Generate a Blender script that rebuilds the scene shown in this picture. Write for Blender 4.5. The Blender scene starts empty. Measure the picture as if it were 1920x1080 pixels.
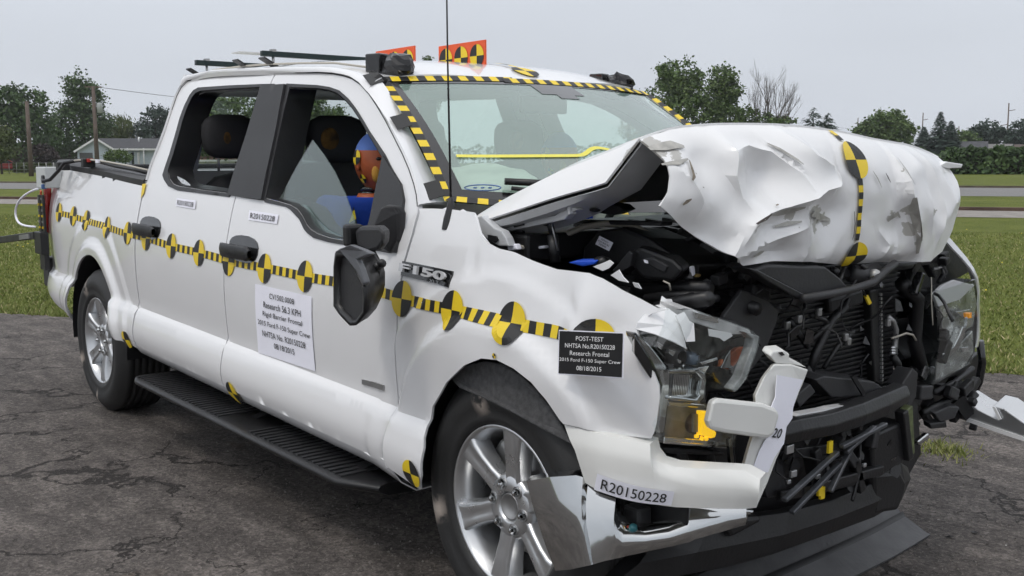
import bpy, bmesh, math, random
from mathutils import Vector, Matrix, noise
from mathutils.geometry import delaunay_2d_cdt
random.seed(7)
SC = bpy.context.scene
COL = SC.collection

# ------------------------------------------------------------------ camera
# truck frame: +X forward, +Y to the truck's far (driver) side, +Z up; rear axle near x = 0
CAM = Vector((5.932, -1.762, 1.419))
YAW, PITCH, ROLL, FOC = math.radians(140.918), math.radians(7.186), math.radians(-0.268), 1938.8
_f = Vector((math.cos(YAW)*math.cos(PITCH), math.sin(YAW)*math.cos(PITCH), -math.sin(PITCH)))
_r = Vector((math.sin(YAW), -math.cos(YAW), 0)); _u = _r.cross(_f)
RR = _r*math.cos(ROLL) + _u*math.sin(ROLL); UU = -_r*math.sin(ROLL) + _u*math.cos(ROLL)
cd = bpy.data.cameras.new("camera"); cam = bpy.data.objects.new("camera", cd); COL.objects.link(cam)
cd.sensor_fit = 'HORIZONTAL'; cd.sensor_width = 36; cd.lens = FOC/1920*36; cd.clip_start = 0.05; cd.clip_end = 6000
M = Matrix((RR, UU, -_f)).transposed().to_4x4(); M.translation = CAM
cam.matrix_world = M
SC.camera = cam

# ------------------------------------------------------------------ hazy overcast sky and a veiled sun
SUN_EL, SUN_AZ = math.radians(58), math.radians(-85)     # azimuth measured from +X towards +Y
w = bpy.data.worlds.new("World"); SC.world = w; w.use_nodes = True
nt = w.node_tree; nt.nodes.clear()
out = nt.nodes.new('ShaderNodeOutputWorld'); bg = nt.nodes.new('ShaderNodeBackground')
sky = nt.nodes.new('ShaderNodeTexSky'); sky.sky_type = 'NISHITA'; sky.sun_disc = False
sky.sun_elevation = SUN_EL; sky.sun_rotation = math.pi/2 - SUN_AZ
sky.air_density = 1.2; sky.dust_density = 6.0; sky.ozone_density = 1.0
hs = nt.nodes.new('ShaderNodeHueSaturation'); hs.inputs['Saturation'].default_value = 0.35
tc = nt.nodes.new('ShaderNodeTexCoord'); sep = nt.nodes.new('ShaderNodeSeparateXYZ')
ramp = nt.nodes.new('ShaderNodeValToRGB')                  # overcast cloud deck: zenith brighter than horizon
ramp.color_ramp.elements[0].position = 0.0; ramp.color_ramp.elements[0].color = (5.8, 6.15, 6.75, 1)
ramp.color_ramp.elements[1].position = 1.0; ramp.color_ramp.elements[1].color = (10.6, 10.8, 11.3, 1)
e = ramp.color_ramp.elements.new(0.22); e.color = (6.0, 6.4, 7.05, 1)
nz = nt.nodes.new('ShaderNodeTexNoise'); nz.inputs['Scale'].default_value = 2.2; nz.inputs['Detail'].default_value = 4
nz.inputs['Roughness'].default_value = 0.45
mp = nt.nodes.new('ShaderNodeMapping'); mp.inputs['Scale'].default_value = (1, 1, 3.5)
mr = nt.nodes.new('ShaderNodeMapRange'); mr.inputs['From Min'].default_value = 0.3; mr.inputs['From Max'].default_value = 0.7
mr.inputs['To Min'].default_value = 0.95; mr.inputs['To Max'].default_value = 1.06
mul = nt.nodes.new('ShaderNodeMix'); mul.data_type = 'RGBA'; mul.blend_type = 'MULTIPLY'; mul.inputs['Factor'].default_value = 1
mix = nt.nodes.new('ShaderNodeMix'); mix.data_type = 'RGBA'; mix.inputs['Factor'].default_value = 0.88
L = nt.links.new
L(tc.outputs['Generated'], sep.inputs[0]); L(sep.outputs['Z'], ramp.inputs[0])
L(tc.outputs['Generated'], mp.inputs[0]); L(mp.outputs[0], nz.inputs['Vector']); L(nz.outputs['Fac'], mr.inputs[0])
L(ramp.outputs[0], mul.inputs[6]); L(mr.outputs[0], mul.inputs[7])
L(sky.outputs[0], hs.inputs['Color']); L(hs.outputs[0], mix.inputs[6]); L(mul.outputs[2], mix.inputs[7])
L(mix.outputs[2], bg.inputs[0]); bg.inputs[1].default_value = 0.105; L(bg.outputs[0], out.inputs[0])
sd = bpy.data.lights.new("sun", 'SUN'); sd.energy = 0.7; sd.angle = math.radians(11); sd.color = (1, .95, .88)
so = bpy.data.objects.new("sun", sd); COL.objects.link(so); so.location = (0, -10, 20)
SUNV = Vector((math.cos(SUN_EL)*math.cos(SUN_AZ), math.cos(SUN_EL)*math.sin(SUN_AZ), math.sin(SUN_EL)))
so.rotation_euler = (-SUNV).to_track_quat('-Z', 'Y').to_euler()
SC.view_settings.view_transform = 'Standard'; SC.view_settings.look = 'None'
SC.view_settings.exposure = 0.2; SC.view_settings.gamma = 1.0; SC.view_settings.use_curve_mapping = False
SC.cycles.adaptive_threshold = .035; SC.cycles.max_bounces = 6; SC.cycles.diffuse_bounces = 3; SC.cycles.glossy_bounces = 3; SC.cycles.volume_bounces = 0; SC.cycles.transparent_max_bounces = 12

# ------------------------------------------------------------------ helpers
def ray(a, b): return _f + RR*((a-960)/FOC) + UU*((540-b)/FOC)
def uy(a, b, y): d = ray(a, b); return CAM + d*((y-CAM.y)/d.y)
def ux(a, b, x): d = ray(a, b); return CAM + d*((x-CAM.x)/d.x)
def uz(a, b, z): d = ray(a, b); return CAM + d*((z-CAM.z)/d.z)
def ground(a, dist, z=0.0):
    d = ray(a, 300); d.z = 0; d.normalize(); p = CAM + d*dist; return Vector((p.x, p.y, z))
def hgt(v, dist): return CAM.z + (295.5-v)/FOC*dist     # height of image row v at that distance
def lerp(a, b, t): return a+(b-a)*t
def sstep(t): t = max(0, min(1, t)); return t*t*(3-2*t)
def spline(pts):
    xs = [p[0] for p in pts]; ys_ = [p[1] for p in pts]; n = len(pts); m = []
    for i in range(n):
        if i == 0: m.append((ys_[1]-ys_[0])/(xs[1]-xs[0]))
        elif i == n-1: m.append((ys_[-1]-ys_[-2])/(xs[-1]-xs[-2]))
        else:
            a = (ys_[i]-ys_[i-1])/(xs[i]-xs[i-1]); b = (ys_[i+1]-ys_[i])/(xs[i+1]-xs[i])
            m.append(0 if a*b < 0 else (a+b)/2)
    def f(x):
        if x <= xs[0]: return ys_[0]+m[0]*(x-xs[0])
        if x >= xs[-1]: return ys_[-1]+m[-1]*(x-xs[-1])
        i = 0
        while x > xs[i+1]: i += 1
        h = xs[i+1]-xs[i]; t = (x-xs[i])/h
        return (2*t**3-3*t*t+1)*ys_[i]+(t**3-2*t*t+t)*h*m[i]+(-2*t**3+3*t*t)*ys_[i+1]+(t**3-t*t)*h*m[i+1]
    return f
def lin(pts):
    def f(x):
        if x <= pts[0][0]: return pts[0][1]
        for (a, b), (c, d) in zip(pts, pts[1:]):
            if x <= c: return b+(d-b)*(x-a)/(c-a)
        return pts[-1][1]
    return f

def link(o, parent=None, **kw):
    COL.objects.link(o)
    if parent: o.parent = parent
    for k, v in kw.items():
        if v is not None: o[k] = v
    return o
def thing(name, label, cat, loc=(0, 0, 0), group=None):
    o = bpy.data.objects.new(name, None); o.empty_display_size = .2; o.location = loc
    return link(o, None, label=label, category=cat, group=group)
def obj(name, V, F, mat, parent=None, smooth=False, idx=None, solid=0, bevel=0, sub=0, off=-1, **kw):
    me = bpy.data.meshes.new(name)
    po = Vector(); q = parent
    while q: po = po+q.location; q = q.parent
    me.from_pydata([Vector(v)-po for v in V], [], F); me.update()
    mats = mat if isinstance(mat, (list, tuple)) else [mat]
    for m in mats: me.materials.append(m)
    if idx: me.polygons.foreach_set('material_index', idx)
    if smooth: me.polygons.foreach_set('use_smooth', [True]*len(me.polygons))
    o = bpy.data.objects.new(name, me); link(o, parent, **kw)
    if solid:
        md = o.modifiers.new('solid', 'SOLIDIFY'); md.thickness = solid; md.offset = off
        if smooth:
            md = o.modifiers.new('split', 'EDGE_SPLIT'); md.split_angle = .7
    if bevel:
        md = o.modifiers.new('bevel', 'BEVEL'); md.width = bevel; md.segments = 2; md.limit_method = 'ANGLE'; md.angle_limit = .6
    if sub:
        md = o.modifiers.new('sub', 'SUBSURF'); md.levels = sub; md.render_levels = sub
    return o
class MB:
    """collects simple shapes into one mesh"""
    def __init__(s): s.V = []; s.F = []; s.I = []
    def add(s, V, F, i=0):
        b = len(s.V); s.V += [Vector(v) for v in V]; s.F += [tuple(b+k for k in f) for f in F]; s.I += [i]*len(F); return s
    def box(s, c, d, rot=None, i=0):
        x, y, z = d[0]/2, d[1]/2, d[2]/2
        P = [Vector((a, b, e)) for a in (-x, x) for b in (-y, y) for e in (-z, z)]
        if rot is not None: P = [rot @ p for p in P]
        return s.add([Vector(c)+p for p in P], [(0, 1, 3, 2), (4, 6, 7, 5), (0, 4, 5, 1), (2, 3, 7, 6), (0, 2, 6, 4), (1, 5, 7, 3)], i)
    def bar(s, a, b, w_, h_, i=0, up=Vector((0, 0, 1))):
        a = Vector(a); b = Vector(b); d = (b-a).normalized()
        if abs(d.dot(up)) > .98: up = Vector((1, 0, 0))
        r = d.cross(up).normalized(); u = r.cross(d)
        P = [p+r*sx*w_/2+u*sy*h_/2 for p in (a, b) for sx, sy in ((-1, -1), (1, -1), (1, 1), (-1, 1))]
        return s.add(P, [(0, 1, 2, 3), (7, 6, 5, 4), (0, 4, 5, 1), (1, 5, 6, 2), (2, 6, 7, 3), (3, 7, 4, 0)], i)
    def tube(s, pts, r, n=8, i=0, caps=True):
        pts = [Vector(p) for p in pts]; m = len(pts); V = []; F = []
        rr = r if isinstance(r, (list, tuple)) else [r]*m
        up = None
        for k, p in enumerate(pts):
            d = (pts[min(k+1, m-1)]-pts[max(k-1, 0)]).normalized()
            if up is None: up = Vector((0, 0, 1)) if abs(d.z) < .9 else Vector((1, 0, 0))
            a = d.cross(up)
            if a.length < 1e-4: a = d.cross(Vector((0, 1, 0.3)))
            a.normalize(); up = a.cross(d).normalized()
            for j in range(n):
                t = 2*math.pi*j/n; V.append(p+(a*math.cos(t)+up*math.sin(t))*rr[k])
        for k in range(m-1):
            for j in range(n):
                F.append((k*n+j, k*n+(j+1) % n, (k+1)*n+(j+1) % n, (k+1)*n+j))
        if caps: F += [tuple(range(n))[::-1], tuple((m-1)*n+j for j in range(n))]
        return s.add(V, F, i)
    def lathe(s, prof, c, axis='y', n=48, i=0, close=False):
        """prof: (radius, axial)"""
        V = []; F = []; m = len(prof)
        for k in range(n):
            t = 2*math.pi*k/n; ct, st = math.cos(t), math.sin(t)
            for r, a in prof:
                V.append(Vector(c)+(Vector((r*ct, a, r*st)) if axis == 'y' else Vector((r*ct, r*st, a)) if axis == 'z' else Vector((a, r*ct, r*st))))
        for k in range(n):
            k2 = (k+1) % n
            for j in range(m if close else m-1):
                j2 = (j+1) % m
                F.append((k*m+j, k*m+j2, k2*m+j2, k2*m+j))
        return s.add(V, F, i)
    def ball(s, c, r, n=12, i=0, rot=None):
        r = r if isinstance(r, (tuple, list)) else (r, r, r); V = []; F = []
        for a in range(n+1):
            ph = math.pi*a/n
            for b in range(2*n):
                th = math.pi*b/n
                v = Vector((r[0]*math.sin(ph)*math.cos(th), r[1]*math.sin(ph)*math.sin(th), r[2]*math.cos(ph)))
                V.append(Vector(c)+(rot @ v if rot else v))
        for a in range(n):
            for b in range(2*n):
                b2 = (b+1) % (2*n); F.append((a*2*n+b, (a+1)*2*n+b, (a+1)*2*n+b2, a*2*n+b2))
        return s.add(V, F, i)
    def prism(s, poly, dv, i=0):
        """polygon of 3-D points extruded along dv"""
        n = len(poly); dv = Vector(dv); P = [Vector(p) for p in poly]
        F = [tuple(range(n))[::-1], tuple(range(n, 2*n))]+[(k, (k+1) % n, n+(k+1) % n, n+k) for k in range(n)]
        return s.add(P+[p+dv for p in P], F, i)
    def loft(s, rows, i=0, closed=False):
        m = len(rows[0]); V = [p for r in rows for p in r]; F = []
        for a in range(len(rows)-1):
            for b in range(m if closed else m-1):
                b2 = (b+1) % m; F.append((a*m+b, a*m+b2, (a+1)*m+b2, (a+1)*m+b))
        return s.add(V, F, i)
    def build(s, name, mat, parent=None, smooth=False, **kw):
        return obj(name, s.V, s.F, mat, parent, smooth, s.I if isinstance(mat, (list, tuple)) else None, **kw)

def inside(p, poly):
    c = False; n = len(poly); x, y = p; j = n-1
    for i in range(n):
        xi, yi = poly[i]; xj, yj = poly[j]
        if (yi > y) != (yj > y) and x < (xj-xi)*(y-yi)/(yj-yi)+xi: c = not c
        j = i
    return c
def densify(poly, step):
    o = []
    for i in range(len(poly)):
        a = poly[i]; b = poly[(i+1) % len(poly)]; n = max(1, int(math.hypot(b[0]-a[0], b[1]-a[1])/step))
        for k in range(n): o.append((lerp(a[0], b[0], k/n), lerp(a[1], b[1], k/n)))
    return o
def smooth_loop(poly, it=1, closed=True):
    for _ in range(it):
        o = []; n = len(poly)
        for i in range(n if closed else n-1):
            a = poly[i]; b = poly[(i+1) % n]
            o += [(a[0]*.75+b[0]*.25, a[1]*.75+b[1]*.25), (a[0]*.25+b[0]*.75, a[1]*.25+b[1]*.75)]
        poly = o
    return poly
def cdt(outline, holes, step, lines=()):
    loops = [densify(outline, step)]+[densify(h, step) for h in holes]
    V = []; E = []
    for lp in loops:
        b = len(V); V += [Vector(p) for p in lp]; E += [(b+i, b+(i+1) % len(lp)) for i in range(len(lp))]
    for ln_ in lines:            # fold lines kept as mesh edges
        b = len(V)
        for i in range(len(ln_)-1):
            a_, c_ = ln_[i], ln_[i+1]; n = max(1, int(math.hypot(c_[0]-a_[0], c_[1]-a_[1])/step))
            for k in range(n): V.append(Vector((lerp(a_[0], c_[0], k/n), lerp(a_[1], c_[1], k/n))))
        V.append(Vector(ln_[-1])); E += [(i, i+1) for i in range(b, len(V)-1)]
    x0 = min(p[0] for p in outline); x1 = max(p[0] for p in outline); z0 = min(p[1] for p in outline); z1 = max(p[1] for p in outline)
    cell = {}
    for v in V: cell.setdefault((int(v.x//step), int(v.y//step)), []).append(v)
    i = 0
    z = z0+step/2; row = 0
    while z < z1:
        x = x0+step/2+(row % 2)*step/2
        while x < x1:
            if inside((x, z), outline) and not any(inside((x, z), h) for h in holes):
                cx, cz = int(x//step), int(z//step)
                if all((v.x-x)**2+(v.y-z)**2 > (step*.55)**2 for a in (-1, 0, 1) for b in (-1, 0, 1) for v in cell.get((cx+a, cz+b), ())):
                    V.append(Vector((x, z)))
            x += step
        z += step*.87; row += 1
    vs, es, fs, _, _, _ = delaunay_2d_cdt(V, E, [], 0, 1e-6)
    F = []
    for f in fs:
        c = (sum(vs[k].x for k in f)/len(f), sum(vs[k].y for k in f)/len(f))
        if inside(c, outline) and not any(inside(c, h) for h in holes): F.append(tuple(f))
    return vs, F
def panel(name, outline, fn, mat, parent, holes=(), step=.05, solid=.012, off=-1, flip=False, lines=(), **kw):
    vs, F = cdt(outline, holes, step, lines)
    V = [fn(v.x, v.y) for v in vs]
    if flip: F = [f[::-1] for f in F]
    return obj(name, V, F, mat, parent, True, solid=solid, off=off, **kw)
def far_y(v):
    v.co.y = -v.co.y-(.085*sstep((v.co.z-1.15)/.45) if v.co.x > -1.0 else 0)
def mirror_copy(o, name=None, parent=None, mat=None, fn=None):
    """same part on the truck's far side"""
    me = o.data.copy(); 
    for v in me.vertices: (fn or far_y)(v)
    me.flip_normals()
    c = bpy.data.objects.new(name or o.name.split('.')[0], me); link(c, parent or o.parent)
    if mat: me.materials.clear(); me.materials.append(mat)
    for md in o.modifiers:
        m2 = c.modifiers.new(md.name, md.type)
        if md.type == 'SOLIDIFY': m2.thickness = md.thickness; m2.offset = md.offset
        if md.type == 'EDGE_SPLIT': m2.split_angle = md.split_angle
        if md.type == 'BEVEL': m2.width = md.width; m2.segments = md.segments; m2.limit_method = 'ANGLE'
        if md.type == 'SUBSURF': m2.levels = md.levels; m2.render_levels = md.render_levels
    return c

# ------------------------------------------------------------------ materials
def mat(name, col, rough=.5, metal=0, coat=0, var=0, vscale=8, bump=0, bscale=40, spec=None, emit=None, dirt=None):
    m = bpy.data.materials.new(name); m.use_nodes = True; n = m.node_tree; b = n.nodes['Principled BSDF']
    c4 = (*col, 1)
    b.inputs['Base Color'].default_value = c4; b.inputs['Roughness'].default_value = rough; b.inputs['Metallic'].default_value = metal
    b.inputs['Coat Weight'].default_value = coat; b.inputs['Coat Roughness'].default_value = .04
    if spec is not None: b.inputs['Specular IOR Level'].default_value = spec
    if emit: b.inputs['Emission Color'].default_value = (*emit[:3], 1); b.inputs['Emission Strength'].default_value = emit[3]
    t = None
    if var or bump or dirt:
        t = n.nodes.new('ShaderNodeTexCoord')
    if var:
        nz = n.nodes.new('ShaderNodeTexNoise'); nz.inputs['Scale'].default_value = vscale; nz.inputs['Detail'].default_value = 5
        r = n.nodes.new('ShaderNodeMapRange'); r.inputs['From Min'].default_value = .3; r.inputs['From Max'].default_value = .7
        r.inputs['To Min'].default_value = 1-var; r.inputs['To Max'].default_value = 1+var
        mx = n.nodes.new('ShaderNodeMix'); mx.data_type = 'RGBA'; mx.blend_type = 'MULTIPLY'; mx.inputs['Factor'].default_value = 1
        mx.inputs[6].default_value = c4
        n.links.new(t.outputs['Object'], nz.inputs['Vector']); n.links.new(nz.outputs['Fac'], r.inputs[0]); n.links.new(r.outputs[0], mx.inputs[7])
        n.links.new(mx.outputs[2], b.inputs['Base Color'])
        rr = n.nodes.new('ShaderNodeMapRange'); rr.inputs['To Min'].default_value = max(0, rough-.12); rr.inputs['To Max'].default_value = min(1, rough+.12)
        n.links.new(nz.outputs['Fac'], rr.inputs[0]); n.links.new(rr.outputs[0], b.inputs['Roughness'])
    if dirt:   # (colour, threshold, scale): blotchy worn marks
        nz = n.nodes.new('ShaderNodeTexNoise'); nz.inputs['Scale'].default_value = dirt[2]; nz.inputs['Detail'].default_value = 8; nz.inputs['Roughness'].default_value = .65
        r = n.nodes.new('ShaderNodeMapRange'); r.inputs['From Min'].default_value = dirt[1]; r.inputs['From Max'].default_value = dirt[1]+.12
        mx = n.nodes.new('ShaderNodeMix'); mx.data_type = 'RGBA'; mx.inputs[7].default_value = (*dirt[0], 1)
        src = b.inputs['Base Color'].links[0].from_socket if b.inputs['Base Color'].links else None
        if src: n.links.new(src, mx.inputs[6])
        else: mx.inputs[6].default_value = c4
        n.links.new(t.outputs['Object'], nz.inputs['Vector']); n.links.new(nz.outputs['Fac'], r.inputs[0]); n.links.new(r.outputs[0], mx.inputs[0])
        n.links.new(mx.outputs[2], b.inputs['Base Color'])
    if bump:
        nz = n.nodes.new('ShaderNodeTexNoise'); nz.inputs['Scale'].default_value = bscale; nz.inputs['Detail'].default_value = 6
        bp = n.nodes.new('ShaderNodeBump'); bp.inputs['Strength'].default_value = bump; bp.inputs['Distance'].default_value = .01
        n.links.new(t.outputs['Object'], nz.inputs['Vector']); n.links.new(nz.outputs['Fac'], bp.inputs['Height']); n.links.new(bp.outputs[0], b.inputs['Normal'])
    return m
WHITE = mat('white_paint', (.80, .80, .805), .34, 0, 1.0, var=.012, vscale=3)
def scraped():
    """white paint with chips and scrapes down to grey metal and rub marks"""
    m = mat('scraped_white_paint', (.80, .80, .80), .34, 0, .5); n = m.node_tree; b = n.nodes['Principled BSDF']; L = n.links.new
    t = n.nodes.new('ShaderNodeTexCoord')
    vo = n.nodes.new('ShaderNodeTexNoise'); vo.inputs['Scale'].default_value = 13; vo.inputs['Detail'].default_value = 9; vo.inputs['Roughness'].default_value = .62
    ma = n.nodes.new('ShaderNodeMapping'); ma.inputs['Scale'].default_value = (1, .8, 1.3)
    att = n.nodes.new('ShaderNodeAttribute'); att.attribute_name = 'scrape'
    ad = n.nodes.new('ShaderNodeMath'); ad.operation = 'MULTIPLY_ADD'; ad.inputs[1].default_value = .34
    r = n.nodes.new('ShaderNodeMapRange'); r.inputs['From Min'].default_value = .72; r.inputs['From Max'].default_value = .735
    mx = n.nodes.new('ShaderNodeMix'); mx.data_type = 'RGBA'; mx.inputs[6].default_value = (.8, .8, .8, 1); mx.inputs[7].default_value = (.43, .42, .39, 1)
    L(t.outputs['Object'], ma.inputs[0]); L(ma.outputs[0], vo.inputs['Vector'])
    L(att.outputs['Fac'], ad.inputs[0]); L(vo.outputs['Fac'], ad.inputs[2]); L(ad.outputs[0], r.inputs[0]); L(r.outputs[0], mx.inputs[0]); L(mx.outputs[2], b.inputs['Base Color'])
    return m
SCRAPED = scraped()
PRIMER = mat('grey_primer', (.52, .53, .54), .45, var=.08)
BLACK = mat('black_plastic', (.011, .011, .012), .42, var=.2, bump=.1, bscale=90)
DARK = mat('dark_grey_plastic', (.026, .026, .028), .5, var=.2, bump=.08, bscale=120)
GLOSSBLACK = mat('gloss_black', (.012, .012, .013), .12, coat=.5)
RUBBER = mat('black_rubber', (.016, .016, .016), .62, var=.15, bump=.12, bscale=70)
CHROME = mat('chrome', (.56, .57, .57), .05, 1, var=.04, vscale=4)
ALLOY = mat('silver_alloy', (.58, .59, .6), .3, .85, coat=.3, var=.05, vscale=10)
STEEL = mat('dull_steel', (.36, .36, .36), .42, .8, var=.15, vscale=14)
ALUMIN = mat('cast_aluminium', (.45, .45, .44), .5, .7, var=.2, vscale=18, bump=.2)
YELLOW = mat('tape_yellow', (.80, .58, .02), .45, var=.04)
TBLACK = mat('tape_black', (.016, .016, .016), .5)
PAPER = mat('white_paper', (.90, .90, .98), .6, var=.02, bump=.03, bscale=12)
INK = mat('black_ink', (.015, .015, .015), .7)
WINK = mat('white_ink', (.85, .85, .85), .7)
ORANGE = mat('orange_board', (.75, .10, .025), .55, var=.05)
BLUE = mat('blue_plastic', (.02, .09, .6), .4)
FABRIC = mat('seat_fabric', (.022, .022, .024), .9, var=.2, bump=.3, bscale=200)
AIRBAG = mat('airbag_cloth', (.72, .70, .64), .85, bump=.35, bscale=9)
DUMMY = mat('dummy_vinyl', (.42, .095, .03), .5, var=.12, vscale=12, dirt=((.6, .28, .05), .62, 7))
DUMMYBLUE = mat('dummy_blue_chalk', (.10, .19, .52), .75, var=.1)
SHIRT = mat('dummy_blue_shirt', (.012, .06, .42), .85, bump=.35, bscale=14)
SHROUD = mat('grey_felt', (.075, .075, .077), .95, var=.3, vscale=60, bump=.3, bscale=160)
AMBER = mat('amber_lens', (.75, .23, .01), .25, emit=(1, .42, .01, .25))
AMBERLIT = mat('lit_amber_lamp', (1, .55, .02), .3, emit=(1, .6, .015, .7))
REDLENS = mat('red_lens', (.35, .012, .01), .15, coat=.5)
SILVER = mat('silver_tape', (.55, .56, .57), .3, .5, var=.1)
HOSE = mat('beige_hose', (.45, .42, .36), .5)
FINS = mat('black_fins', (.02, .02, .021), .5, var=.1)
def glass(name, tint, haze=0., refl=1.0, dust_sheen=(.6, .68, .66), f0=.07):
    m = bpy.data.materials.new(name); m.use_nodes = True; n = m.node_tree; n.nodes.clear(); L = n.links.new
    o = n.nodes.new('ShaderNodeOutputMaterial'); tr = n.nodes.new('ShaderNodeBsdfTransparent'); tr.inputs[0].default_value = (*tint, 1)
    gl = n.nodes.new('ShaderNodeBsdfGlossy'); gl.inputs['Roughness'].default_value = .03; gl.inputs[0].default_value = (refl, refl, refl, 1)
    df = n.nodes.new('ShaderNodeBsdfDiffuse'); df.inputs[0].default_value = (*dust_sheen, 1)
    lw = n.nodes.new('ShaderNodeLayerWeight'); lw.inputs[0].default_value = .5      # Schlick's law, the same from both faces
    pw = n.nodes.new('ShaderNodeMath'); pw.operation = 'POWER'; pw.inputs[1].default_value = 5; L(lw.outputs['Facing'], pw.inputs[0])
    fr = n.nodes.new('ShaderNodeMath'); fr.operation = 'MULTIPLY_ADD'; fr.inputs[1].default_value = 1-f0; fr.inputs[2].default_value = f0; L(pw.outputs[0], fr.inputs[0])
    m1 = n.nodes.new('ShaderNodeMixShader'); m2 = n.nodes.new('ShaderNodeMixShader'); m1.inputs[0].default_value = haze
    L(tr.outputs[0], m1.inputs[1]); L(df.outputs[0], m1.inputs[2]); L(fr.outputs[0], m2.inputs[0]); L(m1.outputs[0], m2.inputs[1]); L(gl.outputs[0], m2.inputs[2]); L(m2.outputs[0], o.inputs[0])
    return m
GLASS = glass('window_glass', (.80, .86, .83), .02)
WSGLASS = glass('windshield_glass', (.74, .87, .81), .33, f0=.12, dust_sheen=(.48, .66, .58))  # pale green diffuse share stands in for reflected sky, besides some dust
SHARD = glass('broken_pane_glass', (.72, .82, .80), .07)
LENS = glass('clear_lens', (.92, .94, .94), .012)
YC = 1.015
# ------------------------------------------------------------------ pickup truck
TRUCK = thing('pickup_truck', 'crashed white four-door pickup truck with crumpled hood and yellow-black target tape', 'truck', (1.8, YC, 0))
_prof = spline([(.30, .15), (.36, .095), (.42, .052), (.465, .020), (.51, .002), (.56, -.004), (.61, .004), (.655, .015), (.660, .017), (.678, .036), (.684, .038), (.72, .036), (.80, .030), (.90, .027), (1.0, .031),
                (1.08, .042), (1.155, .058), (1.25, .082), (1.32, .105), (1.40, .132), (1.55, .19), (1.71, .25), (1.80, .29), (1.84, .33), (1.88, .42)])
FW = Vector((3.655, 0, .405)); RW = Vector((-.03, 0, .40))
def ys(x, z):
    zb = z+.028*(x-.72)
    y = _prof(zb)
    if x < .7: y += .05*sstep((.7-x)/.9)
    if x < -.75: y += .05*((-.75-x)/.4)**2
    if x > 3.15 and zb > .75:      # front fender is fuller than the doors and rounds over at its top
        k = sstep((x-3.15)/.5); y -= k*.02*sstep((zb-.75)/.2)
    for c in (FW, RW):
        r = math.hypot(x-c.x, (z-c.z-.02))
        if r < .75 and zb > .38:
            y -= .009*sstep((.68-r)/.022)+.024*sstep((.56-r)/.045)
    if x > 3.5: y += dents(x, z)
    return y
DENTS = [(3.62, 1.05, .09, .05, .006), (3.80, 1.10, .10, .06, -.007), (3.92, 1.02, .05, .10, .012), (4.02, 1.02, .04, .08, -.02), (4.10, .98, .06, .05, .022), (3.74, .93, .06, .04, -.008), (3.45, 1.12, .10, .05, .008), (4.12, .88, .05, .10, -.012)]
def dents(x, z):
    d = 0
    for cx, cz, sx, sz, a in DENTS: d += a*math.exp(-((x-cx)/sx)**2-((z-cz)/sz)**2)
    n = noise.noise(Vector((x*6, 0, z*7)))
    return .8*d+.003*n*sstep((x-3.6)/.4)+max(0, x-3.98)**2*.9
def S(u, v):
    """where the sight line of an image point meets the truck's side"""
    d = ray(u, v); t = 2.0; prev = None
    while t < 11:
        p = CAM+d*t; g = p.y-ys(p.x, p.z)
        if g > 0:
            a, b = t-.02, t
            for _ in range(18):
                m = (a+b)/2; p = CAM+d*m
                if p.y-ys(p.x, p.z) > 0: b = m
                else: a = m
            p = CAM+d*b; return (p.x, p.z)
        t += .02
    p = CAM+d*7.6; return (p.x, p.z)
def SP(px): return [S(*p) for p in px]
def side(off=0.0): return lambda x, z: Vector((x, ys(x, z)-off, z))
def spx(u, v, off=0.0): x, z = S(u, v); return Vector((x, ys(x, z)-off, z))

gap = [(275, 346), (263, 375), (253, 407), (250, 442), (252, 495), (255, 549), (257, 584), (261, 620), (266, 642), (266, 652)]
G = SP(gap)
GX = .735
def gx(z): return GX+.0*z
gap_z = [z for x, z in G]; zt, zb_ = G[0][1], G[-1][1]
# ---- bed side
arch_r = SP([(230, 629), (213, 553), (204, 522), (191, 487), (178, 464), (164, 453), (151, 451), (140, 460), (132, 478), (128, 500), (128, 531), (131.5, 562)])
bed_out = [(-1.13, 1.40), (-.6, 1.385), (0, 1.355), (.4, 1.33), (GX-.010, 1.312)]+[(GX-.010, z) for z in (1.2, 1.05, .9, .7, .62, .55, .49)]+[(GX-.014, .47), (.60, .475)]
arc = [(RW.x+.47*math.cos(t)*(1.0), RW.z+.02+.47*math.sin(t)) for t in [math.radians(a) for a in range(8, 174, 6)]]
bed_out += arc+[(-.53, .46), (-.62, .47), (-.85, .52), (-1.05, .60), (-1.10, .72), (-1.13, .95), (-1.14, 1.2)]
BED = panel('bed_side', bed_out, side(), WHITE, TRUCK, step=.024)
mirror_copy(BED)
# wheel-house liners
for sgn, c in ((0, RW), (0, FW)):
    mb = MB(); n = 24; rows = []
    R0 = .475 if c is RW else .47
    for y in (.06, .30, .46):
        rows.append([Vector((c.x+(R0-.004)*math.cos(math.pi*k/n), y, c.z+.02+(R0-.004)*math.sin(math.pi*k/n))) for k in range(-1 if c is RW else 5, n+2)])
    mb.loft(rows); mb.add(rows[-1], [tuple(range(len(rows[-1])))])
    lin_ = mb.build('wheel_liner', BLACK, TRUCK, True)
    mirror_copy(lin_)
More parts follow.
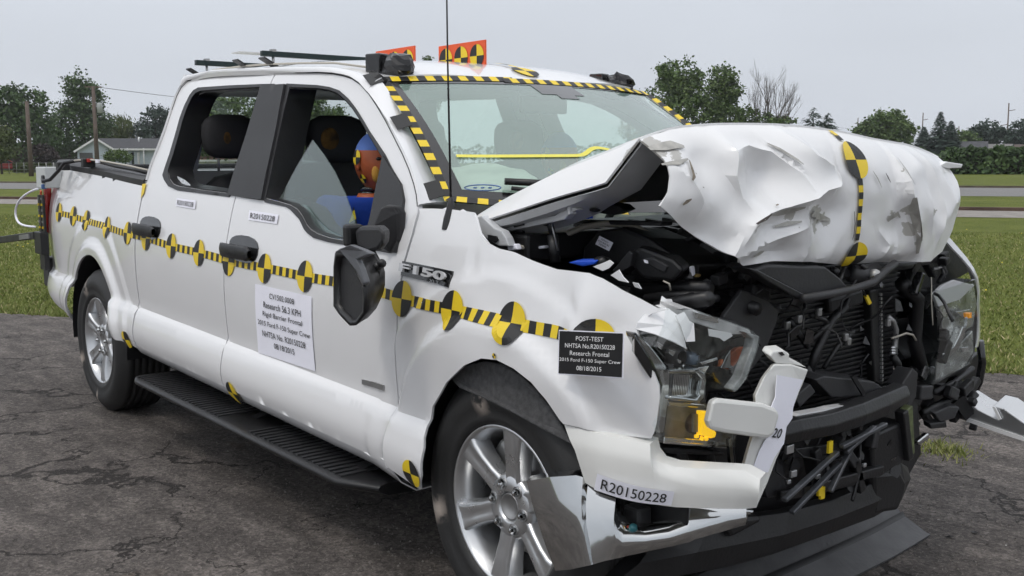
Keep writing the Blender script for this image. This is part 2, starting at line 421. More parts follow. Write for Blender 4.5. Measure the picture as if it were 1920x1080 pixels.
# bed box: floor, inner walls, bulkhead, tailgate
mb = MB()
for (a, b) in (((-1.12, .20), (.70, .20)),):
    mb.box((-.2, .30, 1.06), (1.82, .03, .5))
inner = mb.build('bed_inner_wall', WHITE, TRUCK); mirror_copy(inner)
obj('bed_floor', [(-1.15, .2, .85), (.7, .2, .80), (.7, 1.83, .80), (-1.15, 1.83, .85)], [(0, 1, 2, 3)], DARK, TRUCK, solid=.03)
MB().box((.70, YC, 1.06), (.03, 1.66, .48)).build('bed_bulkhead', WHITE, TRUCK, bevel=.004)
MB().box((-1.17, YC, 1.05), (.07, 1.56, .62)).build('tailgate', WHITE, TRUCK, bevel=.015)
MB().box((-1.17, YC, 1.372), (.10, 1.56, .03)).build('tailgate_cap', DARK, TRUCK, bevel=.008)
# bed rail cap: ribbed dark plastic
rows = []
for k in range(25):
    x = lerp(-1.15, GX-.01, k/24); zc = 1.405-(x+1.15)*.0485; y0 = ys(x, zc)
    rows.append([Vector((x, y0-.006+dy, zc+dz)) for dy, dz in ((.0, -.028), (-.002, .0), (.010, .010), (.035, .013), (.037, .009), (.045, .009), (.047, .013), (.075, .013), (.077, .009), (.085, .009), (.087, .013), (.14, .012), (.15, -.04))])
cap = MB().loft(rows).build('bed_rail_cap', DARK, TRUCK, True, solid=.004); mirror_copy(cap)
for k in (-.05, .18):
    zc = 1.405-(k+1.15)*.0485; MB().box((k, ys(k, zc)-.006, zc-.045), (.05, .012, .05)).build('rail_clip', DARK, TRUCK)
# ---- doors
drip = [(277, 338), (285, 310), (299, 276), (312, 240), (323, 206), (332, 180), (341, 163), (352, 152), (370, 147.5), (400, 142), (425, 140), (470, 138), (520, 137), (570, 137), (600, 137), (625, 139), (645, 143), (660, 148), (676, 159), (692, 177), (706, 198), (722, 225), (738, 256), (755, 290), (767, 318), (776, 345), (781, 366), (783, 387)]
DR = SP(drip)
XB = S(428, 640)[0]          # door-to-door joint
zroof = lin([(x, z) for x, z in DR])
idx_top = max(i for i, (x, z) in enumerate(DR) if x < XB)
RWIN = SP([(316, 322), (319, 310), (326, 290), (344, 225), (352, 202), (361, 183), (368, 174), (378, 170), (430, 166), (489, 163), (470, 230), (450, 296), (432, 358), (428, 362), (380, 356), (336, 349), (326, 345), (319, 336)])
FWIN = SP([(545, 163), (597, 165), (618, 168), (634, 174), (650, 187), (662, 201), (676, 222), (692, 250), (720, 297), (716, 320), (709, 355), (698, 410), (688, 448), (655, 452), (620, 446), (596, 438), (584, 431), (576, 422), (567, 404), (558, 392), (545, 384), (525, 378), (500, 372), (510, 325), (525, 250)])
low = lambda x: .485-.028*(x-.72)
rd_out = [(GX+.004, 1.34), (GX+.004, low(GX)+.03), (GX+.02, low(GX))]+[(lerp(GX+.05, XB-.004, k/8), low(lerp(GX+.05, XB-.004, k/8))) for k in range(9)]+[(XB-.004, DR[idx_top][1])]
rd_out += DR[1:idx_top+1][::-1]
crl = lambda x0, x1: [[(x0, zz-.028*(x0-.72)), (x1, zz-.028*(x1-.72))] for zz in (.658, .669, .680)]
REAR_DOOR = panel('rear_door', rd_out, side(), WHITE, TRUCK, holes=[RWIN], step=.03, solid=.02, lines=crl(GX+.012, XB-.010))
XF = S(742, 700)[0]
fd_front = [(S(783, 387)[0], S(783, 387)[1]), S(783, 398), S(772, 440), S(757, 490), S(745, 540), S(742, 600), S(741, 680), S(742, 757), S(740, 820), S(738, 882)]
xe, ze = fd_front[-1]
fd_front = fd_front[:4]+[(XF, z) for z in (.95, .85, .75, .65, .55)]+[(XF, ze)]; xe = XF
fd_out = [(XB+.004, DR[idx_top+1][1])]+[(XB+.004, z) for z in (1.3, .9, .6)]+[(lerp(XB+.004, xe, k/10), low(lerp(XB+.004, xe, k/10))) for k in range(11)]+fd_front[::-1][1:]+DR[idx_top+1:-1][::-1]
FRONT_DOOR = panel('front_door', fd_out, side(), WHITE, TRUCK, holes=[FWIN], step=.03, solid=.02, lines=crl(XB+.010, XF-.008))
RD2 = mirror_copy(REAR_DOOR); FD2 = mirror_copy(FRONT_DOOR)
# window surrounds (dark trim rings) and the jambs behind
rt_out = SP([(306, 328), (312, 309), (319, 289), (338, 222), (347, 198), (357, 178), (364, 169), (373, 164), (430, 160), (492, 157.5), (516, 157), (460, 330), (431, 369), (380, 362.5), (333, 356.5), (317, 349), (309, 337)])
ft_out = SP([(539, 156.5), (597, 159.5), (620, 163), (637, 169), (653, 183), (665, 198), (674, 211.5), (695, 247), (723.5, 289), (737.5, 317), (755, 345), (760, 373), (757, 410), (752, 437), (745, 472), (730, 474), (690, 466), (653, 460), (618, 454), (590, 446), (579, 438), (572, 430), (563, 411), (554.5, 402), (546, 393), (537, 387.5), (498, 379), (496, 372)])
tr = panel('window_trim', rt_out, side(.005), DARK, REAR_DOOR, holes=[RWIN], step=.04, solid=.006); mirror_copy(tr, parent=RD2)
tf = panel('window_trim', ft_out, side(.005), DARK, FRONT_DOOR, holes=[FWIN], step=.04, solid=.006); mirror_copy(tf, parent=FD2)
bp = panel('pillar_cover', SP([(493, 160.5), (516, 159), (539, 157.5), (525, 235), (510, 305), (496, 374), (462, 370), (430, 364), (452, 293), (472, 230)]), side(.011), DARK, TRUCK, step=.03, solid=.012); mirror_copy(bp)
pc = panel('pillar_cover', SP([(512, 159), (539, 157.5), (525, 235), (510, 305), (496, 374), (470, 370), (486, 300), (500, 230)]), side(.017), DARK, TRUCK, step=.03, solid=.006); mirror_copy(pc)
for nm, W, D, D2 in (('window_jamb', RWIN, REAR_DOOR, RD2), ('window_jamb', FWIN, FRONT_DOOR, FD2)):
    cw_ = (sum(p[0] for p in W)/len(W), sum(p[1] for p in W)/len(W)); W2 = [(lerp(x, cw_[0], .012), lerp(z, cw_[1], .02)) for x, z in densify(W, .04)]; rows = [[Vector((x, ys(x, z)+o, z)) for x, z in W2] for o in (-.003, .05, .12)]
    j = MB().loft(rows, closed=True).build(nm, BLACK, D, True); mirror_copy(j, parent=D2)
# inner door skins and window glass (far side still whole, near side broken)
for D, D2, poly in ((REAR_DOOR, RD2, [(GX+.03, 1.27), (GX+.03, .55), (XB, .5), (XB, 1.24)]), (FRONT_DOOR, FD2, [(XB, 1.24), (XB, .5), (3.0, .48), (3.02, 1.06), (2.6, 1.08)])):
    sk = panel('door_skin', poly, side(-.12), BLACK, D, step=.12, solid=.01); mirror_copy(sk, parent=D2)
for W, D2 in ((RWIN, RD2), (FWIN, FD2)):
    g = panel('window_glass', W, side(-.035), GLASS, D2, step=.2, solid=0)
    for v in g.data.vertices: far_y(v)
    g.data.flip_normals()
# roof pillars dark inner side of cab
def pane3(name, poly, m, parent, th=.004, ref=.035, **kw): return panel(name, poly, side(-ref), m, parent, step=.05, solid=th, **kw)
sh = SP([(571, 262), (592, 290), (612, 322), (632, 365), (647, 410), (656, 448), (640, 456), (600, 446), (580, 432), (560, 404), (540, 388), (505, 380), (520, 352), (545, 305)])
pane3('broken_glass', sh, SHARD, FRONT_DOOR)
sh2 = SP([(562, 385), (580, 410), (600, 430), (640, 450), (612, 452), (590, 446), (574, 430), (556, 400), (540, 384)])
pane3('broken_glass', sh2, SHARD, FRONT_DOOR, ref=.028)
pane3('broken_glass', SP([(318, 330), (332, 337), (342, 346), (343, 353), (330, 352), (320, 344)]), mat('crazed_glass', (.55, .58, .6), .4, var=.3, vscale=60), REAR_DOOR)
# ---- cab corner, roof
def dz(x): return zroof(x)
rows = []
top = [p for p in DR if p[1] > 1.60]
edge = DR[1:]                     # follows C-pillar, roof edge, A-pillar
# roof skin: stations from rear to windshield header
xs = [DR[7][0]+k*(2.56-DR[7][0])/16 for k in range(17)]
header = lambda y: 2.70-.085*(abs(y-YC)/.70)**2.2       # windshield top edge in plan
zc_roof = spline([(.7, 1.845), (1.1, 1.872), (1.7, 1.868), (2.1, 1.840), (2.35, 1.820), (2.5, 1.798), (2.606, 1.768), (2.70, 1.724)])
nY = 24
rows = []
x_rear = .80
for k in range(21):
    s = k/20; row = []
    for j in range(nY+1):
        q = j/nY; a = abs(2*q-1); sg = -1 if q < .5 else 1
        xr = x_rear+.03*(1-a**2)*-1
        yy = YC+sg*a*(YC-.285-.02*abs(s-.45))
        x = lerp(xr, header(yy)-.01, s)
        ze_ = zroof(min(max(x, DR[8][0]), 2.56))+.012
        if x > 2.5: ze_ = min(ze_, 1.745)
        z = lerp(zc_roof(x), ze_, a**3.2)
        if s < .1: z -= (.1-s)**2*6
        if s < .001: z -= .03
        row.append(Vector((x, yy, z)))
    rows.append(row)
ROOF = MB().loft(rows[::-1]).build('roof', WHITE, TRUCK, True, solid=.02)
# side rail of the roof + A pillar + C pillar: ribbon just outside the door gap
outer = []
def far_p(v):
    v.co.y = -v.co.y-.03*sstep((v.co.z-1.2)/.3); v.co.x -= .03*sstep((v.co.x-.5)/.3); v.co.z -= .02
def ribbon(name, inner, outer, bulge, m, near=True, n=5):
    rows = []
    for a, b in zip(inner, outer):
        r = []
        for k in range(n+1):
            t = k/n; p = a.lerp(b, t); nrm = Vector((.35, -.75, .55)).normalized(); r.append(p+nrm*bulge*math.sin(math.pi*t))
        rows.append(r)
    o = MB().loft(rows).build(name, m, TRUCK, True, solid=.01); mirror_copy(o, fn=far_p); return o
inn = [spx(u, v, .002)+Vector((0, 0, .004)) for u, v in drip[6:20]]
outr = []
for k, p in enumerate(inn):
    x = p.x; outr.append(Vector((x, .305, zroof(min(max(x, DR[8][0]), 2.56))+.016)))
ribbon('roof_rail', inn, outr, .008, WHITE)
# A pillar ribbon: from drip line to windshield edge
A_in = [spx(u, v, .003)+Vector((.006, 0, .002)) for u, v in drip[18:]]
ws_edge = [(700, 143), (712, 151), (726, 172), (743, 205), (762, 240), (781, 277), (797, 310), (812, 341), (826, 366), (838, 384)]
A_out = [uy(u, v, lerp(.310, .235, k/9)) for k, (u, v) in enumerate(ws_edge)]
ribbon('roof_pillar', A_in, A_out, .006, WHITE)
C_in = [spx(u, v, .002) for u, v in drip[:8]]
C_out = [Vector((GX-.01+.0*k, p.y+.03, p.z)) if k < 3 else Vector((lerp(GX-.01, .80, (k-2)/5), p.y+.035, p.z+.006*k/7)) for k, p in enumerate(C_in)]
ribbon('rear_pillar', C_in, C_out, .008, WHITE)
# cab back wall with its window
zt_ = 1.80
bk = MB()
yl, yr = .13, 2*YC-.13
def bw(y, z): return Vector((lerp(GX+.01, .80, (z-1.25)/.6), y, z))
frame = [bw(.14, 1.2), bw(2*YC-.14, 1.2), bw(2*YC-.30, 1.84), bw(.30, 1.84)]; hole = [bw(.36, 1.36), bw(2*YC-.36, 1.36), bw(2*YC-.44, 1.74), bw(.44, 1.74)]
bk.add(frame+hole, [(0, 1, 5, 4), (1, 2, 6, 5), (2, 3, 7, 6), (3, 0, 4, 7)]); bk.box((GX+.02, YC, .85), (.02, 1.85, .72))
bk.build('cab_back_wall', [WHITE], TRUCK, solid=.02)
obj('rear_glass', hole, [(0, 1, 2, 3)], GLASS, TRUCK)
# headliner, floor, dark interior sides
MB().loft([[Vector((x, y, zroof(min(max(x, DR[8][0]), 2.5))-.01)) for y in (.32, .7, 1.3, 1.7)] for x in (.9, 1.5, 2.0, 2.5)]).build('headliner', mat('headliner_cloth', (.2, .2, .2), .95), TRUCK, True)
MB().box((1.95, YC, .50), (2.4, 1.84, .05)).build('cab_floor', BLACK, TRUCK)
MB().box((3.18, YC, .80), (.03, 1.75, .65)).build('firewall', BLACK, TRUCK)
# rocker sill under the doors
rows = []
for k in range(12):
    x = lerp(GX-.05, 3.16, k/11); z = low(x); y = ys(x, z)
    rows.append([Vector((x, y+.006, z+.015)), Vector((x, y+.012, z-.012)), Vector((x, y+.04, z-.05)), Vector((x, y+.10, z-.09)), Vector((x, y+.3, z-.09))])
rk = MB().loft(rows).build('rocker_sill', WHITE, TRUCK, True, solid=.004); mirror_copy(rk)
MB().box((1.4, YC, .42), (4.6, .95, .16)).build('chassis_frame', BLACK, TRUCK, bevel=.02)
# ---- windshield
def ws(s, t, off=0.0):
    """s across (0 near side .. 1 far side), t up"""
    a = abs(2*s-1); sg = 2*s-1
    yb = YC+sg*.80; yt = YC+sg*.70
    B = Vector((3.46-.30*a**2.2, yb, 1.225+.05*a*a)); T = Vector((header(yt), yt, 1.722-.018*a*a))
    p = B.lerp(T, t); nrm = Vector((.55, 0, .83)); p += nrm*(.035*math.sin(math.pi*t)*(1-.3*a)+off); return p
nS, nT = 36, 16
SH = .045
def grid(fn, s0, s1, t0, t1, ns, ntt): return [[fn(lerp(s0, s1, i/ns), lerp(t0, t1, j/ntt)) for j in range(ntt+1)] for i in range(ns+1)]
WSH = MB().loft(grid(ws, 1, 0, 0, 1, nS, nT)).build('windshield', WSGLASS, TRUCK, True)
fr = MB()
fo = lambda s, t: ws(s, t, .002)
fr.loft(grid(fo, 0, 1, .955, 1, nS, 1)); fr.loft(grid(fo, 0, 1, 0, .09, nS, 2))
for s0, s1 in ((0, .035), (.965, 1)): fr.loft(grid(fo, s0, s1, 0, 1, 1, nT))
# black shaded block round the mirror mount
fr.loft(grid(fo, .44, .60, .86, .955, 6, 2)); fr.loft(grid(fo, .49, .56, .82, .86, 3, 1))
fr.build('black_border', GLOSSBLACK, WSH, True)
# tape round the glass: black and yellow blocks on the outer edge
def tape_strip(fn, L_, wid, pitch, name, parent, off=.004, start=0):
    """fn(t, w) -> point, t in metres along, w across in [-.5,.5]"""
    V = []; F = []; I = []; k = 0; t = start; c = 0
    while t < L_-1e-6:
        t2 = min(L_, t+pitch)
        for q in range(2):
            ta = lerp(t, t2, q/2); tb = lerp(t, t2, (q+1)/2)
            b = len(V); V += [fn(ta, -.5), fn(tb, -.5), fn(tb, .5), fn(ta, .5)]; F.append((b, b+1, b+2, b+3)); I.append(c % 2)
        t = t2; c += 1
    return obj(name, V, F, [TBLACK, YELLOW], parent, idx=I)
def ws_tape(a, b, wid, pitch):
    P = [Vector((lerp(a[0], b[0], k/40), lerp(a[1], b[1], k/40))) for k in range(41)]
    Ls = [0]
    for p, q in zip(P, P[1:]): Ls.append(Ls[-1]+(ws(*p)-ws(*q)).length)
    def fn(t, w):
        k = min(39, max(i for i in range(41) if Ls[i] <= t+1e-9)); f_ = (t-Ls[k])/max(1e-9, Ls[k+1]-Ls[k]); q = P[k].lerp(P[k+1], f_)
        p = ws(q.x, q.y, .006); d = ws(q.x+(b[0]-a[0])*.01, q.y+(b[1]-a[1])*.01, .006)-p
        nrm = Vector((.55, -.1, .83)); s_ = d.cross(nrm).normalized(); return p+s_*w*wid
    tape_strip(fn, Ls[-1], wid, pitch, 'striped_tape', WSH)
ws_tape((.0, 1.0), (.40, 1.0), .034, .035); ws_tape((.36, .988), (1, .99), .034, .035)
ws_tape((.004, .97), (.004, .0), .036, .035); ws_tape((.996, .97), (.996, .1), .036, .035); ws_tape((.0, .02), (.35, .0), .034, .035)
def tape_patch(c, w_, h_, axis1, axis2, parent=TRUCK, m=TBLACK):
    c = Vector(c); a = Vector(axis1).normalized()*w_/2; b = Vector(axis2).normalized()*h_/2
    n_ = a.cross(b).normalized()*.002
    return MB().prism([c-a-b, c+a-b*.9, c+a*.95+b, c-a+b*1.05], n_).build('tape_patch', m, parent)
for s_, t_ in ((.0, .985), (.0, .56), (.0, .06)):
    p = ws(s_, t_, .012); tape_patch(p+Vector((-.01, -.035, 0)), .075, .06, ws(s_, t_-.05)-ws(s_, t_+.05), Vector((.2, 1, .25)))
obj('tape_patch', [uy(u, v, y_) for u, v, y_ in ((690, 134, .285), (712, 138, .30), (728, 150, .315), (722, 160, .31), (706, 158, .285), (698, 148, .275))], [(0, 1, 2, 3, 4, 5)], TBLACK, TRUCK)
# yellow measuring tape line across the glass
pts = [(.03, .315), (.1, .322), (.2, .335), (.3, .343), (.345, .345), (.365, .36), (.395, .395), (.42, .402), (.455, .38), (.49, .34), (.515, .325), (.535, .345), (.555, .375), (.59, .38), (.65, .36), (.75, .35), (.9, .34)]
pp = smooth_loop(pts, 2, False)
fo2 = [ws(a, b, .004) for a, b in pp]
wsy = MB(); rows = []
for k, p in enumerate(fo2):
    d = (fo2[min(k+1, len(fo2)-1)]-fo2[max(k-1, 0)]).normalized(); s_ = d.cross(Vector((.55, 0, .83))).normalized()*.009; rows.append([p-s_, p+s_])
wsy.loft(rows).build('yellow_tape_line', mat('pale_yellow_tape', (.75, .68, .10), .5), WSH)
# wiper blade
mb = MB(); mb.tube([ws(.11, .115, .03), ws(.2, .11, .035), ws(.33, .095, .035)], .013, 6); mb.tube([ws(.12, .09, .02), ws(.3, .06, .02)], .008, 6); mb.build('wiper', BLACK, TRUCK, True)
# dash and interior mirror
rows = [[Vector((x, y, z)) for y in (.2, .5, 1.0, 1.5, 1.83)] for x, z in ((3.42, 1.17), (3.1, 1.19), (2.9, 1.16), (2.82, 1.08), (2.86, .8))]
MB().loft(rows).build('dashboard', BLACK, TRUCK, True)
MB().box((2.72, YC, 1.63), (.03, .24, .07)).build('rear_view_mirror', BLACK, TRUCK, bevel=.01)

# dark joint between the doors and the roof
rows = [[spx(u, v, -.004)+Vector((0, 0, -.006)), spx(u, v, .003)+Vector((0, 0, .001)), spx(u, v, .003)+Vector((0, .004, .009)), spx(u, v, -.02)+Vector((0, 0, .010))] for u, v in drip[4:]]
jo = MB().loft(rows).build('roof_joint', RUBBER, TRUCK, True); mirror_copy(jo)

# black strips added behind the shut lines to paint in their shade
def gap_strip(x, z0, z1, w_=.03):
    rows = [[Vector((x+dx, ys(x, lerp(z0, z1, k/14))+.013, lerp(z0, z1, k/14))) for dx in (-w_/2, w_/2)] for k in range(15)]
    o = MB().loft(rows).build('gap_backing', RUBBER, TRUCK); mirror_copy(o)
gap_strip(GX, .46, 1.31, .05); gap_strip(XB, .5, 1.24); gap_strip(XF+.003, .46, 1.05)
# ------------------------------------------------------------------ near fender
f_top = SP([(786, 391), (815, 391), (850, 393), (888, 398)])
f_hood = SP([(893, 410), (900, 436), (915, 456), (935, 466), (962, 472), (1000, 489), (1045, 505), (1080, 509), (1105, 512), (1130, 522), (1165, 543), (1200, 560), (1232, 577), (1252, 580)])
f_front = SP([(1222, 588), (1204, 600), (1194, 618), (1200, 640), (1212, 668), (1226, 700), (1235, 722), (1237, 745), (1233, 780), (1226, 812), (1221, 822)])
f_bot = SP([(1180, 818), (1130, 810), (1085, 801), (1056, 795)])
f_arch = SP([(1049, 787), (1024, 750), (996, 717), (963, 691), (931, 675), (902, 672), (870, 685), (837, 717), (811, 762), (800, 800), (794, 840), (789, 893), (788, 918)])
f_rear = SP([(768, 905)])+[(XF+.006, z) for z in (low(XF)+.01, .55, .65, .75, .85, .95)]+SP([(761, 490), (776, 440), (787, 400)])
fen_out = f_top+f_hood+f_front+f_bot+f_arch+f_rear
FENDER = panel('front_fender', fen_out, side(), WHITE, TRUCK, step=.022, solid=.008)
# far fender, pushed in and bent
mbf = [(3.12, .55), (3.12, 1.22), (3.5, 1.2), (3.8, 1.14), (3.92, 1.08), (3.93, .80), (3.92, .72)]+[(FW.x+.47*math.cos(t), FW.z+.02+.47*math.sin(t)) for t in [math.radians(a) for a in range(58, 172, 8)]]
F2 = panel('front_fender', mbf, side(), WHITE, TRUCK, step=.05, solid=.008)
for v in F2.data.vertices: v.co.y = -v.co.y
F2.data.flip_normals()
# ------------------------------------------------------------------ wheels
def tyre_rim(cx, yface, cz, sgn, steer=0.0, spin=0.0):
    """wheel with its outer face at y = yface; sgn -1 faces the camera side"""
    c = Vector((cx, yface-sgn*.0, cz)); W = bpy.data.objects.new('wheel', None); W.empty_display_size = .2
    link(W, TRUCK); W.location = Vector((cx, yface, cz))-TRUCK.location; W.rotation_euler = (0, spin if sgn < 0 else -spin, 0)
    if sgn > 0: W.scale = (1, -1, 1)
    if steer: W.rotation_euler = (0, spin, steer)
    O = Vector((cx, yface, cz))
    P = lambda r, a: (r, a)
    # tyre profile, y outward is negative
    tp = [(.236, .010), (.246, -.012), (.258, -.022), (.27, -.024), (.285, -.021), (.30, -.027), (.325, -.030), (.345, -.026), (.365, -.014), (.381, -.002), (.392, .012)]
    x = .02
    for g in range(6):
        tp += [(.402, x), (.404, x+.026), (.394, x+.030), (.394, x+.035)]; x += .036
    tp += [(.402, .236), (.39, .247), (.37, .262), (.33, .275), (.28, .27), (.236, .245)]
    mb = MB().lathe(tp, O, n=96)
    mb.build('tyre', TYRE, W, True)
    # rim barrel + flange
    rp = [(.245, .0), (.248, -.010), (.243, -.014), (.237, -.012), (.232, .0), (.222, .012), (.216, .05), (.212, .15), (.235, .235)]
    MB().lathe(rp, O, n=72).build('rim', ALLOY, W, True)
    # six broad spokes
    for k in range(6):
        a = math.pi/3*k+math.radians(90)
        R = Matrix.Rotation(-a, 3, 'Y')
        rows = []
        for r, hw, yf, cr in ((.045, .028, .016, .000), (.085, .031, .010, .004), (.12, .028, .004, .009), (.17, .030, -.004, .010), (.21, .035, -.008, .008), (.238, .045, -.006, .002)):
            prof = [(-hw-.010, .05), (-hw-.004, yf+.012), (-hw, yf+.004), (-hw*.82, yf), (-hw*.35, yf+cr), (hw*.35, yf+cr), (hw*.82, yf), (hw, yf+.004), (hw+.004, yf+.012), (hw+.010, .05)]
            rows.append([O+R @ Vector((r, y_, w_)) for w_, y_ in prof])
        MB().loft(rows).build('spoke', ALLOY, W, True)
    hub = MB().lathe([(.0, .028), (.042, .028), (.044, .010), (.050, .006), (.09, .012), (.098, .022), (.10, .06)], O, n=36).build('hub', ALLOY, W, True)
    MB().lathe([(0.0, .020), (.030, .020), (.036, .012), (.040, .012), (.041, .03)], O, n=24).build('hub_bore', STEEL, hub, True)
    for k in range(6):
        t = math.pi/3*k+math.radians(60)
        cc = O+Vector((.0675*math.cos(t), .0, .0675*math.sin(t)))
        MB().lathe([(0, -.010), (.008, -.008), (.011, -.002), (.012, .016)], cc, n=6).build('lug_nut', CHROME, hub)
        MB().lathe([(.0165, .008), (.018, .004), (.019, .014)], cc, n=14).build('lug_seat', STEEL, hub, True)
    MB().lathe([(.06, .09), (.165, .09), (.168, .10), (.168, .115), (.06, .115)], O, n=48).build('brake_disc', STEEL, W, True)
    MB().box(O+Vector((-.13, .10, .07)), (.09, .07, .16), Matrix.Rotation(.5, 3, 'Y')).build('brake_caliper', ALUMIN, W, bevel=.015)
    MB().lathe([(0.001, .20), (.21, .2)], O, n=32).build('wheel_back_plate', BLACK, W)
    return W
def tyre_mat():
    m = mat('tyre_rubber', (.017, .017, .017), .6, bump=.1, bscale=60); n = m.node_tree; b = n.nodes['Principled BSDF']; L = n.links.new
    t = n.nodes.new('ShaderNodeTexCoord'); sx = n.nodes.new('ShaderNodeSeparateXYZ'); L(t.outputs['Object'], sx.inputs[0])
    at = n.nodes.new('ShaderNodeMath'); at.operation = 'ARCTAN2'; L(sx.outputs['Z'], at.inputs[0]); L(sx.outputs['X'], at.inputs[1])
    tot = None
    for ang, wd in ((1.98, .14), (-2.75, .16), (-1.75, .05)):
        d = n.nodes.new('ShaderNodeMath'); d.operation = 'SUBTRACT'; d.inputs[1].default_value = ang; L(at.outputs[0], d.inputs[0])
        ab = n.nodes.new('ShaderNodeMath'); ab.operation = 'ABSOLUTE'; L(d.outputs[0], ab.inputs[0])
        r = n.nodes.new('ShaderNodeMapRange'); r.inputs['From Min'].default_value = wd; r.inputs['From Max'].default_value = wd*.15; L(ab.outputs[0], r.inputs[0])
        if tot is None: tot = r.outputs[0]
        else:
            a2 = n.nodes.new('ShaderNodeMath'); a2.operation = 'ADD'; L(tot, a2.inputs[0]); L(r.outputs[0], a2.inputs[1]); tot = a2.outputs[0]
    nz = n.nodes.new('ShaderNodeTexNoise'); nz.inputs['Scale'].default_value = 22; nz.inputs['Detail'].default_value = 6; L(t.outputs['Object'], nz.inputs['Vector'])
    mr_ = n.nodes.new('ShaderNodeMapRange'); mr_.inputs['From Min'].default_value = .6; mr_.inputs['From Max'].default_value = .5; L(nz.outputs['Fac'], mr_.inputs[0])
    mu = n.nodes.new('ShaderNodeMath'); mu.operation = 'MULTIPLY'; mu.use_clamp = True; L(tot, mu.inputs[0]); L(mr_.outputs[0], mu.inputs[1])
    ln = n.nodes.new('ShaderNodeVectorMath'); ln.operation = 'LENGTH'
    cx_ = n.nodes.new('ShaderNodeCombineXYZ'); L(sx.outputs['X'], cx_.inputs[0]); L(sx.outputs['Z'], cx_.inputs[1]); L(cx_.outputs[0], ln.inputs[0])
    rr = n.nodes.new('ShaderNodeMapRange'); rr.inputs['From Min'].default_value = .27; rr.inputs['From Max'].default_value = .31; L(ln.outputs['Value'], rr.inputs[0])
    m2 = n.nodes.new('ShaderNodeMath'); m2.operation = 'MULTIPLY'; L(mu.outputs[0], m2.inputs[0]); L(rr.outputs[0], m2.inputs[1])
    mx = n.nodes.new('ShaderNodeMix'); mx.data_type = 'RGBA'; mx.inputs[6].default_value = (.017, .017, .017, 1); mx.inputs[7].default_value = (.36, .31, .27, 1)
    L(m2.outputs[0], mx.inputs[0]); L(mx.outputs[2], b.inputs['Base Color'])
    return m
TYRE = tyre_mat()
tyre_rim(FW.x, .062, FW.z, -1, spin=math.radians(8))
tyre_rim(RW.x, .075, RW.z, -1, spin=math.radians(-4))
tyre_rim(FW.x-.24, 2*YC-.13, FW.z, 1, spin=.3)
tyre_rim(RW.x, 2*YC-.07, RW.z, 1, spin=.6)
# exhaust tip
MB().tube([(-.75, .22, .50), (-.55, .23, .50), (-.45, .25, .50)], .045, 14).build('exhaust_tip', STEEL, TRUCK, True)
MB().box((-1.16, YC, .68), (.16, 1.72, .18)).build('rear_bumper', CHROME, TRUCK, bevel=.03)
MB().box((-1.13, .12, .70), (.14, .06, .20)).build('rear_bumper_end', DARK, TRUCK, bevel=.02)
# felt splash shield hanging inside the front arch
sp = [uy(u, v, y_) for u, v, y_ in ((838, 704, .03), (870, 686, .03), (905, 678, .03), (940, 684, .03), (970, 702, .03), (1000, 730, .03), (1030, 767, .03), (1055, 807, .025), (1074, 836, .02), (1020, 808, .014), (960, 775, .012), (900, 745, .012), (860, 728, .018))]
SPL = MB().prism(sp, (0, .012, 0)).build('splash_shield', SHROUD, TRUCK, bevel=.008)
# ------------------------------------------------------------------ running board
a0 = uz(273, 697, .36); b0 = uz(693, 926, .33)
yb0 = -.045
rbx0, rbx1 = .78, 3.0
rbz = lambda x: .343-.012*(x-.6)
RB = []
for k in range(30):
    x = lerp(rbx0, rbx1, k/29); z = rbz(x); yo = -.05
    if k > 27: yo = lerp(-.05, .03, (k-27)/2)
    if k < 1: yo = -.02
    RB.append([Vector((x, yy, z+zz)) for yy, zz in ((.22, .0), (yo+.03, .0), (yo+.008, -.004), (yo, -.012), (yo+.006, -.026), (yo+.04, -.042), (.20, -.05))])
RBO = MB().loft(RB, closed=True).build('running_board', BLACK, TRUCK, True)
obj('end_cap', RB[0], [tuple(range(7))], BLACK, RBO); obj('end_cap', RB[-1], [tuple(range(7))[::-1]], BLACK, RBO)
mb = MB(); x = rbx0+.05
while x < rbx1-.14:
    if not (1.80 < x < 2.08):
        z = rbz(x); mb.bar((x, -.022, z+.002), (x+.008, .20, z+.002), .018, .007)
    x += .040
mb.build('tread_ribs', DARK, RBO, kind='stuff')
mirror_copy(RBO)
for x in (1.0, 1.9, 2.8): MB().bar((x, .05, .30), (x, .5, .42), .05, .03).build('board_bracket', BLACK, TRUCK)
# mud between sill and board
# ------------------------------------------------------------------ door handles
def on(u, v): return spx(u, v)
def handle(u0, v0, u1, v1, D):
    """recess cup plus grab bar between two image points (rear end, front end)"""
    a = S(u0, v0); b = S(u1, v1); cx = (a[0]+b[0])/2; cz = (a[1]+b[1])/2; L_ = abs(b[0]-a[0])
    cup = smooth_loop([(cx-L_*.36, cz+.062), (cx+L_*.5, cz+.058), (cx+L_*.5, cz-.05), (cx-L_*.2, cz-.045), (cx-L_*.36, cz-.02)], 2)
    h = panel('door_handle', cup, side(.004), GLOSSBLACK, D, step=.02, solid=.006)
    rows = []
    for k in range(13):
        t = k/12; x = lerp(cx-L_*.54, cx+L_*.42, t); z = cz-.004*t; y = ys(x, z)-.012-.016*math.sin(math.pi*min(.75, t*1.1))**.5
        r = .029*(1 if 0 < k < 12 else .5)
        rows.append([Vector((x, y+math.copysign(abs(math.cos(q))**.5, math.cos(q))*.010, z-.004+math.copysign(abs(math.sin(q))**.6, math.sin(q))*r)) for q in [2*math.pi*j/10 for j in range(10)]])
    MB().loft(rows, closed=True).build('grab_bar', BLACK, D, True)
handle(257, 424, 301, 434, REAR_DOOR); handle(422, 463, 484, 475, FRONT_DOOR)
# ------------------------------------------------------------------ torn mirror
MIR = bpy.data.objects.new('door_mirror', None); link(MIR, TRUCK)
